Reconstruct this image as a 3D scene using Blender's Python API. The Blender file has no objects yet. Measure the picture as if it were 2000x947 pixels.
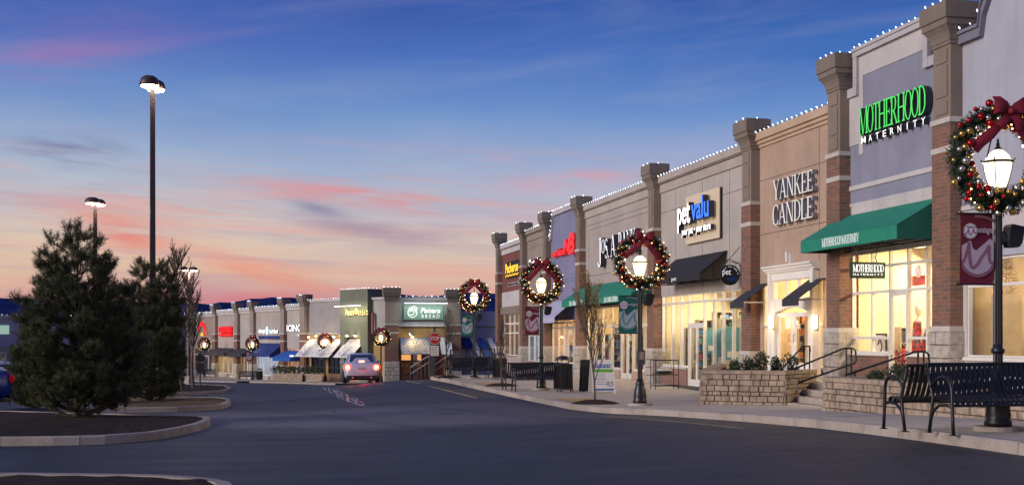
import bpy, math, random
from mathutils import Vector, Matrix, noise as mnoise
R = math.radians
C = bpy.context.scene.collection
sc = bpy.context.scene
# ------------------------------------------------------------------ camera, sky, sun, exposure
YAW = R(12.0); F = 2400.0; HY = 658.0
cam_d = bpy.data.cameras.new('camera'); cam = bpy.data.objects.new('camera', cam_d); C.objects.link(cam)
cam.location = (0, 0, 0); cam.rotation_euler = (R(90), 0, -YAW)
cam_d.sensor_width = 36; cam_d.lens = 36 * F / 2000; cam_d.shift_y = (HY - 473.5) / 2000
cam_d.clip_start = 0.1; cam_d.clip_end = 6000
sc.camera = cam
sc.view_settings.view_transform = 'Standard'; sc.view_settings.look = 'None'
sc.view_settings.exposure = -0.03; sc.view_settings.gamma = 1
sc.cycles.use_denoising = True
sc.cycles.max_bounces = 6; sc.cycles.diffuse_bounces = 3; sc.cycles.glossy_bounces = 3
sc.cycles.transparent_max_bounces = 12; sc.cycles.sample_clamp_indirect = 4
def lin(c):
    return tuple(((v / 255) / 12.92 if v / 255 <= .04045 else ((v / 255 + .055) / 1.055) ** 2.4) for v in c)

class NT:
    """small helper for node trees"""
    def __init__(s, tree): s.t = tree; s.n = tree.nodes; s.l = tree.links
    def node(s, typ, **kw):
        n = s.n.new(typ)
        for k, v in kw.items(): setattr(n, k, v)
        return n
    def put(s, sock, v):
        if isinstance(v, bpy.types.NodeSocket): s.l.new(v, sock)
        else:
            if hasattr(sock.default_value, '__len__') and not hasattr(v, '__len__'): sock.default_value = (v,) * len(sock.default_value)
            elif hasattr(sock.default_value, '__len__') and len(sock.default_value) == 4 and len(v) == 3: sock.default_value = (*v, 1)
            else: sock.default_value = v
    def m(s, op, a, b=0.0, c=0.0, clamp=False):
        n = s.node('ShaderNodeMath', operation=op, use_clamp=clamp)
        s.put(n.inputs[0], a); s.put(n.inputs[1], b); s.put(n.inputs[2], c)
        return n.outputs[0]
    def mix(s, f, a, b, mode='MIX'):
        n = s.node('ShaderNodeMix', data_type='RGBA', blend_type=mode); n.clamp_factor = True
        s.put(n.inputs[0], f); s.put(n.inputs[6], a); s.put(n.inputs[7], b)
        return n.outputs[2]
    def ramp(s, f, stops):
        n = s.node('ShaderNodeValToRGB'); cr = n.color_ramp
        while len(cr.elements) < len(stops): cr.elements.new(.5)
        for e, (p, c) in zip(cr.elements, stops):
            e.position = p; e.color = (*c, 1) if hasattr(c, '__len__') else (c, c, c, 1)
        s.put(n.inputs[0], f); return n.outputs[0]
    def noise(s, vec, scale, detail=4, rough=.5, dist=0.0):
        n = s.node('ShaderNodeTexNoise'); s.put(n.inputs['Vector'], vec)
        n.inputs['Scale'].default_value = scale; n.inputs['Detail'].default_value = detail
        n.inputs['Roughness'].default_value = rough; n.inputs['Distortion'].default_value = dist
        return n.outputs[0]
    def comb(s, x, y, z=0.0):
        n = s.node('ShaderNodeCombineXYZ'); s.put(n.inputs[0], x); s.put(n.inputs[1], y); s.put(n.inputs[2], z)
        return n.outputs[0]
    def sep(s, v):
        n = s.node('ShaderNodeSeparateXYZ'); s.l.new(v, n.inputs[0]); return n.outputs

w = bpy.data.worlds.new("World"); sc.world = w; w.use_nodes = True
t = NT(w.node_tree); t.n.clear()
tc = t.node('ShaderNodeTexCoord'); x, y, z = t.sep(tc.outputs['Generated'])
az = t.m('ARCTAN2', x, y)                                   # 0 along the street, + to the shops
hz = t.m('SQRT', t.m('ADD', t.m('MULTIPLY', x, x), t.m('MULTIPLY', y, y)))
el = t.m('DIVIDE', z, t.m('MAXIMUM', hz, .001))             # tan(elevation)
# slow undulation of the colour bands
wob = t.m('MULTIPLY', t.m('SUBTRACT', t.noise(t.comb(t.m('MULTIPLY', az, 1.3), t.m('MULTIPLY', el, 5)), 2.2, 4, .55), .5), .06)
e2 = t.m('ADD', el, wob)
e3 = t.m('ADD', t.m('MULTIPLY', e2, 2.0), 0.0, clamp=True)
S = lambda yy: max(0, (HY - yy) / F * 2.0)
left = t.ramp(e3, [(0, lin((176, 108, 128))), (S(588), lin((204, 146, 150))), (S(545), lin((218, 182, 162))), (S(480), lin((218, 196, 178))),
                   (S(410), lin((196, 190, 196))), (S(330), lin((160, 180, 208))), (S(220), lin((106, 142, 200))), (S(100), lin((72, 104, 184))), (S(0), lin((54, 84, 170))), (.9, lin((60, 80, 160)))])
right = t.ramp(e3, [(0, lin((190, 120, 130))), (S(588), lin((216, 160, 152))), (S(540), lin((226, 190, 168))), (S(470), lin((208, 190, 186))),
                    (S(400), lin((176, 176, 200))), (S(320), lin((142, 160, 204))), (S(230), lin((98, 138, 200))), (S(120), lin((54, 106, 186))), (S(0), lin((30, 80, 164))), (.9, lin((30, 62, 130)))])
sky = t.mix(t.m('ADD', t.m('MULTIPLY', az, 1.9), .18, clamp=True), left, right)
def AZ(px): return math.atan((px - 1000) / F) + YAW
def EL(px, py): return (HY - py) / F * math.cos(math.atan((px - 1000) / F))
nv = t.comb(t.m('MULTIPLY', az, 9.0), t.m('MULTIPLY', t.m('ADD', el, t.m('MULTIPLY', az, .10)), 62.0))
n1 = t.noise(nv, 1.0, 7, .62, .6)
n2 = t.noise(t.comb(t.m('MULTIPLY', az, 5.0), t.m('MULTIPLY', t.m('SUBTRACT', el, t.m('MULTIPLY', az, .12)), 34.0), 4.0), 1.0, 6, .6, .8)
# broad mauve-grey veil clouds
veil = t.m('MULTIPLY', t.ramp(n2, [(.45, 0.0), (.70, 1.0)]), .16)
sky = t.mix(veil, sky, lin((160, 158, 188)))
def streak(px, py, px2, py2, thick, col, amt, nz, lo=.40, hi=.60):
    """a lit cloud lying between two compass directions"""
    global sky
    a0, e0, a1, e1 = AZ(px), EL(px, py), AZ(px2), EL(px2, py2)
    am, em = (a0 + a1) / 2, (e0 + e1) / 2; hl = abs(a1 - a0) / 2; sl = (e1 - e0) / (a1 - a0)
    u = t.m('DIVIDE', t.m('SUBTRACT', az, am), hl)
    v = t.m('DIVIDE', t.m('SUBTRACT', t.m('SUBTRACT', el, em), t.m('MULTIPLY', t.m('SUBTRACT', az, am), sl)), thick / F)
    rr = t.m('ADD', t.m('MULTIPLY', u, u), t.m('MULTIPLY', v, v))
    g = t.m('EXPONENT', t.m('MULTIPLY', rr, -1.3))
    k = t.m('MULTIPLY', t.m('MULTIPLY', g, t.ramp(nz, [(lo, 0.0), (hi, 1.0)])), amt, clamp=True)
    sky = t.mix(k, sky, lin(col))
band = t.ramp(t.m('MULTIPLY', el, 4.0, clamp=True), [(.08, 0.0), (.20, 1.0), (.48, .9), (.66, 0.0)])
n3 = t.noise(t.comb(t.m('MULTIPLY', az, 6.0), t.m('MULTIPLY', t.m('ADD', el, t.m('MULTIPLY', az, .05)), 90.0), 9.0), 1.0, 8, .66, .5)
sky = t.mix(t.m('MULTIPLY', t.m('MULTIPLY', t.ramp(n3, [(.47, 0.0), (.66, 1.0)]), band), .50), sky, lin((168, 152, 176)))
n4 = t.noise(t.comb(t.m('MULTIPLY', az, 4.0), t.m('MULTIPLY', t.m('ADD', el, t.m('MULTIPLY', az, .07)), 70.0), 21.0), 1.0, 8, .66, .6)
sky = t.mix(t.m('MULTIPLY', t.m('MULTIPLY', t.ramp(n4, [(.50, 0.0), (.68, 1.0)]), band), .55), sky, lin((226, 158, 150)))
streak(-100, 140, 320, 90, 45, (150, 112, 176), .75, n2, .34, .6)
streak(0, 30, 500, 60, 40, (104, 92, 172), .5, n2, .35, .6)
streak(0, 290, 260, 300, 36, (112, 118, 158), .8, n1, .38, .58)
streak(0, 400, 420, 470, 40, (222, 140, 136), .62, n1, .36, .56)
streak(150, 425, 330, 490, 26, (226, 126, 118), .75, n1, .34, .55)
streak(430, 350, 1020, 425, 20, (214, 144, 150), .75, n1, .36, .54)
streak(560, 360, 940, 400, 10, (224, 134, 138), .8, n1, .38, .58)
streak(520, 420, 900, 470, 22, (160, 140, 164), .8, n1, .36, .55)
streak(380, 500, 660, 560, 24, (232, 136, 118), .8, n1, .38, .56)
streak(980, 365, 1260, 335, 20, (212, 152, 168), .8, n1, .36, .56)
streak(700, 480, 1000, 440, 22, (176, 152, 170), .7, n2, .36, .55)
streak(380, 590, 640, 575, 14, (214, 116, 130), .8, n1, .3, .55)
streak(560, 395, 680, 420, 14, (138, 136, 168), .9, n1, .36, .55)
# below the horizon and a physically based contribution
nish = t.node('ShaderNodeTexSky', sky_type='NISHITA', sun_disc=False)
nish.sun_elevation = R(2.0); nish.sun_rotation = R(-95.0)
bg0 = t.node('ShaderNodeBackground'); t.put(bg0.inputs[0], sky); bg0.inputs[1].default_value = 1.0
bg1 = t.node('ShaderNodeBackground'); t.l.new(nish.outputs[0], bg1.inputs[0]); bg1.inputs[1].default_value = 0.025
ad = t.node('ShaderNodeAddShader'); t.l.new(bg0.outputs[0], ad.inputs[0]); t.l.new(bg1.outputs[0], ad.inputs[1])
wo = t.node('ShaderNodeOutputWorld'); t.l.new(ad.outputs[0], wo.inputs[0])

sd = bpy.data.lights.new('sun', 'SUN'); sd.energy = 2.6; sd.angle = R(28); sd.color = (1.0, .92, .86)
so = bpy.data.objects.new('sun', sd); C.objects.link(so)
so.rotation_euler = Vector((1.0, .28, -.30)).to_track_quat('-Z', 'Y').to_euler()

# ------------------------------------------------------------------ helpers
SA, CA = math.sin(YAW), math.cos(YAW)
def PD(px, py, d):
    l = (px - 1000) / F * d
    return (d * SA + l * CA, d * CA - l * SA, (HY - py) / F * d)
def PX(px, py, X):
    th = math.atan((px - 1000) / F) + YAW
    Y = X / math.tan(th); d = Y * CA + X * SA
    return Y, (HY - py) / F * d

WL = {}
def empty(name, loc=(0, 0, 0)):
    o = bpy.data.objects.new(name, None); C.objects.link(o); o.location = loc; o.empty_display_size = .2
    WL[o.name] = Vector(loc); return o
def tag(o, label=None, cat=None, group=None, kind=None):
    if label: o['label'] = label
    if cat: o['category'] = cat
    if group: o['group'] = group
    if kind: o['kind'] = kind
    return o
def thing(name, label, cat, loc=(0, 0, 0), group=None):
    return tag(empty(name, loc), label, cat, group)
KIDS = {}
def kids(o):
    return [c for c in KIDS.get(o.name, [])]
def copy_tree(o, parent=None):
    c = o.copy(); C.objects.link(c); c.parent = parent
    WL[c.name] = WL.get(o.name, Vector((0, 0, 0)))
    if parent is not None: KIDS.setdefault(parent.name, []).append(c)
    for ch in kids(o): copy_tree(ch, c)
    return c
def place(o, loc, rz=0, sc_=None, label=None, group=None):
    o.location = loc; o.rotation_euler = (0, 0, rz)
    if sc_: o.scale = (sc_,) * 3 if not hasattr(sc_, '__len__') else sc_
    if label: o['label'] = label
    if group: o['group'] = group
    return o
class Frame:
    """facade frame: s runs along the wall (to the right seen from the street), t towards the street"""
    def __init__(s, o, u):
        u = Vector((u[0], u[1], 0)).normalized(); s.o = Vector(o); s.u = u; s.n = Vector((u.y, -u.x, 0))
    def __call__(s, p): return s.o + s.u * p[0] + s.n * p[1] + Vector((0, 0, p[2]))
class MB:
    def __init__(s, fr=None): s.v = []; s.f = []; s.mi = []; s.fr = fr
    def add(s, vs, fs, mi=0):
        b = len(s.v)
        for p in vs:
            p = Vector(p); s.v.append(s.fr(p) if s.fr else p)
        for f in fs: s.f.append([b + i for i in f]); s.mi.append(mi)
        return s
    def box(s, x0, x1, y0, y1, z0, z1, mi=0):
        x0, x1 = sorted((x0, x1)); y0, y1 = sorted((y0, y1)); z0, z1 = sorted((z0, z1))
        v = [(x0, y0, z0), (x1, y0, z0), (x1, y1, z0), (x0, y1, z0), (x0, y0, z1), (x1, y0, z1), (x1, y1, z1), (x0, y1, z1)]
        return s.add(v, [(0, 3, 2, 1), (4, 5, 6, 7), (0, 1, 5, 4), (1, 2, 6, 5), (2, 3, 7, 6), (3, 0, 4, 7)], mi)
    def prism(s, poly, ext, mi=0):
        n = len(poly); e = Vector(ext); a = [Vector(p) for p in poly]; b = [p + e for p in a]
        fs = [tuple(range(n)), tuple(range(2 * n - 1, n - 1, -1))] + [(i, i + n, (i + 1) % n + n, (i + 1) % n) for i in range(n)]
        return s.add(a + b, fs, mi)
    def bar(s, a, b, w_, h_=None, mi=0):
        a, b = Vector(a), Vector(b); d = (b - a)
        if d.length < 1e-6: return s
        d.normalize(); up = Vector((0, 0, 1)) if abs(d.z) < .95 else Vector((0, 1, 0))
        x_ = d.cross(up).normalized() * (w_ / 2); y_ = x_.normalized().cross(d) * ((h_ or w_) / 2)
        v = [a - x_ - y_, a + x_ - y_, a + x_ + y_, a - x_ + y_, b - x_ - y_, b + x_ - y_, b + x_ + y_, b - x_ + y_]
        return s.add(v, [(0, 3, 2, 1), (4, 5, 6, 7), (0, 1, 5, 4), (1, 2, 6, 5), (2, 3, 7, 6), (3, 0, 4, 7)], mi)
    def tube(s, pts, r, seg=6, mi=0, cap=True):
        pts = [Vector(p) for p in pts]; n = len(pts); rs = r if hasattr(r, '__len__') else [r] * n
        vs = []; prev = None
        for i, p in enumerate(pts):
            d = (pts[min(i + 1, n - 1)] - pts[max(i - 1, 0)]).normalized()
            if prev is None:
                up = Vector((0, 0, 1)) if abs(d.z) < .9 else Vector((1, 0, 0)); a = d.cross(up).normalized()
            else: a = (prev - d * prev.dot(d)).normalized()
            prev = a; b = d.cross(a)
            for k in range(seg):
                an = 2 * math.pi * k / seg; vs.append(p + (a * math.cos(an) + b * math.sin(an)) * rs[i])
        fs = [(i * seg + k, i * seg + (k + 1) % seg, (i + 1) * seg + (k + 1) % seg, (i + 1) * seg + k) for i in range(n - 1) for k in range(seg)]
        if cap: fs += [tuple(range(seg - 1, -1, -1)), tuple((n - 1) * seg + k for k in range(seg))]
        return s.add(vs, fs, mi)
    def lathe(s, prof, c=(0, 0, 0), seg=16, mi=0, flute=0):
        vs = []
        for r, z_ in prof:
            for k in range(seg):
                a = 2 * math.pi * k / seg; rr = r * (1 - flute * (k % 2)); vs.append((c[0] + rr * math.cos(a), c[1] + rr * math.sin(a), c[2] + z_))
        n = len(prof)
        fs = [(i * seg + k, i * seg + (k + 1) % seg, (i + 1) * seg + (k + 1) % seg, (i + 1) * seg + k) for i in range(n - 1) for k in range(seg)]
        fs += [tuple(range(seg - 1, -1, -1)), tuple((n - 1) * seg + k for k in range(seg))]
        return s.add(vs, fs, mi)
    def ball(s, c, r, seg=10, rings=6, mi=0, sq=(1, 1, 1)):
        c = Vector(c); vs = [c + Vector((0, 0, r * sq[2]))]
        for i in range(1, rings):
            a = math.pi * i / rings
            for k in range(seg):
                b = 2 * math.pi * k / seg
                vs.append(c + Vector((r * sq[0] * math.sin(a) * math.cos(b), r * sq[1] * math.sin(a) * math.sin(b), r * sq[2] * math.cos(a))))
        vs.append(c - Vector((0, 0, r * sq[2])))
        fs = [(0, 1 + k, 1 + (k + 1) % seg) for k in range(seg)]
        for i in range(rings - 2):
            for k in range(seg):
                a = 1 + i * seg + k; b = 1 + i * seg + (k + 1) % seg; fs.append((a, a + seg, b + seg, b))
        L = len(vs) - 1; o = 1 + (rings - 2) * seg
        fs += [(o + k, L, o + (k + 1) % seg) for k in range(seg)]
        return s.add(vs, fs, mi)
    def build(s, name, mats, parent=None, smooth=False, loc=None):
        me = bpy.data.meshes.new(name)
        if parent is not None: base = WL[parent.name]
        else: base = Vector(loc) if loc is not None else Vector((0, 0, 0))
        me.from_pydata([tuple(p - base) for p in s.v], [], s.f)
        mats = mats if isinstance(mats, (list, tuple)) else [mats]
        for m_ in mats: me.materials.append(m_)
        if len(mats) > 1: me.polygons.foreach_set('material_index', s.mi)
        if smooth: me.polygons.foreach_set('use_smooth', [True] * len(s.f))
        me.validate(); me.update()
        o = bpy.data.objects.new(name, me); C.objects.link(o)
        if parent is not None: o.parent = parent; KIDS.setdefault(parent.name, []).append(o)
        else: o.location = base
        WL[o.name] = base
        return o
def struct(name, mb, mat, smooth=False):
    o = mb.build(name, mat, None, smooth); o['kind'] = 'structure'; return o

# ------------------------------------------------------------------ materials
def pbr(name, col, rough=.6, metal=0.0, var=.12, scale=6.0, bump=0.0, bscale=60.0, spec=.5, sheen=0):
    m_ = bpy.data.materials.new(name); m_.use_nodes = True; q = NT(m_.node_tree); b = q.n['Principled BSDF']
    b.inputs['Roughness'].default_value = rough; b.inputs['Metallic'].default_value = metal
    b.inputs['Specular IOR Level'].default_value = spec
    g = q.node('ShaderNodeNewGeometry').outputs['Position']
    if var > 0:
        n = q.noise(g, scale, 5, .6)
        q.l.new(q.mix(q.ramp(n, [(.3, 0.0), (.7, 1.0)]), tuple(c * (1 - var) for c in col), tuple(min(1, c * (1 + var)) for c in col)), b.inputs['Base Color'])
    else: q.put(b.inputs['Base Color'], col)
    if bump > 0:
        bn = q.node('ShaderNodeBump'); bn.inputs['Distance'].default_value = .01; bn.inputs['Strength'].default_value = bump
        q.l.new(q.noise(g, bscale, 4, .6), bn.inputs['Height']); q.l.new(bn.outputs[0], b.inputs['Normal'])
    return m_
def emis(name, col, strength, base=(.8, .8, .8)):
    m_ = bpy.data.materials.new(name); m_.use_nodes = True; b = m_.node_tree.nodes['Principled BSDF']
    b.inputs['Base Color'].default_value = (*base, 1); b.inputs['Emission Color'].default_value = (*col, 1); b.inputs['Emission Strength'].default_value = strength
    return m_
def stucco(name, col):
    """trowelled render with rain streaks, faded patches and fine grain"""
    m_ = bpy.data.materials.new(name); m_.use_nodes = True; q = NT(m_.node_tree); b = q.n['Principled BSDF']
    b.inputs['Roughness'].default_value = .92; b.inputs['Specular IOR Level'].default_value = .2
    g = q.node('ShaderNodeNewGeometry').outputs['Position']; x_, y_, z_ = q.sep(g)
    st = q.noise(q.comb(q.m('MULTIPLY', q.m('ADD', x_, y_), 4.0), q.m('MULTIPLY', z_, .35)), 1.0, 5, .65)
    pt = q.noise(g, .9, 5, .6)
    c = q.mix(q.ramp(pt, [(.3, 0.0), (.7, 1.0)]), tuple(v * .88 for v in col), tuple(min(1, v * 1.10) for v in col))
    c = q.mix(q.ramp(st, [(.50, 0.0), (.75, .38)]), c, tuple(v * .62 for v in col))
    q.l.new(c, b.inputs['Base Color'])
    bn = q.node('ShaderNodeBump'); bn.inputs['Distance'].default_value = .012; bn.inputs['Strength'].default_value = .6
    q.l.new(q.noise(g, 38, 4, .65), bn.inputs['Height']); q.l.new(bn.outputs[0], b.inputs['Normal']); return m_
def glass(name, refl=.16, tint=(1, 1, 1)):
    m_ = bpy.data.materials.new(name); m_.use_nodes = True; q = NT(m_.node_tree); q.n.clear()
    tr = q.node('ShaderNodeBsdfTransparent'); tr.inputs[0].default_value = (*tint, 1)
    gl = q.node('ShaderNodeBsdfGlossy'); gl.inputs['Roughness'].default_value = .03; gl.inputs[0].default_value = (1, 1, 1, 1)
    fr = q.node('ShaderNodeFresnel'); fr.inputs[0].default_value = 1.5
    mx = q.node('ShaderNodeMixShader'); q.l.new(q.m('ADD', q.m('MULTIPLY', fr.outputs[0], 1.2), refl * .5, clamp=True), mx.inputs[0])
    q.l.new(tr.outputs[0], mx.inputs[1]); q.l.new(gl.outputs[0], mx.inputs[2])
    q.l.new(mx.outputs[0], q.node('ShaderNodeOutputMaterial').inputs[0]); return m_
def brick_mat(name, c1, c2, mortar, w_=.30, h_=.10, ms=.008):
    m_ = bpy.data.materials.new(name); m_.use_nodes = True; q = NT(m_.node_tree); b = q.n['Principled BSDF']
    b.inputs['Roughness'].default_value = .85; b.inputs['Specular IOR Level'].default_value = .2
    px, py, pz = q.sep(q.node('ShaderNodeNewGeometry').outputs['Position'])
    vec = q.comb(q.m('ADD', px, py), pz)
    br = q.node('ShaderNodeTexBrick'); q.l.new(vec, br.inputs['Vector'])
    br.inputs['Color1'].default_value = (*c1, 1); br.inputs['Color2'].default_value = (*c2, 1); br.inputs['Mortar'].default_value = (*mortar, 1)
    br.inputs['Scale'].default_value = 1; br.inputs['Brick Width'].default_value = w_; br.inputs['Row Height'].default_value = h_
    br.inputs['Mortar Size'].default_value = ms; br.inputs['Bias'].default_value = -.1
    n = q.noise(vec, 7, 3, .6)
    col = q.mix(q.m('MULTIPLY', q.ramp(n, [(.35, 0.0), (.65, 1.0)]), .35), br.outputs[0], tuple(c * .5 for c in c1))
    q.l.new(col, b.inputs['Base Color'])
    bn = q.node('ShaderNodeBump'); bn.inputs['Strength'].default_value = .6; bn.inputs['Distance'].default_value = .01; bn.invert = True
    q.l.new(br.outputs[1], bn.inputs['Height']); q.l.new(bn.outputs[0], b.inputs['Normal'])
    return m_
BRICK = brick_mat('red_brown_brick', (.27, .125, .085), (.14, .10, .08), (.25, .20, .155), .26, .095)
BRICK2 = brick_mat('pale_brick', (.32, .16, .11), (.24, .13, .10), (.30, .26, .22), .3, .1)
STONE = pbr('split_stone', (.42, .37, .31), .9, 0, .3, 5, 1.0, 14, .2)
BLOCK = pbr('planter_block', (.34, .26, .19), .92, 0, .4, 5, 1.0, 18, .2)
BAND = pbr('cast_stone_band', (.50, .45, .40), .85, 0, .1, 4, .2)
TAUPE = stucco('taupe_stucco', (.235, .185, .15))
TAUPE_L = stucco('light_taupe_stucco', (.31, .25, .205))
CAPM = stucco('cap_stucco', (.21, .17, .14))
WHITEF = pbr('white_window_frame', (.72, .68, .60), .45, 0, .06, 9)
WHITEP = pbr('white_paint', (.78, .74, .68), .5, 0, .05, 5)
GLASS = glass('shop_glass', .12)
GLASSD = glass('shop_glass_far', .3)
BLACK = pbr('black_powder_coat', (.012, .012, .014), .38, 0, .3, 20, 0, 0, .5)
BLACKM = pbr('black_matte', (.014, .014, .016), .7, 0, .3, 9)
DARKFAB = pbr('charcoal_canvas', (.035, .034, .04), .85, 0, .2, 10, .3, 200)
BLKFAB = pbr('black_canvas', (.016, .016, .02), .85, 0, .2, 10, .3, 200)
GREENFAB = pbr('green_canvas', (.012, .22, .135), .8, 0, .14, 3, .3, 160)
WHITEFAB = pbr('white_canvas', (.62, .60, .60), .8, 0, .1, 6)
LILACFAB = pbr('lilac_canvas', (.42, .42, .52), .8, 0, .1, 6)
NAVYFAB = pbr('navy_canvas', (.01, .03, .16), .8, 0, .15, 6)
BLUEFAB = pbr('blue_canvas', (.01, .09, .38), .8, 0, .12, 6)
LEAF_D = pbr('dark_shrub_leaf', (.035, .055, .022), .7, 0, .5, 30)
MULCH = pbr('mulch', (.045, .030, .022), .95, 0, .6, 24, 1.0, 30, .1)
BARK = pbr('grey_bark', (.10, .080, .065), .9, 0, .3, 20, .5, 30)
def letters(name, col, st): return emis(name, col, st)
RETURN = pbr('letter_return', (.03, .03, .045), .5, 0, 0)
# ------------------------------------------------------------------ terrain
def pw(pts, v):
    if v <= pts[0][0]: return pts[0][1]
    for (a, b), (c, d) in zip(pts, pts[1:]):
        if v <= c: return b + (d - b) * (v - a) / (c - a)
    return pts[-1][1]
RP = [(-30, -1.26), (10, -1.26), (14, -1.31), (20, -1.50), (28, -1.78), (35, -1.80), (52, -1.85), (57, -1.95), (62, -2.15), (75, -2.80), (95, -3.70), (120, -4.2), (200, -4.4)]
LP = [(-30, -1.5), (12, -1.5), (100, -3.7), (120, -4.2), (200, -4.4)]
def zr(X, Y):
    u = max(0.0, min(1.0, X / 8.5)); w_ = u * u * (3 - 2 * u)
    r = sum(pw(RP, Y + k) for k in (-2, -1, 0, 1, 2)) / 5; l = sum(pw(LP, Y + k) for k in (-3, 0, 3)) / 3
    return l + (r - l) * w_
def G(px, py, up=0.0):
    """the ground point seen at a pixel of the photograph (found once, then a plain place on the terrain)"""
    d = 8.0
    while d < 400:
        X, Y, z_ = PD(px, py, d)
        if z_ <= zr(X, Y) + up: break
        d += .05
    return Vector((X, Y, zr(X, Y) + up))
CURB = [(-12, 8.2), (12, 8.2), (15, 8.45), (18, 8.75), (21, 8.75), (24, 8.6), (25.5, 8.42), (27, 7.95), (29.5, 7.72), (35, 7.7), (54, 7.85), (56, 8.05), (57.2, 8.6), (57.8, 9.4)]
def xc(Y): return pw(CURB, Y)
def zs(X, Y):
    """pavement by the shops"""
    k = zr(8.3, min(Y, 56)) + .13
    tt = max(0, min(1, (X - 9) / 6.5)) * max(0, min(1, (Y - 28) / 6))
    far = k + (-1.83 - k) * tt
    if Y > 58: far -= (Y - 58) * .025
    return far

def grid(xs, ys, zf, name, mat, mask=None):
    mb = MB(); nx = len(xs)
    for y_ in ys:
        for x_ in xs: mb.v.append(Vector((x_, y_, zf(x_, y_))))
    for j in range(len(ys) - 1):
        for i in range(nx - 1):
            if mask and not mask((xs[i] + xs[i + 1]) / 2, (ys[j] + ys[j + 1]) / 2): continue
            mb.f.append([j * nx + i, j * nx + i + 1, (j + 1) * nx + i + 1, (j + 1) * nx + i]); mb.mi.append(0)
    return struct(name, mb, mat, True)
def asphalt():
    m_ = bpy.data.materials.new('asphalt'); m_.use_nodes = True; q = NT(m_.node_tree); b = q.n['Principled BSDF']
    g = q.node('ShaderNodeNewGeometry').outputs['Position']; x_, y_, z_ = q.sep(g)
    streaky = q.noise(q.comb(q.m('MULTIPLY', x_, .16), q.m('MULTIPLY', y_, .9)), 1.3, 5, .6, .4)
    big = q.noise(g, .12, 4, .55); grit = q.noise(g, 90, 3, .7); mid = q.noise(g, 2.2, 6, .65)
    # the older, paler cross lane that comes out of the car park, worn with a soft edge
    wob_ = q.m('MULTIPLY', q.m('SUBTRACT', q.noise(g, .22, 3), .5), 5)
    yy = q.m('ADD', y_, wob_)
    lane = q.m('MULTIPLY', q.ramp(q.m('DIVIDE', q.m('SUBTRACT', yy, 20), 20), [(.12, 0.0), (.24, 1.0), (.62, 1.0), (.78, 0.0)]),
               q.ramp(q.m('DIVIDE', q.m('ADD', x_, 14), 24), [(.66, 1.0), (.95, 0.0)]))
    new = q.mix(q.ramp(streaky, [(.3, 0.0), (.7, 1.0)]), (.030, .031, .036), (.051, .051, .058))
    old = q.mix(q.ramp(mid, [(.3, 0.0), (.7, 1.0)]), (.17, .150, .145), (.25, .22, .21))
    col = q.mix(q.m('MULTIPLY', lane, .85), new, old)
    col = q.mix(q.ramp(big, [(.45, 0.0), (.6, .35)]), col, (.028, .028, .034))
    # tyre-polished arcs, oil drips and blotchy wear
    arc = q.m('ABSOLUTE', q.m('SUBTRACT', q.m('FRACT', q.m('DIVIDE', q.m('ADD', x_, q.m('MULTIPLY', q.m('MULTIPLY', y_, y_), .0035)), 3.4)), .5))
    col = q.mix(q.m('MULTIPLY', q.ramp(arc, [(.0, .55), (.14, 0.0)]), q.ramp(mid, [(.35, .2), (.6, 1.0)])), col, (.018, .018, .022))
    oil = q.noise(g, .75, 2, .4); col = q.mix(q.ramp(oil, [(.70, 0.0), (.76, .6)]), col, (.014, .014, .016))
    wr = q.noise(q.comb(q.m('MULTIPLY', x_, .35), q.m('MULTIPLY', y_, 1.6), 7.0), 1.0, 7, .7); col = q.mix(q.ramp(wr, [(.52, 0.0), (.72, .45)]), col, (.115, .105, .105))
    # fine hairline cracks
    vor = q.node('ShaderNodeTexVoronoi', feature='DISTANCE_TO_EDGE'); q.l.new(g, vor.inputs['Vector']); vor.inputs['Scale'].default_value = .22
    wv = q.node('ShaderNodeVectorMath', operation='ADD'); q.l.new(g, wv.inputs[0])
    nn = q.node('ShaderNodeTexNoise'); nn.inputs['Scale'].default_value = .9; nn.inputs['Detail'].default_value = 5; q.l.new(g, nn.inputs['Vector']); q.l.new(nn.outputs[1], wv.inputs[1])
    q.l.new(wv.outputs[0], vor.inputs['Vector'])
    cr_ = q.ramp(vor.outputs[0], [(0.0, .85), (.009, 0.0)])
    col = q.mix(cr_, col, (.012, .012, .014))
    col = q.mix(q.ramp(grit, [(.62, 0.0), (.8, .35)]), col, (.16, .155, .15))
    q.l.new(col, b.inputs['Base Color'])
    q.l.new(q.ramp(streaky, [(.3, .52), (.7, .68)]), b.inputs['Roughness']); b.inputs['Specular IOR Level'].default_value = .28
    bn = q.node('ShaderNodeBump'); bn.inputs['Strength'].default_value = .35; bn.inputs['Distance'].default_value = .006
    q.l.new(q.noise(g, 70, 3, .7), bn.inputs['Height']); q.l.new(bn.outputs[0], b.inputs['Normal'])
    return m_
def fr(a, b, s): 
    o = []; v = a
    while v < b: o.append(v); v += s
    return o
xs = [-2500, -1200, -600, -300, -160] + fr(-100, -20, 8) + fr(-20, 20, .5) + fr(20, 60, 8) + [80, 160, 300, 600, 1200, 2500]
ys = [-1500, -300, -60] + fr(-20, 10, 3) + fr(10, 64, .5) + fr(64, 140, 2) + [150, 180, 240, 400, 700, 1200, 2500, 5000]
grid(xs, ys, zr, 'ground', asphalt())

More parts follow.
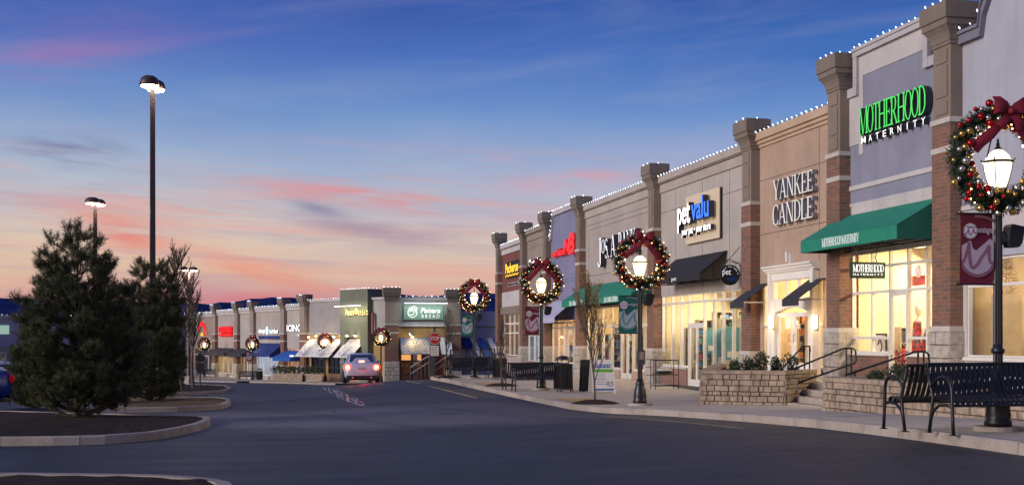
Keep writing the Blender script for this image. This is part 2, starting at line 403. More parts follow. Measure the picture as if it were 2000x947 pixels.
# pavement (concrete) with score joints
def concrete(name, c1, c2, joints=True):
    m_ = bpy.data.materials.new(name); m_.use_nodes = True; q = NT(m_.node_tree); b = q.n['Principled BSDF']
    g = q.node('ShaderNodeNewGeometry').outputs['Position']; x_, y_, z_ = q.sep(g)
    n = q.noise(g, .8, 6, .65); n2_ = q.noise(g, 9, 5, .7)
    col = q.mix(q.ramp(n, [(.3, 0.0), (.7, 1.0)]), c1, c2)
    col = q.mix(q.ramp(n2_, [(.55, 0.0), (.8, .5)]), col, tuple(c * .55 for c in c1))
    n3_ = q.noise(g, 1.7, 6, .7, .5); col = q.mix(q.ramp(n3_, [(.54, 0.0), (.66, .45)]), col, tuple(c * .5 for c in c1))
    if joints:
        def j(v, step, off):
            f_ = q.m('FRACT', q.m('DIVIDE', q.m('ADD', v, off), step))
            return q.m('LESS_THAN', f_, .012 * 1.5 / step)
        k = q.m('MAXIMUM', j(x_, 1.55, 100.2), j(y_, 1.55, 100))
        col = q.mix(q.m('MULTIPLY', k, .75), col, (.06, .05, .045))
    q.l.new(col, b.inputs['Base Color']); b.inputs['Roughness'].default_value = .85; b.inputs['Specular IOR Level'].default_value = .3
    bn = q.node('ShaderNodeBump'); bn.inputs['Strength'].default_value = .3; bn.inputs['Distance'].default_value = .006
    q.l.new(q.noise(g, 50, 3, .7), bn.inputs['Height']); q.l.new(bn.outputs[0], b.inputs['Normal'])
    return m_
CONC = concrete('pavement_concrete', (.44, .375, .29), (.54, .47, .375))
KERB = concrete('kerb_concrete', (.31, .25, .20), (.47, .40, .335), False)
mb = MB(); ysw = fr(-12, 80.1, .5); K = 26
for y_ in ysw:
    x0 = (xc(min(y_, 56)) + .16) if y_ < 56.5 else min(15.5, 8.4 + (y_ - 56.5) * 1.2)
    for i in range(K + 1):
        x_ = x0 + (17 - x0) * i / K; mb.v.append(Vector((x_, y_, zs(x_, y_))))
for j in range(len(ysw) - 1):
    for i in range(K): mb.f.append([j * (K + 1) + i, j * (K + 1) + i + 1, (j + 1) * (K + 1) + i + 1, (j + 1) * (K + 1) + i]); mb.mi.append(0)
struct('pavement', mb, CONC, True)
# kerb by the shops: one stone after another
def kerb_run(pts, ztop, name, mat, wd=.16, inner=1, seg=3.0, drop=.35):
    """pts: outer bottom line; top edge bevelled"""
    rnd = random.Random(5); mb = MB()
    P = [Vector((p[0], p[1], 0)) for p in pts]; L = [0]
    for a, b in zip(P, P[1:]): L.append(L[-1] + (b - a).length)
    def at(l):
        for i in range(len(P) - 1):
            if l <= L[i + 1] or i == len(P) - 2:
                k = (l - L[i]) / max(1e-6, L[i + 1] - L[i]); return P[i].lerp(P[i + 1], k)
    def nor(l):
        a = at(max(0, l - .25)); b = at(min(L[-1], l + .25)); d = (b - a).normalized(); return Vector((d.y, -d.x, 0)) * inner
    l = 0
    while l < L[-1] - .05:
        e = min(L[-1], l + seg); n = max(2, int((e - l) / .35)); jt = rnd.uniform(-.006, .006)
        rows = []
        for i in range(n + 1):
            ll = l + .006 + (e - l - .012) * i / n; p = at(ll); q = nor(ll)
            zt = ztop(p.x, p.y) + jt
            rows.append([p + Vector((0, 0, zt - drop)), p + q * .012 + Vector((0, 0, zt - .022)), p + q * .034 + Vector((0, 0, zt)), p + q * wd + Vector((0, 0, zt)), p + q * wd + Vector((0, 0, zt - drop))])
        vs = [v for r_ in rows for v in r_]
        fs = [(i * 5 + k, i * 5 + k + 1, (i + 1) * 5 + k + 1, (i + 1) * 5 + k) for i in range(n) for k in range(4)]
        fs += [(0, 1, 2, 3, 4), tuple(n * 5 + k for k in (4, 3, 2, 1, 0))]
        if inner < 0: fs = [tuple(reversed(f)) for f in fs]
        mb.add(vs, fs); l = e
    return struct(name, mb, mat)
cpts = [(xc(y_), y_) for y_ in fr(-12, 56.6, .5)] + [(8.35, 57.2), (8.8, 57.6), (9.5, 58), (10.5, 59)]
kerb_run(cpts, lambda x_, y_: zs(9, y_) + .004, 'kerb', KERB)

# car park islands
def island(outl, label, inner_mat=MULCH, wd=.17, h=.14):
    pts = [G(*p) for p in outl]; ks = [(p.x, p.y) for p in pts] + [(pts[0].x, pts[0].y)]
    ar = sum(a[0] * b[1] - b[0] * a[1] for a, b in zip(ks, ks[1:]))
    o = kerb_run(ks, lambda x_, y_: zr(x_, y_) + h, 'island_kerb', KERB, wd, -1 if ar > 0 else 1, 2.4, .3)
    c = sum(pts, Vector()) / len(pts); n = 10; mb = MB(); m_ = len(pts)
    rnd = random.Random(3)
    dense = []
    for i in range(m_):
        for k in range(4): dense.append(pts[i].lerp(pts[(i + 1) % m_], k / 4))
    m_ = len(dense)
    for r_ in range(n + 1):
        for p in dense:
            q = p.lerp(c, r_ / n); din = (p - c).length; q = c + (q - c) * ((din - .10) / max(din, .2))
            q.z = zr(q.x, q.y) + h - .02 + .06 * (r_ / n) + (mnoise.noise(q * 3) * .03 if r_ else 0); mb.v.append(q)
    for r_ in range(n):
        for i in range(m_): mb.f.append([r_ * m_ + i, r_ * m_ + (i + 1) % m_, (r_ + 1) * m_ + (i + 1) % m_, (r_ + 1) * m_ + i]); mb.mi.append(0)
    if ar < 0: mb.f = [list(reversed(f)) for f in mb.f]
    b = struct('island_soil', mb, inner_mat)
    return pts
DRYG = pbr('dry_mulch', (.17, .115, .06), .95, 0, .55, 12, 1, 30, .1)
I1 = island([(-160, 874), (0, 871), (100, 870), (200, 868), (300, 860), (360, 849), (395, 840), (412, 832), (412, 826), (396, 823), (330, 822), (200, 818), (30, 812), (-160, 808)], 'a')
I0 = island([(-200, 955), (-100, 951), (0, 948), (120, 949), (240, 951), (330, 953), (400, 958), (450, 966), (470, 985), (400, 1040), (-200, 1060)], 'b')
I2 = island([(230, 806), (350, 804), (410, 801), (440, 798), (452, 791), (448, 785), (425, 782), (380, 781), (330, 781), (230, 783)], 'c', DRYG)
I3 = island([(330, 772), (400, 770), (440, 767), (453, 761), (440, 756), (400, 754), (340, 753)], 'd')

# painted hatching by the kerb, tactile plates, crack sealing
YEL = pbr('worn_yellow_paint', (.42, .33, .15), .7, 0, .5, 3)
def hatch(y0, y1, wdt, n):
    mb = MB()
    for i in range(n):
        a = y0 + (y1 - y0) * i / n; x_ = xc(a) - .12
        q = [(x_, a), (x_ - wdt, a + .55), (x_ - wdt, a + .63), (x_, a + .08)]
        mb.add([(p[0], p[1], zr(*p) + .006) for p in q], [(3, 2, 1, 0)])
    a0 = [(xc(y_) - wdt - .10, y_) for y_ in fr(y0, y1 + .6, .5)]
    for a, b in zip(a0, a0[1:]):
        mb.add([(a[0], a[1], zr(*a) + .007), (b[0], b[1], zr(*b) + .007), (b[0] + .09, b[1], zr(b[0] + .09, b[1]) + .007), (a[0] + .09, a[1], zr(a[0] + .09, a[1]) + .007)], [(0, 1, 2, 3)])
    mb.f = [list(f) for f in mb.f]
    struct('road_marking', mb, YEL)
hatch(18.3, 25.2, 1.05, 12); hatch(36.5, 46.5, 1.0, 14); hatch(50, 55, 1.0, 7)
TACT = pbr('tactile_paving', (.50, .33, .13), .8, 0, .2, 20, .6, 60)
for (x0, x1, y0, y1) in ((8.0, 8.9, 30.6, 32.3), (8.1, 9.0, 43.0, 45.0)):
    mb = MB(); mb.add([(x_, y_, zs(x_, y_) + .012) for x_, y_ in ((x0, y0), (x1, y0), (x1, y1), (x0, y1))], [(0, 1, 2, 3)])
    for i in range(8):
        for j in range(12):
            cx, cy = x0 + (i + .5) * (x1 - x0) / 8, y0 + (j + .5) * (y1 - y0) / 12
            mb.box(cx - .015, cx + .015, cy - .015, cy + .015, zs(cx, cy) + .012, zs(cx, cy) + .018)
    struct('pavement_plate', mb, TACT)
SEAL = pbr('crack_sealant', (.085, .083, .105), .3, 0, .2, 5)
rnd = random.Random(11); mb = MB()
for k in range(5):
    pts = []
    for i in range(30):
        u = i / 29; px = 628 + 68 * u + 9 * math.sin(u * (7 + k) + k * 2) + k * 5; py = 756 + 34 * u ** 1.1 + rnd.uniform(-1, 1) + k * 1.0
        pts.append(G(px, py, .006))
    for a, b in zip(pts, pts[1:]):
        d = (b - a); s_ = Vector((d.y, -d.x, 0)).normalized() * rnd.uniform(.012, .05)
        mb.add([a - s_ + Vector((0, 0, .002 * k)), b - s_ + Vector((0, 0, .002 * k)), b + s_ + Vector((0, 0, .002 * k)), a + s_ + Vector((0, 0, .002 * k))], [(0, 3, 2, 1)])
struct('road_patch', mb, SEAL)
# storm drain iron in front of the second island
mb = MB(); c = G(470, 796)
mb.box(c.x - .9, c.x + .9, c.y - .25, c.y + .25, c.z - .05, c.z + .012)
for i in range(14): mb.box(c.x - .85 + i * .125, c.x - .80 + i * .125, c.y - .2, c.y + .2, c.z + .012, c.z + .02)
tag(mb.build('drain_grate', pbr('worn_iron', (.10, .06, .045), .6, .3, .4, 20), None, loc=c), 'rusty iron drain grate set in the asphalt beside an island kerb', 'drain')

# ------------------------------------------------------------------ wooded hills
hm = pbr('hill_woods', (.020, .036, .125), 1, 0, .35, .02, 0, 0, 0)  # blue of the distance haze is painted into the woods' base colour
mb = MB(); xsH = fr(-1500, 2400, 12); prof = []
sk = [(-300, 578), (0, 586), (200, 592), (400, 590), (480, 584), (600, 584), (690, 578), (740, 573), (830, 574), (960, 570), (1100, 560), (2200, 560)]
DH = 1500.0
for x_ in xsH:
    th = math.atan2(x_, DH) - YAW; px = 1000 + F * math.tan(th); py = pw(sk, px)
    h = (HY - py) / F * DH * CA * 1.0 + 2.2 * mnoise.noise(Vector((x_ * .013, 0, 0))) * 2 + 1.6 * mnoise.noise(Vector((x_ * .09, 3, 0))) + rnd.uniform(-.9, .9)
    prof.append(h)
for j, (yy, k) in enumerate([(900, 0), (1100, .35), (1300, .75), (1450, .94), (1500, 1.0), (1700, .9), (2200, 0)]):
    for i, x_ in enumerate(xsH):
        h = -5 + (prof[i] + 5) * k + (mnoise.noise(Vector((x_ * .01, yy * .01, 1))) * 5 if 0 < k < 1 else 0); mb.v.append(Vector((x_ * yy / 1500, yy, h)))
n = len(xsH)
for j in range(6):
    for i in range(n - 1): mb.f.append([j * n + i, j * n + i + 1, (j + 1) * n + i + 1, (j + 1) * n + i]); mb.mi.append(0)
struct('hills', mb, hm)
# ------------------------------------------------------------------ lettering
GL = {}
def _ring(cx, cy, rx, ry, tx, ty, a0=0, a1=360, n=22):
    o = []; 
    for i in range(n):
        a = R(a0 + (a1 - a0) * i / n); b = R(a0 + (a1 - a0) * (i + 1) / n)
        o.append([(cx + rx * math.cos(a), cy + ry * math.sin(a)), (cx + rx * math.cos(b), cy + ry * math.sin(b)), (cx + (rx - tx) * math.cos(b), cy + (ry - ty) * math.sin(b)), (cx + (rx - tx) * math.cos(a), cy + (ry - ty) * math.sin(a))])
    return o
def _st(x0, y0, x1, y1, w_):
    if abs(y1 - y0) < 1e-6: return [[(x0, y0 - w_ / 2), (x1, y0 - w_ / 2), (x1, y0 + w_ / 2), (x0, y0 + w_ / 2)]]
    return [[(x0 - w_ / 2, y0), (x0 + w_ / 2, y0), (x1 + w_ / 2, y1), (x1 - w_ / 2, y1)]]
def _sf(x, y, l=.13): return _st(x - l, y, x + l, y, .045)
T_, H_ = .115, .05
GL['M'] = (.98, _st(.13, 0, .13, 1, H_) + _st(.16, 1, .48, 0, T_) + _st(.48, 0, .82, 1, H_) + _st(.85, 0, .85, 1, T_) + _sf(.13, .02) + _sf(.85, .02, .14) + _sf(.13, .98, .1) + _sf(.87, .98, .1))
GL['O'] = (.74, _ring(.37, .5, .35, .52, T_, .05))
GL['T'] = (.66, _st(.33, 0, .33, 1, T_) + _st(.02, .97, .64, .97, .05) + _sf(.33, .02) + _st(.04, .8, .04, .97, .04) + _st(.62, .8, .62, .97, .04))
GL['H'] = (.84, _st(.17, 0, .17, 1, T_) + _st(.67, 0, .67, 1, T_) + _st(.2, .52, .64, .52, .05) + _sf(.17, .02) + _sf(.67, .02) + _sf(.17, .98) + _sf(.67, .98))
GL['E'] = (.62, _st(.16, 0, .16, 1, T_) + _st(.05, .975, .56, .975, .05) + _st(.05, .025, .58, .025, .05) + _st(.2, .52, .46, .52, .05) + _st(.55, .8, .55, .97, .04) + _st(.57, .03, .57, .22, .04) + _st(.45, .42, .45, .62, .035))
GL['R'] = (.76, _st(.17, 0, .17, 1, T_) + _st(.05, .975, .35, .975, .05) + _st(.2, .48, .35, .48, .05) + _ring(.33, .73, .27, .27, T_, .05, -90, 90, 10) + _st(.36, .48, .68, 0, T_) + _sf(.17, .02) + _sf(.66, .02, .1))
GL['D'] = (.76, _st(.16, 0, .16, 1, T_) + _st(.05, .975, .32, .975, .05) + _st(.05, .025, .32, .025, .05) + _ring(.3, .5, .42, .5, T_, .05, -90, 90, 14))
GL['Y'] = (.76, _st(.38, 0, .38, .45, T_) + _st(.36, .43, .12, 1, T_) + _st(.42, .43, .64, 1, H_) + _sf(.38, .02) + _sf(.12, .98) + _sf(.64, .98, .1))
GL['A'] = (.80, _st(.12, 0, .40, 1, H_) + _st(.66, 0, .40, 1, T_) + _st(.2, .33, .6, .33, .045) + _sf(.12, .02, .1) + _sf(.66, .02, .12))
GL['N'] = (.82, _st(.15, 0, .15, 1, H_) + _st(.17, 1, .67, 0, T_) + _st(.69, 0, .69, 1, H_) + _sf(.15, .02, .1) + _sf(.12, .98, .1) + _sf(.69, .98, .1))
GL['K'] = (.80, _st(.17, 0, .17, 1, T_) + _st(.24, .45, .62, 1, H_) + _st(.66, 0, .33, .58, T_) + _sf(.17, .02) + _sf(.17, .98) + _sf(.64, .98, .1) + _sf(.68, .02, .12))
GL['C'] = (.70, _ring(.38, .5, .36, .52, T_, .05, 48, 312, 20) + _st(.62, .72, .62, .95, .05) + _st(.62, .08, .62, .25, .045))
GL['L'] = (.60, _st(.16, 0, .16, 1, T_) + _st(.05, .025, .56, .025, .05) + _st(.55, .03, .55, .25, .045) + _sf(.16, .98))
GL['J'] = (.46, _st(.28, .0, .28, 1, T_) + _ring(.14, .02, .2, .2, .1, .05, 180, 360, 8) + _sf(.28, .98))
GL['S'] = (.60, _ring(.30, .74, .25, .27, .08, .05, 20, 250, 12) + _ring(.30, .26, .27, .28, .08, .05, -160, 90, 12) + _st(.33, .62, .33, .40, .2))
GL['B'] = (.70, _st(.17, 0, .17, 1, T_) + _st(.05, .975, .34, .975, .05) + _st(.05, .025, .36, .025, .05) + _st(.2, .52, .36, .52, .05) + _ring(.32, .75, .25, .25, .11, .05, -90, 90, 8) + _ring(.34, .27, .3, .27, .11, .05, -90, 90, 8))
GL['I'] = (.34, _st(.17, 0, .17, 1, T_) + _sf(.17, .02) + _sf(.17, .98))
GL['.'] = (.22, _st(.11, 0, .11, .1, .11)); GL[' '] = (.34, [])
def serif_w(txt, over={}): return sum(GL[c][0] for c in txt)
def serif(mb, txt, s0, s1, z0, z1, t0, t1, tight=0.0):
    """faces lit (slot 0), sides dark (slot 1)"""
    W = serif_w(txt) - tight * (len(txt) - 1); k = (s1 - s0) / W; x = 0; e = 0
    for ch in txt:
        gw, st = GL[ch]
        for q in st:
            e = (e + 1) % 7; tt = t1 - e * .0016
            a = [(s0 + (x + p[0]) * k, p[1] * (z1 - z0) + z0) for p in q]
            vs = [(p[0], tt, p[1]) for p in a] + [(p[0], t0, p[1]) for p in a]
            mb.add(vs, [(0, 1, 2, 3)], 0)
            mb.add(vs, [(i, i + 4, (i + 1) % 4 + 4, (i + 1) % 4) for i in range(4)], 1)
        x += gw - tight
_fc = {}
def font_mesh(txt, shear=0.0, bold=0.0, space=1.0):
    key = (txt, shear, bold, space)
    if key in _fc: return _fc[key]
    cu = bpy.data.curves.new('lettering', 'FONT'); cu.body = txt; cu.shear = shear; cu.offset = bold; cu.extrude = .5; cu.resolution_u = 3; cu.space_character = space
    ob = bpy.data.objects.new('lettering', cu); C.objects.link(ob)
    dg = bpy.context.evaluated_depsgraph_get(); me = bpy.data.meshes.new_from_object(ob.evaluated_get(dg))
    vs = [v.co.copy() for v in me.vertices]; fs = [(list(p.vertices), p.normal.z) for p in me.polygons]
    bpy.data.objects.remove(ob); bpy.data.curves.remove(cu); bpy.data.meshes.remove(me)
    _fc[key] = (vs, fs); return _fc[key]
def sans(mb, txt, s0, s1, z0, z1, t0, t1, shear=0.0, bold=0.0, space=1.0, m0=0, m1=1):
    vs, fs = font_mesh(txt, shear, bold, space)
    x0 = min(v.x for v in vs); x1 = max(v.x for v in vs); y0 = min(v.y for v in vs); y1 = max(v.y for v in vs)
    pts = [(s0 + (v.x - x0) / (x1 - x0) * (s1 - s0), t1 if v.z > 0 else t0, z0 + (v.y - y0) / (y1 - y0) * (z1 - z0)) for v in vs]
    b = len(mb.v)
    for p in pts: mb.v.append(mb.fr(p) if mb.fr else Vector(p))
    for f, nz in fs: mb.f.append([b + i for i in f]); mb.mi.append(m0 if nz > .5 else m1)

# ------------------------------------------------------------------ shop-front builders
def mold(mb, s0, s1, prof, mi=0):
    n = len(prof)
    mb.add([(s0, a, b) for a, b in prof] + [(s1, a, b) for a, b in prof],
           [(i, (i + 1) % n, (i + 1) % n + n, i + n) for i in range(n)] + [tuple(range(n - 1, -1, -1)), tuple(range(n, 2 * n))], mi)
def stone_blocks(mb, s0, s1, t0, t1, z0, z1, hh=.34, rnd=random.Random(4)):
    n = max(1, round((z1 - z0) / hh)); h = (z1 - z0) / n
    for i in range(n):
        a, b = z0 + i * h + .006, z0 + (i + 1) * h - .006
        cuts = [s0, s0 + (s1 - s0) * (.42 if i % 2 else .62), s1]
        for c, d in zip(cuts, cuts[1:]):
            j = rnd.uniform(0, .02); m_ = .015
            lo = [(c + .005, t0, a), (d - .005, t0, a), (d - .005, t0, b), (c + .005, t0, b)]
            mid = [(p[0], t1 - .03, p[2]) for p in lo]
            hi = [(c + m_ + .005, t1 + j, a + m_), (d - m_ - .005, t1 + j, a + m_), (d - m_ - .005, t1 + j, b - m_), (c + m_ + .005, t1 + j, b - m_)]
            mb.add(lo + mid + hi, [(k, (k + 1) % 4, (k + 1) % 4 + 4, k + 4) for k in range(4)] + [(k + 4, (k + 1) % 4 + 4, (k + 1) % 4 + 8, k + 8) for k in range(4)] + [(8, 9, 10, 11)])
def pillar(par, fr, s, H, zb, band, stone_top, brick=True, det=True, W=.74, capH=1.0):
    mb = MB(fr); h = W / 2; zt = band if brick else zb
    mb.box(s - h, s + h, -.25, .30, zt, H - .92)
    if det:
        L = H - .95 - band
        for a, b in ((band + .12, band + .42), (band + .52, H - 1.42), (H - 1.34, H - 1.04)):
            if b > a: mb.box(s - h + .13, s + h - .13, .30, .325, a, b)
    p = mb.build('pillar', TAUPE if det else TAUPE_L, par)
    mb = MB(fr)
    lv = [(H - .95, .03), (H - .88, .03), (H - .86, .05), (H - .76, .06), (H - .66, .10), (H - .58, .16), (H - .545, .19), (H - .54, .21), (H - .40, .21), (H - .385, .25), (H - .0, .25)]
    lv = [(H - (H - z_) * capH, o) for z_, o in lv]
    rings = []
    for z_, o in lv: rings.append([(s - h - o * .78, -.29, z_), (s + h + o * .78, -.29, z_), (s + h + o * .78, .30 + o, z_), (s - h - o * .78, .30 + o, z_)])
    vs = [v for r_ in rings for v in r_]; n = len(rings)
    fs = [(i * 4 + k, i * 4 + (k + 1) % 4, (i + 1) * 4 + (k + 1) % 4, (i + 1) * 4 + k) for i in range(n - 1) for k in range(4)] + [(3, 2, 1, 0), tuple((n - 1) * 4 + k for k in range(4))]
    mb.add(vs, fs); mb.build('pillar_cap', CAPM, p)
    if brick:
        mb = MB(fr); mb.box(s - h - .02, s + h + .02, -.24, .325, stone_top, band - .10); mb.build('brick_shaft', BRICK, p)
        mb = MB(fr); mb.box(s - h - .05, s + h + .05, -.23, .36, band - .10, band + .02)
        mb.build('stone_band', BAND, p); mb = MB(fr); mb.box(s - h - .035, s + h + .035, -.23, .345, band - .77, band - .64)
        mb.build('stone_band', BAND, p); mb = MB(fr); mb.box(s - h - .06, s + h + .06, -.23, .37, stone_top - .12, stone_top + .003)
        mb.build('stone_band', BAND, p)
        mb = MB(fr); mb.box(s - h - .05, s + h + .05, -.22, .33, zb - .3, stone_top - .12)
        stone_blocks(mb, s - h - .08, s + h + .08, .33, .40, zb - .02, stone_top - .12)
        # the flank that faces along the street
        for sg in (-1, 1):
            f2 = [(s + sg * (h + .05), s + sg * (h + .085))]
            n2 = max(1, round((stone_top - zb) / .34)); hh = (stone_top - .12 - zb) / n2
            for i in range(n2): mb.box(s + sg * (h + .05), s + sg * (h + .085), -.22 + .01, .05 + .1 * (i % 2), zb + i * hh + .006, zb + (i + 1) * hh - .006); mb.box(s + sg * (h + .05), s + sg * (h + .083), .06 + .1 * (i % 2), .37, zb + i * hh + .006, zb + (i + 1) * hh - .006)
        mb.build('stone_base', STONE, p)
    return p
def bars(mb, ss, zz, t=-.10, w_=.055, d=.10):
    s0, s1, z0, z1 = ss[0], ss[-1], zz[0], zz[-1]
    for s in ss: mb.box(s - w_ / 2, s + w_ / 2, t - d / 2, t + d / 2, z0, z1)
    for z_ in zz:
        for a, b in zip(ss, ss[1:]): mb.box(a + w_ / 2, b - w_ / 2, t - d / 2 + .004, t + d / 2 - .004, z_ - w_ / 2 + (.03 if z_ == z0 else 0), z_ + w_ / 2 - (.03 if z_ == z1 else 0))
def window(par, fr, ss, zz, t=-.10, w_=.055, mat=None, gl=None, hole=None):
    mb = MB(fr); bars(mb, ss, zz, t, w_); f = mb.build('window', mat or WHITEF, par)
    mb = MB(fr); s0, s1 = ss[0], ss[-1]
    if hole:
        for a, b, c, d in ((s0, hole[0], zz[0], zz[-1]), (hole[1], s1, zz[0], zz[-1]), (hole[0], hole[1], hole[2], zz[-1])):
            if b - a > .01 and d - c > .01: mb.add([(a, t, c), (b, t, c), (b, t, d), (a, t, d)], [(0, 1, 2, 3)])
    else: mb.add([(s0, t, zz[0]), (s1, t, zz[0]), (s1, t, zz[-1]), (s0, t, zz[-1])], [(0, 1, 2, 3)])
    mb.build('pane', gl or GLASS, f); return f
METAL = pbr('brushed_metal', (.5, .5, .5), .3, .9, .05, 9)
def door(par, fr, s0, s1, z0, z1, t=-.08, rail=.07, bot=.25, gl=None, mat=None, hs=1):
    mb = MB(fr)
    mb.box(s0, s0 + rail, t - .03, t + .03, z0, z1); mb.box(s1 - rail, s1, t - .03, t + .03, z0, z1)
    mb.box(s0 + rail, s1 - rail, t - .03, t + .03, z1 - rail, z1); mb.box(s0 + rail, s1 - rail, t - .03, t + .03, z0 + .01, z0 + bot)
    d = mb.build('door', mat or WHITEF, par)
    mb = MB(fr); mb.add([(s0 + rail, t, z0 + bot), (s1 - rail, t, z0 + bot), (s1 - rail, t, z1 - rail), (s0 + rail, t, z1 - rail)], [(0, 1, 2, 3)]); mb.build('door_pane', gl or GLASS, d)
    mb = MB(fr); sh = s1 - rail - .04 if hs > 0 else s0 + rail + .04
    mb.tube([(sh, t + .03, z0 + .9), (sh, t + .09, z0 + .93), (sh, t + .09, z0 + 1.2), (sh, t + .03, z0 + 1.23)], .013, 6); mb.build('handle', METAL, d)
    return d
def awning(par, fr, s0, s1, t0, t1, zw, zt, zv, mat, side=None, sides=True, name='awning', frame=True, valance=True):
    """zw wall top, zt front top, zv valance bottom; t0 wall, t1 front"""
    mb = MB(fr); n = max(2, int((s1 - s0) / .5)); th = .012
    for i in range(n):           # canvas panels that sag a little between the ribs
        a = s0 + (s1 - s0) * i / n; b = s0 + (s1 - s0) * (i + 1) / n; m_ = (a + b) / 2
        top = [(a, t0, zw), (m_, t0, zw), (b, t0, zw)]; mid = [(a, (t0 + t1) / 2, (zw + zt) / 2), (m_, (t0 + t1) / 2, (zw + zt) / 2 - .012), (b, (t0 + t1) / 2, (zw + zt) / 2)]; bot = [(a, t1, zt), (m_, t1, zt), (b, t1, zt)]
        vs = bot + mid + top; vs2 = [(p[0], p[1], p[2] - th) for p in vs]
        mb.add(vs + vs2, [(0, 1, 4, 3), (1, 2, 5, 4), (3, 4, 7, 6), (4, 5, 8, 7), (12, 13, 10, 9), (13, 14, 11, 10), (15, 16, 13, 12), (16, 17, 14, 13)])
    a_ = mb.build(name, mat, par)
    if valance:
        mb = MB(fr); mb.box(s0, s1, t1 - th, t1 + .003, zv, zt - .002); mb.build('valance', mat, a_)
    if sides:
        mb = MB(fr)
        for s in (s0, s1 - th): mb = MB(fr); mb.prism([(s, t0, zw - .015), (s, t1 - th - .002, zt - .015), (s, t1 - th - .002, zv), (s, t0, zv)], (th, 0, 0)); mb.build('side_panel', side or mat, a_)
    if frame:
        mb = MB(fr); k = max(2, int((s1 - s0) / 1.3) + 1)
        for i in range(k):
            s = s0 + .04 + (s1 - s0 - .08) * i / (k - 1)
            mb.bar((s, t0, zv + .02), (s, t1 - .05, zv + .02), .03); mb.bar((s, t0, zw - .05), (s, t1 - .05, zt - .05), .03)
            mb.bar((s, t0 + (t1 - t0) * .5, zv + .02), (s, t0 + (t1 - t0) * .5, (zw + zt) / 2 - .05), .02)
        for q in (.1, .5, .9): mb.bar((s0 + .05, t0 + (t1 - t0) * q, zv + .02), (s1 - .05, t0 + (t1 - t0) * q, zv + .02), .03)
        mb.build('awning_frame', BLACKM, a_)
    return a_
BULB_M = emis('cool_white_bulb', (.72, .88, 1.0), 5.0); WARM_B = emis('warm_bulb', (1, .62, .22), 14)
_b = MB(); _b.lathe([(.008, -.005), (.017, .015), (.020, .035), (.013, .065), (.003, .082)], (0, 0, 0), 6)
_proto = _b.build('bulb', BULB_M); BULB_ME = _proto.data; bpy.data.objects.remove(_proto); KIDS.pop('bulb', None)
STRG = 'strings of white holiday bulbs along the roof edges'
def light_string(fr, pts, label, step=.30, size=1.0):
    """pts in frame coordinates"""
    P = [fr(p) for p in pts]; r0 = empty('light_string', P[0]); tag(r0, label, 'holiday lights', STRG)
    mb = MB(); mb.tube(P, .006, 4); mb.build('wire', BLACKM, r0)
    rnd = random.Random(len(pts) * 7 + int(abs(P[0].y) * 10)); n = 0
    for a, b in zip(P, P[1:]):
        L = (b - a).length; k = max(1, int(L / step))
        for i in range(k):
            if n >= 98: break
            p = a.lerp(b, (i + .5) / k)
            o = bpy.data.objects.new('bulb', BULB_ME); C.objects.link(o); o.parent = r0; o.location = p - P[0]
            o.rotation_euler = (rnd.uniform(-.3, .3), rnd.uniform(-1.0, -.4), rnd.uniform(-.4, .4)); q_ = size * rnd.uniform(.5, .85); o.scale = (q_,) * 3; n += 1
    return r0
def cap_pts(s, H, W=.74): 
    h = W / 2 + .17
    return [(s - h, .52, H + .01), (s + h, .52, H + .01), (s + h, -.2, H + .01)]

WOODF = pbr('shop_floor', (.30, .21, .12), .4, 0, .2, 4)
def room(par, fr, s0, s1, zf, zc, depth, col, power, lcol=(1, .80, .52), lights=3, back=None):
    """lit shop interior behind the glass"""
    wm = pbr('interior_wall', col, .9, 0, .05, 3)
    mb = MB(fr); e = .05; d = depth
    mb.box(s0 - e, s1 + e, -d - e, -d, zf, zc); mb.box(s0 - e, s0, -d, -.2, zf, zc); mb.box(s1, s1 + e, -d, -.2, zf, zc)
    r_ = mb.build('interior_wall', back or wm, par)
    mb = MB(fr); mb.box(s0 - e, s1 + e, -d - e, -.2, zc, zc + .08); mb.build('ceiling_panel', wm, par)
    mb = MB(fr); mb.box(s0 - e, s1 + e, -d - e, -.04, zf - .1, zf); mb.build('shop_floor', WOODF, par)
    em = emis('ceiling_light_lens', lcol, 3)
    for i in range(lights):
        s = s0 + (s1 - s0) * (i + .5) / lights
        for tt in (-1.6, -3.6):
            mb = MB(fr); mb.box(s - .28, s + .28, tt - .14, tt + .14, zc - .03, zc - .004); mb.build('ceiling_light', em, par)
    ld = bpy.data.lights.new('shop_light', 'AREA'); ld.shape = 'RECTANGLE'; ld.size = (s1 - s0) * .8; ld.size_y = .5; ld.energy = power * 1.0; ld.color = lcol
    lo = bpy.data.objects.new('shop_light', ld); C.objects.link(lo)
    lo.location = fr(((s0 + s1) / 2, -d * .36, zc - .25)); d_ = fr.n * .55 + Vector((0, 0, -1)); zax = -d_.normalized(); yax = zax.cross(fr.u); lo.rotation_euler = Matrix((fr.u, yax, zax)).transposed().to_euler()
    return r_
GOODS = [(.5, .06, .05), (.08, .22, .45), (.6, .45, .12), (.12, .3, .12), (.6, .58, .5), (.3, .1, .3), (.7, .3, .08), (.05, .05, .06), (.15, .4, .42)]
GM = [pbr('goods_%s' % n_, c, .6, 0, .1, 9) for n_, c in zip(('red', 'blue', 'yellow', 'green', 'cream', 'plum', 'orange', 'black', 'teal'), GOODS)]
SHELFM = pbr('shelf_board', (.45, .36, .24), .6, 0, .1, 5)
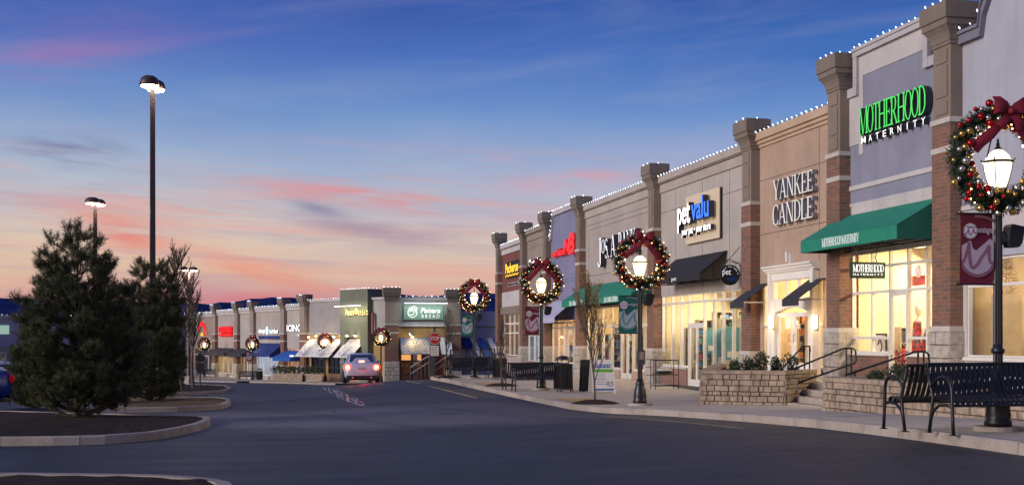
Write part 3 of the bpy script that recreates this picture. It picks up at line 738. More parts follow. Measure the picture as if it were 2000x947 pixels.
def shelf(par, fr, s0, s1, t, z0, h=1.9, n=4, seed=1, pal=None, mat=None):
    rnd = random.Random(seed); mb = MB(fr)
    mb.box(s0, s0 + .04, t - .2, t + .2, z0, z0 + h); mb.box(s1 - .04, s1, t - .2, t + .2, z0, z0 + h); mb.box(s0 + .04, s1 - .04, t - .2, t - .17, z0, z0 + h)
    for i in range(n + 1): mb.box(s0 + .04, s1 - .04, t - .168, t + .198, z0 + .1 + i * (h - .14) / n, z0 + .13 + i * (h - .14) / n)
    sh = mb.build('display_shelf', mat or SHELFM, par)
    mb = MB(fr); pal = pal or list(range(9))
    for i in range(n):
        s = s0 + .07
        while s < s1 - .2:
            w_ = rnd.uniform(.07, .22); hh = rnd.uniform(.14, (h - .14) / n - .07); zz = z0 + .132 + i * (h - .14) / n
            if rnd.random() < .86:
                if rnd.random() < .4: mb.lathe([(w_ * .42, 0), (w_ * .45, hh * .6), (w_ * .2, hh * .8), (w_ * .2, hh)], (s + w_ / 2, t + .05, zz), 8, rnd.choice(pal))
                else: mb.box(s, s + w_, t - .12, t + .12 + rnd.uniform(0, .05), zz, zz + hh, rnd.choice(pal))
            s += w_ + rnd.uniform(.01, .06)
    o = mb.build('merchandise', GM, sh); o['kind'] = 'stuff'
    return sh

RF = Frame((16.05, 0, 0), (0, -1))
def aisle(par, px, X0, w_, zf, h=1.8, n=4, seed=1, pal=None, off=0.0):
    """shelving that faces along the street, seen through the glass"""
    Y = PX(px, 600, 16.05)[0] + off
    return shelf(par, Frame((X0, Y, 0), (1, 0)), 0, w_, 0, zf, h, n, seed, pal)
def RS(px, py=600, X=16.05):
    Y, z_ = PX(px, py, X); return -Y
def RZ(px, py, X=16.05): return PX(px, py, X)[1]

def clothes_rack(par, X0, Y, w_, zf, seed=1, pal=(0, 4, 7, 5)):
    rnd = random.Random(seed); mb = MB()
    mb.tube([(X0, Y, zf), (X0, Y, zf + 1.35), (X0 + w_, Y, zf + 1.35), (X0 + w_, Y, zf)], .018, 6); r_ = mb.build('clothes_rack', METAL, par); mb = MB(); x_ = X0 + .08
    while x_ < X0 + w_ - .06:
        L_ = rnd.uniform(.55, .95); k = rnd.choice(pal); z_ = zf + 1.31; d_ = rnd.uniform(-.05, .05)
        mb.add([(x_, Y - .20, z_ - .1), (x_, Y, z_), (x_, Y + .20, z_ - .1), (x_ + d_, Y + .24, z_ - L_), (x_ + d_ * .5, Y - .02, z_ - L_ - .03), (x_ - d_, Y - .24, z_ - L_),
                (x_ + .045, Y - .20, z_ - .1), (x_ + .045, Y, z_), (x_ + .045, Y + .20, z_ - .1), (x_ + .06 + d_, Y + .24, z_ - L_), (x_ + .06, Y - .02, z_ - L_ - .03), (x_ + .06 - d_, Y - .24, z_ - L_)],
               [(0, 1, 2, 3, 4, 5), (11, 10, 9, 8, 7, 6)] + [(i, i + 6, (i + 1) % 6 + 6, (i + 1) % 6) for i in range(6)], k)
        x_ += rnd.uniform(.07, .13)
    o = mb.build('merchandise', GM, r_); o['kind'] = 'stuff'; return r_
# ------------------------------------------------------------------ the row of shops on the street
LAV = stucco('lavender_stucco', (.40, .405, .455)); LAVD = stucco('dusty_lavender_stucco', (.25, .25, .315)); PALE = stucco('pale_stucco', (.52, .48, .46))
TAN = stucco('tan_stucco', (.43, .305, .225)); BEIGE = stucco('beige_stucco', (.43, .385, .345)); BEIGE2 = stucco('warm_beige_stucco', (.40, .345, .31))
BLUES = stucco('slate_blue_stucco', (.22, .22, .33)); REDS = stucco('brick_red_stucco', (.20, .075, .065)); TRIMS = stucco('trim_stucco', (.47, .44, .45)); TANT = stucco('tan_trim_stucco', (.50, .36, .25))
ROOFM = pbr('roof_membrane', (.2, .2, .2), .9, 0, .1, 3)
JOINT = pbr('stucco_joint', (.10, .08, .075), .9, 0, 0)
PS = {1: -25.92, 2: -31.35, 3: -37.45, 4: -47.2, 5: -58.5, 6: -65.6, 7: -71.5, 8: -78.9}
PH = {1: 7.70, 2: 7.72, 3: 6.99, 4: 6.90, 5: 6.86, 6: 6.80, 7: 6.77, 8: 6.76}
ZB = {1: -1.10, 2: -1.12, 3: -1.35, 4: -1.83, 5: -1.85, 6: -1.95, 7: -2.05, 8: -2.2}
BD = {1: 5.05, 2: 5.05, 3: 4.35, 4: 4.34, 5: 4.30, 6: 4.25, 7: 4.22, 8: 4.2}
ST = {1: .25, 2: .25, 3: -.45, 4: -.45, 5: -.44, 6: -.5, 7: -.55, 8: -.6}
def shell(par, s0, s1, H, zlow, wallz, mat, depth=14, back=True):
    """front wall band above the glass, roof slab, flank and rear walls"""
    mb = MB(RF); mb.box(s0, s1, -.22, 0, wallz, H); w_ = mb.build('wall', mat, par)
    mb = MB(RF); mb.box(s0 + .002, s1 - .002, -depth, -.22, H - .6, H - .45); mb.build('roof', ROOFM, w_)
    mb = MB(RF); mb.box(s0 + .002, s1 - .002, -depth - .2, -depth, zlow - 1, H - .1); mb.box(s0 + .002, s0 + .1, -depth, -.22, H - .45, H - .05); mb.box(s1 - .1, s1 - .002, -depth, -.22, H - .45, H - .05)
    mb.box(s0 + .002, s0 + .1, -depth, -7.2, zlow - 1, H - .6); mb.box(s1 - .1, s1 - .002, -depth, -7.2, zlow - 1, H - .6)
    mb.build('rear_wall', TAUPE, par)
    return w_
def cornice(par, s0, s1, H, mat, kind=0):
    mb = MB(RF)
    if kind == 0: mold(mb, s0, s1, [(-.1, H - .44), (.05, H - .44), (.05, H - .36), (.12, H - .33), (.12, H - .24), (.20, H - .22), (.20, H + .02), (-.1, H + .02)])
    if kind == 1: 
        mold(mb, s0, s1, [(-.1, H - .26), (.10, H - .26), (.10, H - .22), (.16, H - .22), (.16, H + .02), (-.1, H + .02)]); mold(mb, s0, s1, [(.001, H - .62), (.06, H - .62), (.06, H - .30), (.001, H - .30)])
    return mb.build('cornice', mat, par)
def joints(par, lines, name='wall_joint'):
    mb = MB(RF)
    for a in lines:
        if a[0] == 'h': mb.box(a[1], a[2], .0, .006, a[3] - .009, a[3] + .009)
        else: mb.box(a[1] - .009, a[1] + .009, .0, .006, a[2], a[3])
    return mb.build(name, JOINT, par)
def ends(i): return PS[i] + .37, PS[i - 1] - .37     # s from the pillar far (i) to near (i-1)
SHOPS = 'shops joined in one row along the pavement'
def shop(name, label, i, s_mid=None):
    s = PS[i] if i > 0 else -20
    return thing('shop', label, 'shop', RF((s, 0, -1.8)), SHOPS)

# --- the lavender shop at the edge of the picture
B0 = shop('a', 'lavender stucco shop with a stepped parapet behind the big wreath lamp', 1)
s0 = PS[1] + .37; s1 = -14.0
mb = MB(RF); hlow = RZ(1900, 62); hst = -RS(1925)
sA, sB, sC = RS(1930), RS(1948), RS(1962)
prof = [(s0, 7.0), (RS(1925), 7.0), (RS(1917), 7.35), (RS(1930), 7.75), (RS(1960), 8.15), (RS(2010), 8.5), (s1, 8.5)]
prof = [(s0, 6.98), (RS(1922), 6.98), (RS(1927), 7.42), (RS(1945), 7.95), (RS(1985), 8.3), (RS(2020), 8.4), (s1, 8.4)]
mb.prism([(a, 0, b) for a, b in [(s0, 1.78)] + prof + [(s1, 1.78)]], (0, -.22, 0))
w0 = mb.build('wall', LAV, B0)
mb = MB(RF); pr2 = [(a, b) for a, b in prof]
for k_, ((a, b), (c, d)) in enumerate(zip(pr2, pr2[1:])):
    e_ = .003 * (k_ % 2); mb.prism([(a, .001, b - .26), (c, .001, d - .26), (c, .001, d + .02 + e_), (a, .001, b + .02 + e_)], (0, .129 + e_, 0)); mb.prism([(a, .135, b - .05), (c, .135, d - .05), (c, .135, d + .025 + e_), (a, .135, b + .025 + e_)], (0, .05 + e_, 0))
mb.build('cornice', stucco('slate_trim', (.20, .19, .24)), B0)
mb = MB(RF); mb.box(s0, s1, -14, -.22, 6.6, 6.75); mb.build('roof', ROOFM, B0)
zf = -1.1
mb = MB(RF); mb.box(s0, s1, .001, .03, 3.0, 3.28); mb.build('wall_band', LAVD, B0)
mb = MB(RF); mb.box(s0, s1, .001, .05, 2.90, 3.0); mb.box(s0, s1, .001, .03, 1.95, 2.05); mb.box(s0, s1, .001, .045, 1.98 + .3, 2.75); mb.build('wall_ledge', PALE, B0)
# piers beside the window
ws = [RS(1888), RS(1944), RS(2010), -17.5, s1 + .0]; wz = [RZ(1940, 697), RZ(1940, 556), 1.75]
mb = MB(RF); mb.box(s0, ws[0], -.22, -.001, zf - .3, 1.77); mb.box(ws[0], s1, -.22, -.001, zf - .4, wz[0]); mb.build('lower_wall', PALE, B0)
window(B0, RF, ws, wz, -.08, .07)
mb = MB(RF); mb.box(ws[0] - .05, s1, -.0, .08, wz[0] - .09, wz[0] - .02); mb.build('sill', WHITEF, B0)
room(B0, RF, s0 + .1, s1, zf, 2.3, 5.5, (.76, .60, .36), 280, (1, .80, .50), 4)
mb = MB(RF); mb.box(RS(1905), RS(1950), -1.4, -1.34, -.9, 1.4); mb.build('curtain', pbr('cream_curtain', (.7, .6, .42), .9, 0, .1, 2), B0)
shelf(B0, RF, RS(1975), -18.2, -2.6, zf, 1.9, 4, 3)
for k, (px_, x_) in enumerate(((1900, 17.6), (1930, 18.4), (1965, 17.2), (1990, 17.8))): clothes_rack(B0, x_, PX(px_, 600, 16.05)[0] + .9, 1.4, zf, 200 + k)
rt = thing('christmas_tree', 'golden christmas tree silhouette inside the shop by the big wreath', 'christmas tree', (16.6, PX(1966, 600, 16.6)[0], -.2)); Yt = PX(1966, 600, 16.6)[0]
rnd = random.Random(8); mb = MB(); zt0_ = RZ(1966, 575, 16.6); ht_ = RZ(1966, 492, 16.6) - zt0_
for k in range(900):
    u = rnd.random() ** .8; a_ = rnd.uniform(0, 6.28); r__ = (1 - u) * .34 * rnd.uniform(.6, 1.05) + .02; p = Vector((16.6 + r__ * math.cos(a_), Yt + r__ * math.sin(a_), zt0_ + ht_ * u)); d_ = Vector((math.cos(a_), math.sin(a_), .3)) * .06; s_ = Vector((-math.sin(a_), math.cos(a_), 0)) * .012
    mb.add([p - s_, p + s_, p + d_ + s_, p + d_ - s_], [(0, 1, 2, 3)])
mb.build('crown', pbr('golden_tinsel', (.45, .30, .08), .5, .3, .2, 9), rt); mb = MB(); mb.tube([(16.6, Yt, zt0_ - .0), (16.6, Yt, zt0_ + ht_)], .015, 5); mb.box(16.35, 16.85, Yt - .2, Yt + .2, -1.1, zt0_); mb.build('stand', SHELFM, rt)
# --- lavender + green awning shop
B1 = shop('b', 'lavender shop with a green awning and a brick pillar at each side', 2)
a, b = ends(2); a -= .0
H1 = RZ(1740, 68); zl = RZ(1662, 176)
mb = MB(RF)
sU = RS(1672); sV = RS(1818)
mb.prism([(p, 0, q) for p, q in [(a, 2.36), (b, 2.36), (b, zl), (sV, zl), (sV, H1), (sU, H1), (sU, zl), (a, zl)]], (0, -.22, 0))
w1 = mb.build('wall', LAVD, B1)
mb = MB(RF)
def trim(mb, pts, wd=.22, t0=.001, t1=.09):
    for (p, q), (r_, v) in zip(pts, pts[1:]):
        if abs(p - r_) < 1e-6: mb.box(p, p + wd * .9, t0, t1 - .003, min(q, v) - (wd if v > q else 0), max(q, v) - wd)
        else: mb.box(p, r_, t0, t1, q - wd, q)
trim(mb, [(a, zl), (sU, zl)], .24); mb.box(sU - .0, sU + .2, .001, .10, zl - .24, H1 - .2); mb.box(sU, sV, .001, .115, H1 - .2, H1 + .02); mb.box(sU + .002, sV, .001, .15, H1 - .06, H1 + .03); mb.box(sV - .2, sV, .001, .10, zl - .24, H1 - .2); mb.box(sV, b, .001, .09, zl - .24, zl)
mb.build('cornice', TRIMS, B1)
mb = MB(RF); mb.box(sU + .2, sV - .2, .001, .02, H1 - .75, H1 - .2); mb.box(sU + .2, sU + .42, .001, .021, 4.9, H1 - .75); mb.box(a, sU + .2, .001, .022, 5.2, zl - .24)
mb.box(a, b, .001, .04, 3.98, 4.10); mb.box(a, b, .001, .025, 3.55, 3.62); mb.box(a + .12, b, .001, .02, 2.2, 3.55); mb.build('wall_panel', PALE, B1)
mb = MB(RF); mb.box(a + .01, b - .01, -14, -.22, H1 - 1.1, H1 - 1.0); mb.build('roof', ROOFM, w1)
zf = -1.12
ms = [a + .02] + [RS(p) for p in (1699, 1733.5, 1769, 1806)] + [b - .02]
zz = [RZ(1700, 688), RZ(1700, 659.5), RZ(1700, 570.5), RZ(1700, 521), 2.30]
dr = (ms[2], ms[3])
mb = MB(RF)
for k in range(len(ms)): mb.box(ms[k] - .03, ms[k] + .03, -.15, -.05, zz[0] if k not in (2, 3) else zf, zz[-1])
for k in range(len(ms) - 1):
    for z_ in zz:
        if k == 2 and z_ < zz[2]: continue
        mb.box(ms[k] + .03, ms[k + 1] - .03, -.146, -.054, z_ - .035, z_ + .035)
f = mb.build('window', WHITEF, B1)
for k in range(len(ms) - 1):
    mb = MB(RF); zlo = zz[0] if k != 2 else zz[2]; mb.add([(ms[k], -.1, zlo), (ms[k + 1], -.1, zlo), (ms[k + 1], -.1, zz[-1]), (ms[k], -.1, zz[-1])], [(0, 1, 2, 3)]); mb.build('pane', GLASS, f)
door(B1, RF, ms[2] + .03, ms[3] - .03, zf, zz[2] - .04, -.1, .09)
mb = MB(RF)
for p, q in ((a, ms[2] - .03), (ms[3] + .03, b)): mb.box(p, q, -.2, .0, zf - .3, zz[0] - .08)
mb.build('knee_wall', BRICK, B1)
mb = MB(RF)
for p, q in ((a, ms[2] - .03), (ms[3] + .03, b)): mb.box(p, q, -.2, .05, zz[0] - .08, zz[0] - .02)
mb.build('sill', WHITEF, B1)
room(B1, RF, a + .02, b - .02, zf, 2.45, 6, (.80, .68, .44), 380, (1, .81, .50), 3)
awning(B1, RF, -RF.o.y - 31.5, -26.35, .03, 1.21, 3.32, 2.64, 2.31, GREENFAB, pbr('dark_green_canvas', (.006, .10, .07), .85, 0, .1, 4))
shelf(B1, RF, a + .3, a + 1.7, -4.0, zf, 2.0, 4, 9, [0, 4, 5, 3])
shelf(B1, RF, -27.6, -26.6, -4.6, zf, 2.0, 4, 19, [0, 4, 7])
pillar(B1, RF, PS[1], PH[1], ZB[1], BD[1], ST[1])
aisle(B1, 1702, 16.6, 1.5, zf, 1.9, 4, 81, [0, 4, 7, 5], 1.6); aisle(B1, 1750, 17.3, 1.6, zf, 1.4, 3, 82, [0, 4, 7], 2.2); aisle(B1, 1800, 16.9, 1.0, zf, 1.2, 2, 83, [7, 0, 4], 1.4)
for k, (px_, x_) in enumerate(((1690, 17.0), (1712, 17.6), (1745, 17.2), (1778, 17.8), (1800, 17.0))): clothes_rack(B1, x_, PX(px_, 600, 16.05)[0] + 1.1, 1.3, zf, 210 + k)
# mannequin: torso form in a red plaid dress
def plaid():
    m_ = bpy.data.materials.new('red_plaid'); m_.use_nodes = True; q = NT(m_.node_tree); b_ = q.n['Principled BSDF']
    x_, y_, z_ = q.sep(q.node('ShaderNodeNewGeometry').outputs['Position'])
    f1 = q.m('LESS_THAN', q.m('FRACT', q.m('MULTIPLY', z_, 7)), .45); f2 = q.m('LESS_THAN', q.m('FRACT', q.m('MULTIPLY', q.m('ADD', x_, y_), 7)), .45)
    q.l.new(q.mix(q.m('MULTIPLY', q.m('ADD', f1, f2), .5), (.45, .02, .02), (.03, .02, .02)), b_.inputs['Base Color']); return m_
def mannequin(s, t, z0, label, dress, fr=RF):
    r_ = thing('mannequin', label, 'mannequin', fr((s, t, z0)), None)
    mb = MB(fr)
    mb.lathe([(.16, 0), (.16, .02), (.02, .03), (.02, .5)], (s, t, z0), 10); mb.build('stand', METAL, r_)
    mb = MB(fr); c = (s, t, z0)
    def ell(prof, cx=s, m_=0):
        seg = 14; vs = []
        for rx, ry, z_ in prof:
            for k in range(seg): an = 2 * math.pi * k / seg; vs.append((cx + rx * math.cos(an), t + ry * math.sin(an), z0 + z_))
        n = len(prof); mb.add(vs, [(i * seg + k, i * seg + (k + 1) % seg, (i + 1) * seg + (k + 1) % seg, (i + 1) * seg + k) for i in range(n - 1) for k in range(seg)] + [tuple(range(seg - 1, -1, -1)), tuple((n - 1) * seg + k for k in range(seg))], m_)
    ell([(.12, .09, 1.28), (.19, .11, 1.36), (.18, .10, 1.40), (.06, .06, 1.45), (.05, .05, 1.52), (.07, .08, 1.58), (.085, .10, 1.68), (.07, .085, 1.76), (.02, .02, 1.80)])
    for sg in (-1, 1):
        mb.tube([(s + sg * .19, t, z0 + 1.36), (s + sg * .24, t + .01, z0 + 1.1), (s + sg * .23, t + .06, z0 + .85)], [.045, .036, .025], 8)
        mb.tube([(s + sg * .08, t, z0 + .65), (s + sg * .08, t, z0 + .35), (s + sg * .08, t + .02, z0 + .06)], [.07, .05, .035], 8)
    mb.build('body', pbr('mannequin_cream', (.7, .6, .48), .4, 0, .03, 5), r_, True)
    mb = MB(fr); ell([(.235, .19, .55), (.21, .17, .75), (.175, .14, .95), (.14, .11, 1.12), (.18, .13, 1.24), (.195, .12, 1.36), (.10, .08, 1.42)]); mb.build('dress', dress, r_, True)
    return r_
mannequin(RS(1787, X=16.7), -.75, -.98, 'cream mannequin in a red plaid dress behind the shop glass', plaid())
mb = MB(RF); s_ = RS(1712, X=16.4); mb.box(s_ - .3, s_ + .3, -.5, -.47, -.95, .1); mb.box(s_ - .25, s_ + .25, -.468, -.46, -.9, .05, 1)
mb.tube([(s_ - .12, -.455, -.2), (s_, -.455, -.02), (s_ + .1, -.455, -.25), (s_ - .02, -.455, -.5), (s_ + .12, -.455, -.75)], .02, 4, 0)
o = tag(mb.build('poster', [BLACKM, WHITEP], None, loc=RF((s_, -.5, -.5))), 'white poster with a dark figure outline behind the shop window', 'poster')
mb = MB(RF); s_ = RS(1790, X=16.3); zc_ = RZ(1790, 532); mb.box(s_ - .3, s_ + .3, -.32, -.30, zc_ - .3, zc_ - .05); mb.ball((s_, -.31, zc_ + .05), .17, 12, 8, 1, (1, .2, 1))
tag(mb.build('poster', [GM[0], WHITEP], None, loc=RF((s_, -.3, zc_))), 'red and white hanging poster high in the shop window', 'poster')
# its signs
def sign_mat(c, st): return emis('lit_letter', c, st)
r_ = thing('shop_sign', 'glowing green MOTHERHOOD MATERNITY letters on the lavender wall', 'shop sign', RF((RS(1740), .2, 4.6)))
GRN = emis('green_letter_face', (.08, .9, .14), .72, (.05, .35, .06)); WHT = emis('white_letter_face', (1, .97, .92), .95)
mb = MB(RF); sa, sb = RS(1675, X=15.8), RS(1806, X=15.8); serif(mb, 'MOTHERHOOD', sa, sb, RZ(1675, 265, 15.8), RZ(1675, 213, 15.8), .03, .22, .10); mb.build('lettering', [GRN, RETURN], r_)
mb = MB(RF); zq = RZ(1676, 283, 15.85)
W_ = 'MATERNITY'; w_ = (sb - sa) / 9
for i, ch in enumerate(W_): sans(mb, ch, sa + i * w_ + w_ * (.45 if ch == 'I' else .18 if ch == 'M' else .26), sa + i * w_ + w_ * (.55 if ch == 'I' else .82 if ch == 'M' else .72), zq, zq + .17, .03, .18, 0, .005)
mb.build('small_lettering', [WHT, RETURN], r_)
lw = emis('awning_lettering', (.8, .9, .85), .12, (.8, .85, .8))
mb = MB(RF); serif(mb, 'MOTHERHOOD MATERNITY', RS(1606, X=14.84), RS(1678, X=14.84), 2.38, 2.60, 1.212, 1.228, .10)
tag(mb.build('awning_lettering', [lw, lw], None, loc=RF((-29.5, 1.2, 2.4))), 'small white MOTHERHOOD MATERNITY words on the green awning valance', 'lettering')
# hanging blade sign facing along the street
r_ = thing('blade_sign', 'small dark green MOTHERHOOD sign hanging under the green awning', 'hanging sign', (14.55, 27.9, 2.3))
YB = 28.6; BF = Frame((0, YB, 0), (1, 0))
xa = None
def XB(px, Y): return Y * math.tan(math.atan((px - 1000) / F) + YAW)
def ZB_(px, py, Y): X = XB(px, Y); return (HY - py) / F * (Y * CA + X * SA)
xa, xb = XB(1660.5, YB), XB(1727.5, YB); za, zb_ = ZB_(1694, 543.5, YB), ZB_(1694, 512, YB)
DG = pbr('dark_green_sign', (.015, .05, .02), .5, 0, .1, 5)
mb = MB(BF); mb.box(xa, xb, -.04, .04, za, zb_); mb.build('sign_board', DG, r_)
mb = MB(BF); serif(mb, 'MOTHERHOOD', xa + .05, xb - .04, za + .16, zb_ - .06, .04, .055, .10)
for i, ch in enumerate(W_): w2 = (xb - xa - .1) / 9; sans(mb, ch, xa + .06 + (i + (.28 if ch == 'I' else 0)) * w2, xa + .06 + (i + (.42 if ch == 'I' else .7)) * w2, za + .07, za + .12, .04, .05)
mb.build('lettering', [WHT, WHT], r_)
mb = MB(BF); xm = xa + (xb - xa) * .78; mb.tube([(xm, 0, zb_), (xm - .05, 0, zb_ + .12), (xm, 0, zb_ + .25), (xm + .05, 0, 2.4)], .014, 5); mb.tube([(xa + .15, 0, zb_), (xa + .15, 0, 2.36)], .012, 5); mb.build('bracket', BLACKM, r_)
light_string(RF, [(sU, .12, H1 + .04), (sV, .12, H1 + .04)], 'bulb string over the lavender parapet of the green awning shop')
light_string(RF, [(PS[2] - .5, .52, PH[2] + .01), (PS[2] + .5, .52, PH[2] + .01), (PS[2] + .5, -.1, PH[2] + .01)], 'bulb string round the tall pillar cap between lavender and tan walls')
light_string(RF, [(PS[1] - .5, .52, PH[1] + .01), (PS[1] + .5, .52, PH[1] + .01)] + [(p, .2, q + .05) for p, q in prof[:7]], 'bulb string climbing the stepped parapet past the tallest pillar cap')

# --- tan shop
B2 = shop('c', 'tan stucco shop with a tall white door surround and grey awnings', 3)
a, b = ends(3); H2 = RZ(1478, 266); zf = -1.12
sl, sr = RS(1508), RS(1597)
shell_w = shell(B2, a, b, H2, zf, 2.1, TAN)
cornice(B2, a, b, H2, TANT)
mb = MB(RF); zt = 2.1; side_top = RZ(1496, 556)
wl0, wl1, wr0, wr1 = RS(1490), sl, sr, RS(1613)
mb.box(a, wl0, -.22, 0, zf - .4, 2.1); mb.box(wl0, wl1, -.22, 0, side_top, 2.1); mb.box(wr0, wr1, -.22, 0, side_top, 2.1); mb.box(wr1, b, -.22, 0, zf - .4, 2.1); mb.box(wl1, wr0, -.22, 0, 2.0, 2.1)
mb.build('lower_wall', TAN, B2)
dp = RS(1601); joints(B2, [('h', a, b, RZ(1483, 355)), ('h', a, b, RZ(1485, 459)), ('v', dp - .02, 1.7, H2 - .45)])
for p, q in ((wl0, wl1), (wr0, wr1)): window(B2, RF, [p, (p + q) / 2, q], [-.9, .35, side_top], -.1, .045)
# white surround
mb = MB(RF); zc = RZ(1508, 535)
mb.box(sl, sl + .20, -.1, .16, zf, zc); mb.box(sr - .20, sr, -.1, .16, zf, zc)
mb.box(sl + .20, sr - .20, -.1, .11, zc - .24, zc)
zt0, zt1 = RZ(1523, 586), RZ(1523, 548); zd = RZ(1535, 611)
mb.box(sl + .2, sr - .2, -.1, .11, zd + .22, zt0)
mb.box(sl + .2, sl + .42, -.1, .11, zf, zd + .22); mb.box(sr - .42, sr - .2, -.1, .11, zf, zd + .22)
n = 16
for k in range(n):   # arched head over the doors
    p0 = sl + .42 + (sr - sl - .84) * k / n; p1 = sl + .42 + (sr - sl - .84) * (k + 1) / n; u0, u1 = (k / n - .5) * 2, ((k + 1) / n - .5) * 2
    mb.prism([(p0, -.1, zd + .16 * (1 - u0 * u0)), (p1, -.1, zd + .16 * (1 - u1 * u1)), (p1, -.1, zd + .22), (p0, -.1, zd + .22)], (0, .2, 0))
sur = mb.build('door_surround', WHITEP, B2)
mb = MB(RF); mold(mb, sl - .14, sr + .14, [(0, zc), (.17, zc), (.19, zc + .05), (.24, zc + .07), (.26, zc + .13), (.32, zc + .16), (.32, zc + .21), (0, zc + .21)]); mb.build('crown_molding', WHITEP, sur)
m3 = [sl + .3 + (sr - sl - .6) * k / 3 for k in range(4)]
window(B2, RF, m3, [zt0, zt1], .02, .06, WHITEP)
dm = (sl + sr) / 2
for p, q, h in ((sl + .46, dm, 1), (dm + .004, sr - .46, -1)): door(B2, RF, p, q, zf, zd, .0, .13, .35, None, WHITEP, h)
mb = MB(RF); sans(mb, '2801', dm + .2, dm + .45, zd - .5, zd - .34, .006, .012); mb.build('door_number', [WHITEP, WHITEP], B2)
room(B2, RF, a + .1, b - .1, zf, 2.3, 6, (.85, .64, .38), 300, (1, .76, .44), 3)
shelf(B2, RF, sl + .4, dm - .12, -1.6, zf, 1.8, 5, 5, [6, 2, 0, 4]); shelf(B2, RF, dm + .25, sr - .3, -2.2, zf, 1.9, 5, 6, [4, 1, 3, 8, 2])
aisle(B2, 1543, 16.7, 1.0, zf, 1.9, 5, 150, [6, 0, 4, 2], 1.0); aisle(B2, 1563, 16.9, 1.2, zf, 1.7, 5, 151, [4, 1, 3, 8, 2], 1.3)
for (pe, pf, nm) in ((1506, 37.3, 'l'), (1614, 33.5, 'r')):
    Yn = PX(pe, 600, 16.05)[0]
    za_ = RZ(pe, 552 if nm == 'l' else 542); tf = .93 if nm == 'l' else .86
    awning(B2, RF, -pf, -Yn, .02, tf, za_, za_ - .60, za_ - .80, DARKFAB, sides=False, frame=False)
    mb = MB(RF)
    for s in (-pf + .05, -Yn - .05): mb.bar((s, 0, za_ - .62), (s, tf - .03, za_ - .62), .03)
    mb.build('awning_arm', METAL, B2)
r_ = thing('shop_sign', 'white YANKEE CANDLE letters in two lines on the tan wall', 'shop sign', RF((-34.5, .2, 4)))
IVORY = emis('ivory_letter_face', (.95, .93, .80), .34, (.6, .6, .5))
RETG = pbr('grey_letter_return', (.20, .19, .26), .5, 0, 0)
for wd, p0, p1, y0_, y1_ in (('YANKEE', 1509, 1587, 392, 354), ('CANDLE', 1508, 1587, 441, 402)):
    mb = MB(RF); serif(mb, wd, RS(p0, X=15.85), RS(p1, X=15.85), RZ(p0, y0_, 15.85), RZ(p0, y1_, 15.85), .04, .2, .05); mb.build('lettering', [IVORY, RETG], r_)
r_ = thing('wall_lamp', 'small white floodlight box above the white door surround', 'wall lamp', RF((RS(1547), 0, 2.2)))
mb = MB(RF); s_ = RS(1547); mb.box(s_ - .07, s_ + .07, .001, .1, zc + .25, zc + .55); mb.box(s_ - .05, s_ + .05, .1, .2, zc + .3, zc + .6); mb.build('housing', WHITEP, r_)
SC = emis('sconce_glass', (1, .72, .32), 7)
for px_, lab in ((1507.5, 'glowing sconce on the far post of the white door surround'), (1592.5, 'glowing sconce on the near post of the white door surround')):
    s_ = RS(px_, X=15.8); zz_ = RZ(px_, 629, 15.8); r_ = thing('wall_sconce', lab, 'wall lamp', RF((s_, .16, zz_)), 'sconces beside the white doors')
    mb = MB(RF); mb.lathe([(.065, -.2), (.085, -.05), (.085, .13), (.07, .2)], (s_, .28, zz_), 12); mb.build('lamp_glass', SC, r_)
    mb = MB(RF)
    for dz in (-.2, -.02, .14): mb.lathe([(.094, dz - .01), (.094, dz + .012)], (s_, .28, zz_), 12)
    mb.box(s_ - .03, s_ + .03, .16, .2, zz_ - .25, zz_ + .2); mb.bar((s_, .18, zz_ - .21), (s_, .28, zz_ - .21), .03); mb.build('bracket', METAL, r_)
    pl = bpy.data.lights.new('sconce_light', 'POINT'); pl.energy = 14; pl.color = (1, .68, .32); pl.shadow_soft_size = .1
    po = bpy.data.objects.new('sconce_light', pl); C.objects.link(po); po.location = RF((s_, .5, zz_))
pillar(B2, RF, PS[2], PH[2], ZB[2], BD[2], ST[2])
light_string(RF, [(a, .2, H2 + .03), (b, .2, H2 + .03)], 'bulb string along the tan cornice above the candle letters', .33)
light_string(RF, cap_pts(PS[3], PH[3]), 'bulb string round the pillar cap between tan and beige walls', .4)

# --- pet shop
B3 = shop('d', 'beige shop with a black awning and tall lit windows', 4)
a, b = ends(4); H3 = RZ(1288, 349); zf = -1.83
shell(B3, a, b, H3, zf, 1.62, BEIGE); cornice(B3, a, b, H3, BEIGE2, 1)
joints(B3, [('h', a, b, RZ(1291, 417)), ('v', RS(1320), 1.7, H3 - .65), ('v', RS(1425), 1.7, H3 - .65), ('v', RS(1372), 1.7, H3 - .65)])
pillar(B3, RF, PS[3], PH[3], ZB[3], BD[3], ST[3])
ms = [a + .04] + [RS(p) for p in (1310, 1327, 1342, 1372, 1391, 1408, 1428)] + [b - .04]
zz = [RZ(1300, 713), RZ(1300, 593.5), 1.62]
mb = MB(RF)
for k, s in enumerate(ms): mb.box(s - .035, s + .035, -.16, -.04, zf if k in (3, 4) else zz[0], zz[-1])
for k in range(len(ms) - 1):
    for z_ in zz:
        if k == 3 and z_ == zz[0]: continue
        mb.box(ms[k] + .035, ms[k + 1] - .035, -.155, -.045, z_ - .04, z_ + .04)
dz = RZ(1345, 636)
mb.box(ms[3] + .035, ms[4] - .035, -.155, -.045, dz, dz + .1)
f = mb.build('window', WHITEF, B3)
for k in range(len(ms) - 1):
    mb = MB(RF); zlo = zz[0] if k != 3 else dz + .1; mb.add([(ms[k], -.1, zlo), (ms[k + 1], -.1, zlo), (ms[k + 1], -.1, zz[-1]), (ms[k], -.1, zz[-1])], [(0, 1, 2, 3)]); mb.build('pane', GLASS, f)
mid = (ms[3] + ms[4]) / 2
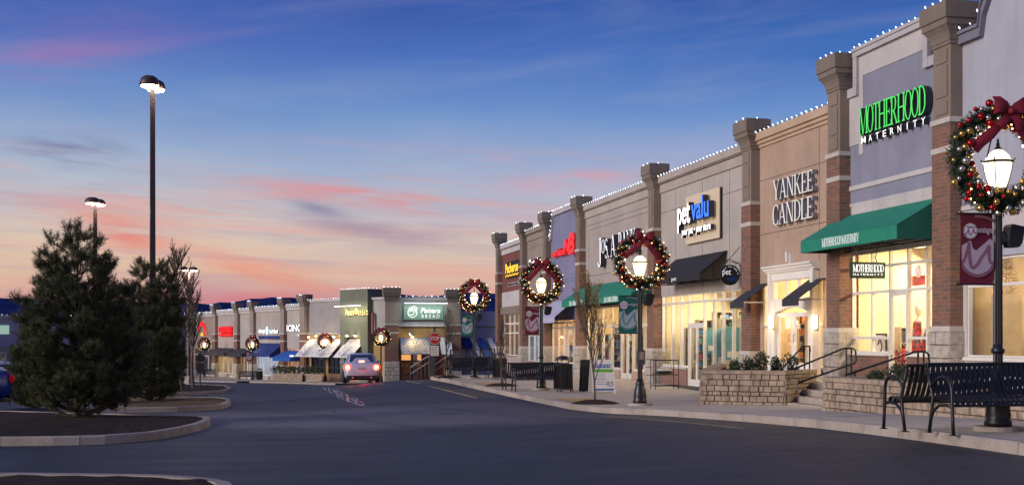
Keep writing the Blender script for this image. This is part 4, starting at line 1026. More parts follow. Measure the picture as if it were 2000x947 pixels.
door(B3, RF, ms[3] + .035, mid, zf, dz, -.1, .08); door(B3, RF, mid + .004, ms[4] - .035, zf, dz, -.1, .08, hs=-1)
mb = MB(RF)
for p, q in ((a, ms[3] - .04), (ms[4] + .04, b)): mb.box(p, q, -.2, .02, zf - .3, zz[0] - .1)
mb.build('knee_wall', BRICK2, B3)
mb = MB(RF)
for p, q in ((a, ms[3] - .04), (ms[4] + .04, b)): mb.box(p, q, -.2, .06, zz[0] - .1, zz[0] - .045)
mb.build('sill', BAND, B3)
room(B3, RF, a + .05, b - .05, zf, 2.0, 6.5, (.82, .70, .46), 560, (1, .82, .52), 4)
for k, (s_, t_) in enumerate(((a + .5, -1.6), (a + 2.1, -1.9), (a + 4.6, -2.2), (a + 6.4, -1.9), (a + 1.2, -4.6), (a + 3.6, -5.2), (a + 6, -5))): shelf(B3, RF, s_, s_ + 1.3, t_, zf, 1.7 + .2 * (k % 2), 5, 30 + k)
for k, (px_, x_, of_) in enumerate(((1312, 16.6, .2), (1330, 16.9, .6), (1352, 17.2, .8), (1362, 16.5, 1.8), (1385, 16.7, .8), (1398, 17.3, 1.2), (1412, 16.6, .9), (1428, 16.7, .8), (1440, 17.2, 1.4))): aisle(B3, px_, x_, 1.3, zf, 2.2 + .3 * (k % 3), 7, 90 + k, [1, 8, 0, 4, 3, 8, 1][k % 3:], of_)
aisle(B3, 1300, 16.4, 4.6, zf, 2.9, 8, 99, [1, 8, 0, 4, 3, 2, 6], .9)
TEALP = pbr('teal_poster', (.10, .30, .36), .6, 0, .1, 5)
for k, (px_, z0_, z1_) in enumerate(((1381, -.6, .3), (1400, -1.0, .2), (1418, -.8, .35))):
    Yp = PX(px_, 600, 16.2)[0]; mb = MB(); mb.box(16.2, 16.75, Yp, Yp + .02, z0_, z1_); mb.box(16.25, 16.7, Yp - .004, Yp - .001, z0_ + .1, z0_ + .3, 1); tag(mb.build('poster', [TEALP, WHITEP], None, loc=(16.4, Yp, z0_)), 'teal hanging poster in the pet shop window, %s' % ('nearest the doors', 'between the other two', 'nearest the brick pillar')[k], 'poster')
awning(B3, RF, -45.0, -39.8, .03, 1.0, 2.98, 2.22, 1.98, BLKFAB, sides=False)
# sign board with big letters
r_ = thing('shop_sign', 'square beige sign board reading pet valu with a black edge', 'shop sign', RF((RS(1368), .1, 4.3)))
X_ = 15.85; sa, sb = RS(1335.5, X=X_), RS(1401, X=X_); za_, zb2 = RZ(1335.5, 478, X_), RZ(1335.5, 386, X_)
mb = MB(RF); mb.box(sa, sb, .001, .10, za_, zb2); mb.build('sign_board', BLACKM, r_)
mb = MB(RF); mb.box(sa, sb - .0, .1005, .13, za_ + .002, zb2 - .002); mb.build('board_face', emis('beige_board', (.9, .7, .45), .10, (.60, .48, .34)), r_)
WHB = emis('bright_white_face', (1, .97, .9), 1.6); BLF = emis('blue_letter_face', (.04, .22, .95), 1.1, (.02, .06, .4))
hh = zb2 - za_; ww = sb - sa
mb = MB(RF); sans(mb, 'pet', sa - .10, sa + ww * .37, za_ + hh * .24, za_ + hh * .84, .2, .42, 0, .02); mb.build('lettering', [WHB, RETURN], r_)
mb = MB(RF); sans(mb, 'valu', sa + ww * .40, sa + ww * .92, za_ + hh * .43, za_ + hh * .90, .2, .42, 0, .02); mb.build('lettering', [BLF, RETURN], r_)
mb = MB(RF); sans(mb, 'your pet \u2022 your store', sa + ww * .06, sa + ww * .93, za_ + hh * .13, za_ + hh * .31, .2, .36, 0, .015); mb.build('small_lettering', [WHB, RETURN], r_)
mb = MB(RF); sans(mb, 'pet', RS(1312, X=15.05), RS(1321, X=15.05), 2.0, 2.16, 1.003, 1.012); tag(mb.build('awning_lettering', [lw, lw], None, loc=RF((-44, 1, 2.1))), 'tiny white word on the black awning valance', 'lettering')
# round hanging sign
YR = 38.6; QF = Frame((0, YR, 0), (1, 0)); xr = XB(1425, YR); zr_ = ZB_(1425, 537, YR)
r_ = thing('blade_sign', 'round black pet valu sign on a curled iron bracket', 'hanging sign', (xr, YR, zr_))
def disc(mb, cx, cz, t0, t1, r_o, n=28, mi=0, r_i=0):
    if r_i == 0: mb.prism([(cx + r_o * math.cos(2 * math.pi * k / n), t1, cz + r_o * math.sin(2 * math.pi * k / n)) for k in range(n)], (0, t0 - t1, 0), mi)
    else:
        for k in range(n):
            a_, b_ = 2 * math.pi * k / n, 2 * math.pi * (k + 1) / n
            mb.prism([(cx + r_i * math.cos(a_), t1, cz + r_i * math.sin(a_)), (cx + r_o * math.cos(a_), t1, cz + r_o * math.sin(a_)), (cx + r_o * math.cos(b_), t1, cz + r_o * math.sin(b_)), (cx + r_i * math.cos(b_), t1, cz + r_i * math.sin(b_))], (0, t0 - t1, 0), mi)
mb = MB(QF); disc(mb, xr, zr_, -.04, .04, .34); disc(mb, xr, zr_, .041, .05, .345, 28, 0, .32); mb.build('sign_board', BLACK, r_)
mb = MB(QF); sans(mb, 'pet', xr - .27, xr + .03, zr_ - .06, zr_ + .17, .041, .05, m0=0, m1=0); sans(mb, 'valu', xr - .12, xr + .22, zr_ - .2, zr_ - .03, .041, .05, m0=1, m1=1)
for k in range(15):
    ch = 'your pet your store'[k + 0]; an = R(150 - k * 10)
    if ch != ' ': cx, cz = xr + .275 * math.cos(an), zr_ + .275 * math.sin(an); sans(mb, ch, cx - .014, cx + .014, cz - .018, cz + .018, .041, .05, m0=0, m1=0)
mb.build('lettering', [emis('sign_white', (1, 1, 1), .35, (.8, .8, .8)), pbr('sign_blue', (.02, .06, .3), .5, 0, 0)], r_)
mb = MB(QF); mb.tube([(xr - .30, 0, zr_ + .3), (xr - .25, 0, zr_ + .44), (xr, 0, zr_ + .52), (xr + .35, 0, zr_ + .36), (xr + .5, 0, zr_ + .1), (16.0, 0, zr_ - .02)], .016, 6)
mb.tube([(xr - .3, 0, zr_ + .42), (16.0, 0, zr_ + .42)], .012, 6); mb.tube([(xr - .1, 0, zr_ + .44), (16.0, 0, zr_ + .95)], .012, 6)
for q in (-.22, .22): mb.tube([(xr + q, 0, zr_ + .26), (xr + q, 0, zr_ + .45)], .01, 5)
mb.build('bracket', BLACK, r_)
light_string(RF, [(a, .16, H3 + .03), (b, .16, H3 + .03)], 'bulb string along the beige cornice over the pet shop', .33)
light_string(RF, cap_pts(PS[4], PH[4]), 'bulb string round the pillar cap between the pet shop and the clothier', .4)

# --- clothier
B4 = shop('e', 'beige clothier shop with a long green awning', 5)
a, b = ends(5); H4 = RZ(1142, 404); zf = -1.84
shell(B4, a, b, H4, zf, 1.4, BEIGE2); cornice(B4, a, b, H4, BEIGE, 1)
pillar(B4, RF, PS[4], PH[4], ZB[4], BD[4], ST[4])
z1, z2 = RZ(1154, 449), RZ(1154, 539)
joints(B4, [('h', a + .6, b - .6, z1), ('h', a + .6, b - .6, z2), ('v', a + .6, z2, z1), ('h', a, b, H4 - 1.0)])
ms = [a + .1] + [a + (b - a) * k for k in (.13, .26, .40, .54, .62, .70, .85)] + [b - .1]
dz = zf + 2.3; zz = [zf + .42, dz + .05, 1.4]
mb = MB(RF)
for k, s in enumerate(ms): mb.box(s - .04, s + .04, -.16, -.04, zf if k in (4, 5, 6) else zz[0], zz[-1])
for k in range(len(ms) - 1):
    for z_ in zz:
        if k in (4, 5) and z_ == zz[0]: continue
        mb.box(ms[k] + .04, ms[k + 1] - .04, -.155, -.045, z_ - .045, z_ + .045)
f = mb.build('window', WHITEF, B4)
mb = MB(RF)
for k in range(len(ms) - 1): zlo = zz[1] if k in (4, 5) else zz[0]; mb.add([(ms[k], -.1, zlo), (ms[k + 1], -.1, zlo), (ms[k + 1], -.1, zz[-1]), (ms[k], -.1, zz[-1])], [(0, 1, 2, 3)])
mb.build('pane', GLASS, f)
door(B4, RF, ms[4] + .04, ms[5] - .04, zf, dz, -.1, .08); door(B4, RF, ms[5] + .04, ms[6] - .04, zf, dz, -.1, .08, hs=-1)
mb = MB(RF)
for p, q in ((a, ms[4] - .05), (ms[6] + .05, b)): mb.box(p, q, -.2, .02, zf - .3, zz[0] - .05)
mb.build('knee_wall', pbr('peach_stone', (.46, .30, .22), .9, 0, .15, 6, .3), B4)
room(B4, RF, a + .05, b - .05, zf, 1.9, 6.5, (.75, .58, .30), 420, (1, .78, .45), 4)
for k in range(5): shelf(B4, RF, a + .6 + k * 1.9, a + 1.9 + k * 1.9, -2.2 - .6 * (k % 2), zf, 1.6, 4, 60 + k, [7, 1, 5, 0, 4])
for k in range(6): clothes_rack(B4, 16.6 + .6 * (k % 2), -(a + 1 + 1.7 * k), 1.4, zf, 220 + k, (7, 1, 7, 5, 4))
for k in range(7): aisle(B4, 1155 + k * 13, 16.6 + .5 * (k % 2), 1.6, zf, 2.0 + .3 * (k % 2), 6, 120 + k, [7, 1, 5, 7, 4], 1.0)
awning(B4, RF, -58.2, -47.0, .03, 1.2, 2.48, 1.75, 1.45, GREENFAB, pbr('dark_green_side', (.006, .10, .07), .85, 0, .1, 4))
for k, (p, q) in enumerate(((RS(1112, X=14.85), RS(1139, X=14.85)), (RS(1180, X=14.85), RS(1207, X=14.85)))):
    mb = MB(RF); serif(mb, 'JOS. A. BANK CLOTHIERS', p, q, 1.49, 1.70, 1.203, 1.22, .08)
    tag(mb.build('awning_lettering', [lw, lw], None, loc=RF((p, 1.2, 1.5))), 'white clothier words on the green valance, %s' % ('nearer the blue shop' if k == 0 else 'nearer the pet shop'), 'lettering')
r_ = thing('shop_sign', 'white JOS. A. BANK letters with black sides on the beige wall', 'shop sign', RF((RS(1200), .2, 3.8)))
X_ = 15.75; sa, sb = RS(1168, X=X_), RS(1241, X=X_); z0 = RZ(1168, 507, X_); z1 = RZ(1168, 466, X_)
mb = MB(RF); W_ = serif_w('JOS.'); L_ = sb - sa
serif(mb, 'J', sa, sa + L_ * .10, z0 - .15, z1, .04, .3); serif(mb, 'O', sa + L_ * .09, sa + L_ * .19, z0 + .25, z1 - .1, .04, .3); serif(mb, 'S.', sa + L_ * .19, sa + L_ * .31, z0, z1 - .1, .04, .3)
serif(mb, 'A.', sa + L_ * .35, sa + L_ * .52, z0, z1, .04, .3); serif(mb, 'BANK', sa + L_ * .56, sa + L_, z0, z1, .04, .3, .05)
mb.build('lettering', [emis('soft_white_face', (.9, .9, 1), .75), RETURN], r_)
light_string(RF, [(a, .16, H4 + .03), (b, .16, H4 + .03)], 'bulb string along the beige cornice over the clothier', .36)
light_string(RF, cap_pts(PS[5], PH[5]), 'bulb string round the pillar cap between beige and slate blue walls', .4)

# --- slate blue shop
B5 = shop('f', 'slate blue shop with glowing red letters and a lilac awning', 6)
a, b = ends(6); H5 = RZ(1084, 414) ; zf = -1.9
mb = MB(RF); zl5 = RZ(1080, 462)
cur = [(a, zl5)] + [(a + .15 + .55 * (k / 6), zl5 + (H5 - zl5) * (1 - math.cos(k / 6 * math.pi / 2))) for k in range(7)] + [(b, H5)]
mb.prism([(p, 0, q) for p, q in [(a, .9)] + [(p, q) for p, q in cur] + [(b, .9)]], (0, -.22, 0)); w5 = mb.build('wall', BLUES, B5)
mb = MB(RF)
for (p, q), (p2, q2) in zip(cur, cur[1:]):
    mb.prism([(p, 0, q - .22), (p2, 0, q2 - .22), (p2, 0, q2 + .02), (p, 0, q + .02)], (0, .12, 0))
mb.build('cornice', TRIMS, B5)
mb = MB(RF); mb.box(a + .01, b - .01, -14, -.22, zl5 - .6, zl5 - .5); mb.build('roof', ROOFM, w5)
zb5 = RZ(1095, 545)
joints(B5, [('h', a, b, RZ(1095, 547)), ('v', RS(1098), 1.6, RZ(1095, 553)), ('h', a, b, RZ(1095, 553))])
ms = [a + .1] + [a + (b - a) * k for k in (.22, .40, .52, .72, .86)] + [b - .1]
zz = [zf + .55, zf + 2.4, .95]
window(B5, RF, ms, zz, -.1, .07, None, None, (ms[3], ms[4], zz[1]))
door(B5, RF, ms[3] + .05, ms[4] - .05, zf, zz[1] - .04, -.1, .08)
mb = MB(RF)
for p, q in ((a, ms[3] - .05), (ms[4] + .05, b)): mb.box(p, q, -.2, .02, zf - .5, zz[0] - .04)
mb.build('knee_wall', LAVD, B5)
room(B5, RF, a + .05, b - .05, zf, 1.6, 6.5, (.62, .42, .26), 200, (1, .76, .46), 3)
for k in range(3): shelf(B5, RF, a + .6 + k * 1.9, a + 1.9 + k * 1.9, -2.4, zf, 1.6, 4, 70 + k)
for k in range(3): aisle(B5, 1082 + k * 12, 16.7, 1.6, zf, 1.5, 4, 140 + k, None, 1.0)
awning(B5, RF, a - .0, b - 1.2, .03, 1.1, 1.9, 1.0, .72, LILACFAB, sides=False)
pillar(B5, RF, PS[5], PH[5], ZB[5], BD[5], ST[5])
r_ = thing('shop_sign', 'glowing red new balance letters on the slate blue wall', 'shop sign', RF((RS(1100), .2, 3.8)))
REDL = emis('red_letter_face', (1, .015, .02), .9, (.35, .01, .01)); REDS2 = emis('red_letter_side', (.8, .02, .02), .35, (.3, .02, .02)); X_ = 15.8
mb = MB(RF); sans(mb, 'new balance', RS(1078, X=X_), RS(1103, X=X_), RZ(1078, 503, X_), RZ(1078, 489, X_), .03, .25, 0, .03); mb.build('lettering', [REDL, REDS2], r_)
mb = MB(RF); p, q = RS(1104.5, X=X_), RS(1125, X=X_); sans(mb, 'N', p, p + (q - p) * .55, RZ(1110, 494, X_), RZ(1110, 466, X_), .03, .35, .2, .05); sans(mb, 'B', p + (q - p) * .42, q, RZ(1118, 496, X_), RZ(1118, 455, X_), .03, .35, .2, .05); mb.build('emblem', [REDL, REDS2], r_)
light_string(RF, [(p, .14, q + .03) for p, q in cur], 'bulb string down the curved slate blue parapet', .36)
light_string(RF, cap_pts(PS[6], PH[6]), 'bulb string round the pillar cap between slate blue and taupe walls', .4)
# --- taupe shop
B6 = shop('g', 'narrow taupe shop half hidden by a wreath, with white letters', 7)
a, b = ends(7); H6 = 6.25; zf = -2.0
shell(B6, a, b, H6, zf, .7, TAUPE_L); cornice(B6, a, b, H6, TAUPE_L, 1)
joints(B6, [('h', a, b, 5.2), ('h', a, b, 2.1)])
ms = [a + .1] + [a + (b - a) * k for k in (.3, .5, .75)] + [b - .1]
window(B6, RF, ms, [zf + .6, zf + 2.1, .7], -.1, .07)
mb = MB(RF); mb.box(a, b, -.2, .02, zf - .5, zf + .56); mb.build('knee_wall', BRICK2, B6)
room(B6, RF, a + .05, b - .05, zf, 1.5, 6, (.18, .28, .50), 110, (.9, .85, .8), 2)
pillar(B6, RF, PS[6], PH[6], ZB[6], BD[6], ST[6])
r_ = thing('shop_sign', "white Carter's letters partly hidden behind a wreath", 'shop sign', RF((RS(1042), .2, 3.5)))
X_ = 15.8; mb = MB(RF); sans(mb, "Carter's", RS(1031, X=X_), RS(1051, X=X_), RZ(1031, 523, X_), RZ(1031, 507, X_), .03, .2, 0, .03); mb.build('lettering', [WHB, RETURN], r_)
light_string(RF, [(a, .16, H6 + .03), (b, .16, H6 + .03)], 'bulb string along the taupe parapet of the narrow shop', .4)
light_string(RF, cap_pts(PS[7], PH[7]), 'bulb string round the pillar cap beside the red wall', .4)
# --- red shop at the end of the row
B7 = shop('h', 'shop with a dark red upper wall and yellow letters at the row end', 8)
a, b = ends(8); H7 = RZ(980, 482) ; zf = -2.15
H7 = RZ(983, 480); shell(B7, a, b, H7, zf, 1.6, REDS); cornice(B7, a, b, H7, PALE, 1)
z1 = RZ(985, 556); mb = MB(RF); mb.box(a, b, .001, .03, 1.9, z1 - .5); mb.build('wall_panel', PALE, B7)
mb = MB(RF); mold(mb, a, b, [(.0, 1.45), (.12, 1.45), (.12, 1.9), (.0, 1.95)]); mb.build('lintel', TAUPE, B7)
ms = [a + .15] + [a + (b - a) * k for k in (.3, .5, .72)] + [b - .15]
window(B7, RF, ms, [zf + 1.0, zf + 2.4, zf + 3.0, 1.45], -.1, .09)
mb = MB(RF); mb.box(a, b, -.2, -.002, zf - .6, zf + .93); mb.build('knee_wall', pbr('pink_stone', (.40, .30, .28), .9, 0, .1, 6), B7)
room(B7, RF, a + .05, b - .05, zf, 2.0, 6, (.32, .24, .2), 90, (1, .75, .45), 2)
pillar(B7, RF, PS[7], PH[7], ZB[7], BD[7], ST[7]); pillar(B7, RF, PS[8], PH[8], ZB[8], BD[8], ST[8])
mb = MB(RF); mb.box(PS[8] - .3, a, -14, -.26, -3.8, H7 - .1); mb.build('end_wall', TAUPE_L, B7)
r_ = thing('shop_sign', "glowing yellow Pacheros letters over a yellow zigzag on the red wall", 'shop sign', RF((RS(998), .2, 3.5)))
YL = emis('yellow_letter_face', (1, .58, .02), 1.1, (.4, .25, .02)); X_ = 15.85
mb = MB(RF); mb.box(RS(986, X=X_), RS(1013, X=X_), .001, .12, RZ(986, 544, X_), RZ(986, 513, X_)); mb.build('sign_board', BLACKM, r_)
mb = MB(RF); sans(mb, 'Pacheros', RS(987, X=X_), RS(1012, X=X_), RZ(987, 535, X_), RZ(987, 516, X_), .121, .2, 0, .05)
p, q, zz_ = RS(987, X=X_), RS(1011, X=X_), RZ(987, 541, X_); n = 9
mb.tube([(p + (q - p) * k / n, .17, zz_ + (.10 if k % 2 else 0)) for k in range(n + 1)], .035, 5)
mb.build('lettering', [YL, RETURN], r_)
r_ = thing('shop_sign', 'small black mexican grill sign below the yellow letters', 'shop sign', RF((RS(998), .2, 3.0)))
mb = MB(RF); mb.box(RS(988, X=X_), RS(1010, X=X_), .031, .06, RZ(988, 560, X_), RZ(988, 553, X_)); mb.build('sign_board', PALE, r_)
mb = MB(RF); sans(mb, 'MEXICAN GRILL', RS(989, X=X_), RS(1009, X=X_), RZ(988, 559, X_), RZ(988, 554, X_), .061, .08, 0, .02); mb.build('lettering', [BLACKM, BLACKM], r_)
light_string(RF, [(a, .16, H7 + .03), (b, .16, H7 + .03)], 'bulb string along the pale cornice of the red walled shop', .36)
light_string(RF, cap_pts(PS[8], PH[8]), 'bulb string round the last pillar cap of the street row', .4)
# ------------------------------------------------------------------ raised terrace, steps and stone planters
def inz(p): return zs(p[0], p[1])
ZT = -1.12
def polytop(poly, z, mat, name, low=2.0):
    mb = MB(); mb.prism([(p[0], p[1], z - low) for p in poly], (0, 0, low)); return struct(name, mb, mat)
polytop([(13.2, 6), (17.0, 6), (17.0, 36.9), (14.75, 36.9), (14.3, 30.2), (13.9, 28.55), (13.75, 28.0), (13.75, 23.0), (13.2, 22.0)], ZT, CONC, 'terrace')
mb = MB()
for k in range(3): mb.box(12.75 + k * .34, 13.74, 23.55, 28.0, -2.2, -1.55 + .145 * k + .14)
mb.box(12.42, 13.74, 23.5, 28.1, -2.2, -1.55)
struct('steps', mb, KERB)
def block_wall(par, pts, ztop, name='block_wall', th=.28, course=.145, seed=2, side=1):
    rnd = random.Random(seed); mb = MB(); cap = MB()
    for (p, q) in zip(pts, pts[1:]):
        p, q = Vector((*p, 0)), Vector((*q, 0)); L = (q - p).length; d = (q - p).normalized(); n = Vector((d.y, -d.x, 0)) * side
        zb = min(zs(p.x, p.y), zs(q.x, q.y)) - .3; z_ = ztop - .09; row = 0
        while z_ > zb:
            course = rnd.choice((.10, .14, .14, .17))
            l = -rnd.uniform(0, .2); batter = (ztop - z_) * .06
            while l < L:
                w_ = rnd.choice((.12, .17, .2, .26, .34)); hh = course; a = max(0, l); b = min(L, l + w_)
                if b - a > .03:
                    j = rnd.uniform(-.018, .024) + batter; g = .003; m_ = rnd.uniform(.008, .016); r1, r2 = rnd.uniform(-.012, .012), rnd.uniform(-.012, .012)
                    def P_(s, t, z): return p + d * s + n * t + Vector((0, 0, z))
                    z0, z1 = z_ - hh + g, z_ - g
                    A = [P_(a + g, -th, z0), P_(b - g, -th, z0), P_(b - g, -th, z1), P_(a + g, -th, z1)]
                    B = [P_(a + g, j - .03, z0), P_(b - g, j - .03, z0), P_(b - g, j - .03, z1), P_(a + g, j - .03, z1)]
                    Cc = [P_(a + m_, j + r1, z0 + m_), P_(b - m_, j + r2, z0 + m_), P_(b - m_, j + r2 + .006, z1 - m_), P_(a + m_, j + r1, z1 - m_)]
                    fs = [(k, (k + 1) % 4, (k + 1) % 4 + 4, k + 4) for k in range(4)] + [(k + 4, (k + 1) % 4 + 4, (k + 1) % 4 + 8, k + 8) for k in range(4)] + [(8, 9, 10, 11)]
                    if side < 0: fs = [tuple(reversed(f)) for f in fs]
                    mb.add(A + B + Cc, fs)
                l += w_
            z_ -= course; row += 1
        l = 0
        while l < L:
            b = min(L, l + .42); j = rnd.uniform(.012, .03)
            v = [p + d * (l + .004) + n * j, p + d * (b - .004) + n * j, p + d * (b - .004) - n * (th + .02), p + d * (l + .004) - n * (th + .02)]
            vs = [x_ + Vector((0, 0, ztop - .088)) for x_ in v] + [x_ + Vector((0, 0, ztop - .01)) for x_ in v] + [x_ + Vector((0, 0, ztop)) - n * (.012 if k < 2 else 0) for k, x_ in enumerate(v)]
            fs = [(k, (k + 1) % 4, (k + 1) % 4 + 4, k + 4) for k in range(4)] + [(k + 4, (k + 1) % 4 + 4, (k + 1) % 4 + 8, k + 8) for k in range(4)] + [(8, 9, 10, 11), (3, 2, 1, 0)]
            if side < 0: fs = [tuple(reversed(f)) for f in fs]
            cap.add(vs, fs); l = b
    w_ = mb.build(name, BLOCK, par); cap.build('cap_stones', BLOCK, par)
    return w_
def soil(par, poly, z):
    mb = MB(); c = sum((Vector((*p, 0)) for p in poly), Vector()) / len(poly)
    for p in poly: mb.v.append(Vector((p[0], p[1], z)))
    mb.v.append(Vector((c.x, c.y, z + .06))); n = len(poly)
    for i in range(n): mb.f.append([i, (i + 1) % n, n]); mb.mi.append(0)
    return mb.build('soil', MULCH, par)
PA = [(14.6, 37.0), (10.7, 28.3), (12.4, 27.1), (13.75, 28.3)]
pl1 = thing('stone_planter', 'tan block stone planter between the steps and the pet shop doors', 'planter', (12.4, 28.5, -1.6), 'stone planters before the shops')
block_wall(pl1, PA, -.80, side=1); soil(pl1, PA + [(14.2, 30.4)], -.98)
pl2 = thing('stone_planter', 'tan block stone planter behind the big benches', 'planter', (11.4, 20, -1.4), 'stone planters before the shops')
PB = [(13.3, 22.9), (11.2, 22.75), (11.45, 16), (11.5, 8)]
block_wall(pl2, PB, -.79, side=1, seed=8); soil(pl2, PB + [(13.3, 8)], -.95)

# handrails
def rail(label, pts_list, posts, group='black stair handrails'):
    p0 = pts_list[0][0]; r_ = thing('handrail', label, 'handrail', p0, group)
    for pts in pts_list:
        mb = MB(); mb.tube(pts, .024, 8); mb.build('rail', BLACK, r_, True)
    for a, b in posts:
        mb = MB(); mb.tube([a, b], .022, 8); mb.build('post', BLACK, r_, True)
    return r_
def stair_rail(label, X0, X1, Y, zl, zh, g0, g1):
    m_ = .42
    top = [(X0, Y, zl - .38), (X0 - .10, Y, zl - .34), (X0 - .13, Y, zl - .18), (X0 - .08, Y, zl - .04), (X0 + .04, Y, zl), (X1 - .12, Y, zh - .02), (X1, Y, zh), (X1 + .16, Y, zh), (X1 + .24, Y, zh - .05), (X1 + .26, Y, zh - .30), (X1 + .2, Y, zh - .38), (X1 + .05, Y, zh - .42), (X0, Y, zl - .38)]
    return rail(label, [top], [((X0 + .12, Y, g0), (X0 + .12, Y, zl + .02)), ((X1, Y, g1), (X1, Y, zh)), ((X1 + .13, Y, g1), (X1 + .13, Y, zh))])
stair_rail('black looped handrail on the far side of the steps', 12.75, 14.2, 27.6, -.78, -.27, -1.6, ZT)
stair_rail('black looped handrail on the near side of the steps', 12.0, 13.55, 23.2, -.74, -.30, -1.55, ZT)
rail('short black handrail at the white shop doors', [[(14.2, 31.5, -.95), (14.9, 31.5, -.25), (15.1, 31.5, -.25), (15.12, 31.5, -.4)]], [((14.95, 31.5, ZT), (14.95, 31.5, -.25)), ((15.1, 31.5, ZT), (15.1, 31.5, -.26))])

# ------------------------------------------------------------------ shrubs
def shrub(loc, r, h, label, cat='shrub', name='shrub', group=None, n=520, mat=None, seed=1, leaf=.05):
    rnd = random.Random(seed); r_ = thing(name, label, cat, loc, group); mb = MB(); st = MB()
    for k in range(9):
        a = rnd.uniform(0, 6.28); t_ = Vector((math.cos(a) * r * .7, math.sin(a) * r * .7, h * rnd.uniform(.6, 1)))
        st.tube([(0, 0, -.05), tuple(t_ * .5 + Vector((0, 0, h * .1))), tuple(t_)], [.012, .008, .003], 4)
    lump = [Vector((rnd.uniform(-.5, .5) * r, rnd.uniform(-.5, .5) * r, h * rnd.uniform(.35, .7))) for _ in range(6)]
    for k in range(n):
        c = rnd.choice(lump); d = Vector((rnd.gauss(0, 1), rnd.gauss(0, 1), rnd.gauss(0, 1))).normalized() * rnd.uniform(.45, 1) ** .5
        p = c + Vector((d.x * r * .6, d.y * r * .6, d.z * h * .42)); p.z = max(.01, p.z)
        up = (d + Vector((0, 0, .7)) + Vector((rnd.gauss(0, .4), rnd.gauss(0, .4), rnd.gauss(0, .3)))).normalized(); sd_ = up.cross(Vector((rnd.gauss(0, 1), rnd.gauss(0, 1), rnd.gauss(0, 1)))).normalized()
        l = leaf * rnd.uniform(.7, 1.4)
        mb.add([p, p + sd_ * l * .28 + up * l * .5, p + up * l, p - sd_ * l * .28 + up * l * .5], [(0, 1, 2, 3)])
    for m_ in (mb, st): m_.v = [v + Vector(loc) for v in m_.v]
    mb.build('foliage', mat or LEAF_D, r_); st.build('stem', BARK, r_); return r_
SG = 'clipped shrubs on the stone planter'
for k, (px, wpx, hh, nm) in enumerate(((1437, 28, .28, 'lowest round shrub at the outer end of the planter by the pet shop doors'), (1466, 28, .34, 'round shrub second from the pet shop end of the planter'), (1495, 34, .40, 'tallest dark shrub in the row on the planter'), (1525, 28, .28, 'low shrub at the planter corner before the candle shop'), (1560, 32, .38, 'loose shrub beside the stair handrail on the planter'))):
    d = 29.9; X, Y, _ = PD(px, 700, d); Y += .12 * k
    shrub((X, Y, -.95), wpx * d / 2400 * .5, hh + .14, nm, group=SG, seed=k + 1, n=620)
for k, (px, d, rr, hh, nm) in enumerate(((1713, 23.5, .22, .28, 'low dark shrub beside the near handrail'), (1752, 22.5, .24, .42, 'bushy shrub in front of the shop door behind the bench'), (1798, 21.5, .2, .36, 'wispy shrub behind the bench top rail'), (1900, 20.0, .24, .24, 'small shrub behind the big lamp post'))):
    X, Y, _ = PD(px, 700, d); shrub((X, Y, -.93), rr, hh, nm, group='shrubs in the near stone planter', seed=k + 20)
# poinsettia
r_ = thing('potted_plant', 'red flowers standing by the door of the green awning shop', 'flower', PD(1757, 712, 24))
mb = MB(); rnd = random.Random(3); c = Vector(PD(1757, 712, 24))
for k in range(60):
    d = Vector((rnd.gauss(0, .07), rnd.gauss(0, .07), rnd.uniform(0, .26))); s_ = Vector((rnd.gauss(0, 1), rnd.gauss(0, 1), rnd.gauss(0, 1))).normalized() * .05; u_ = s_.orthogonal().normalized() * .05
    mb.add([c + d, c + d + s_, c + d + s_ + u_, c + d + u_], [(0, 1, 2, 3)], k % 2)
mb.build('blossom', [GM[0], pbr('pink_flower', (.55, .12, .15), .7, 0, 0)], r_)
mb = MB(); mb.lathe([(.08, -.25), (.10, -.02)], c, 10); mb.build('pot', MULCH, r_)

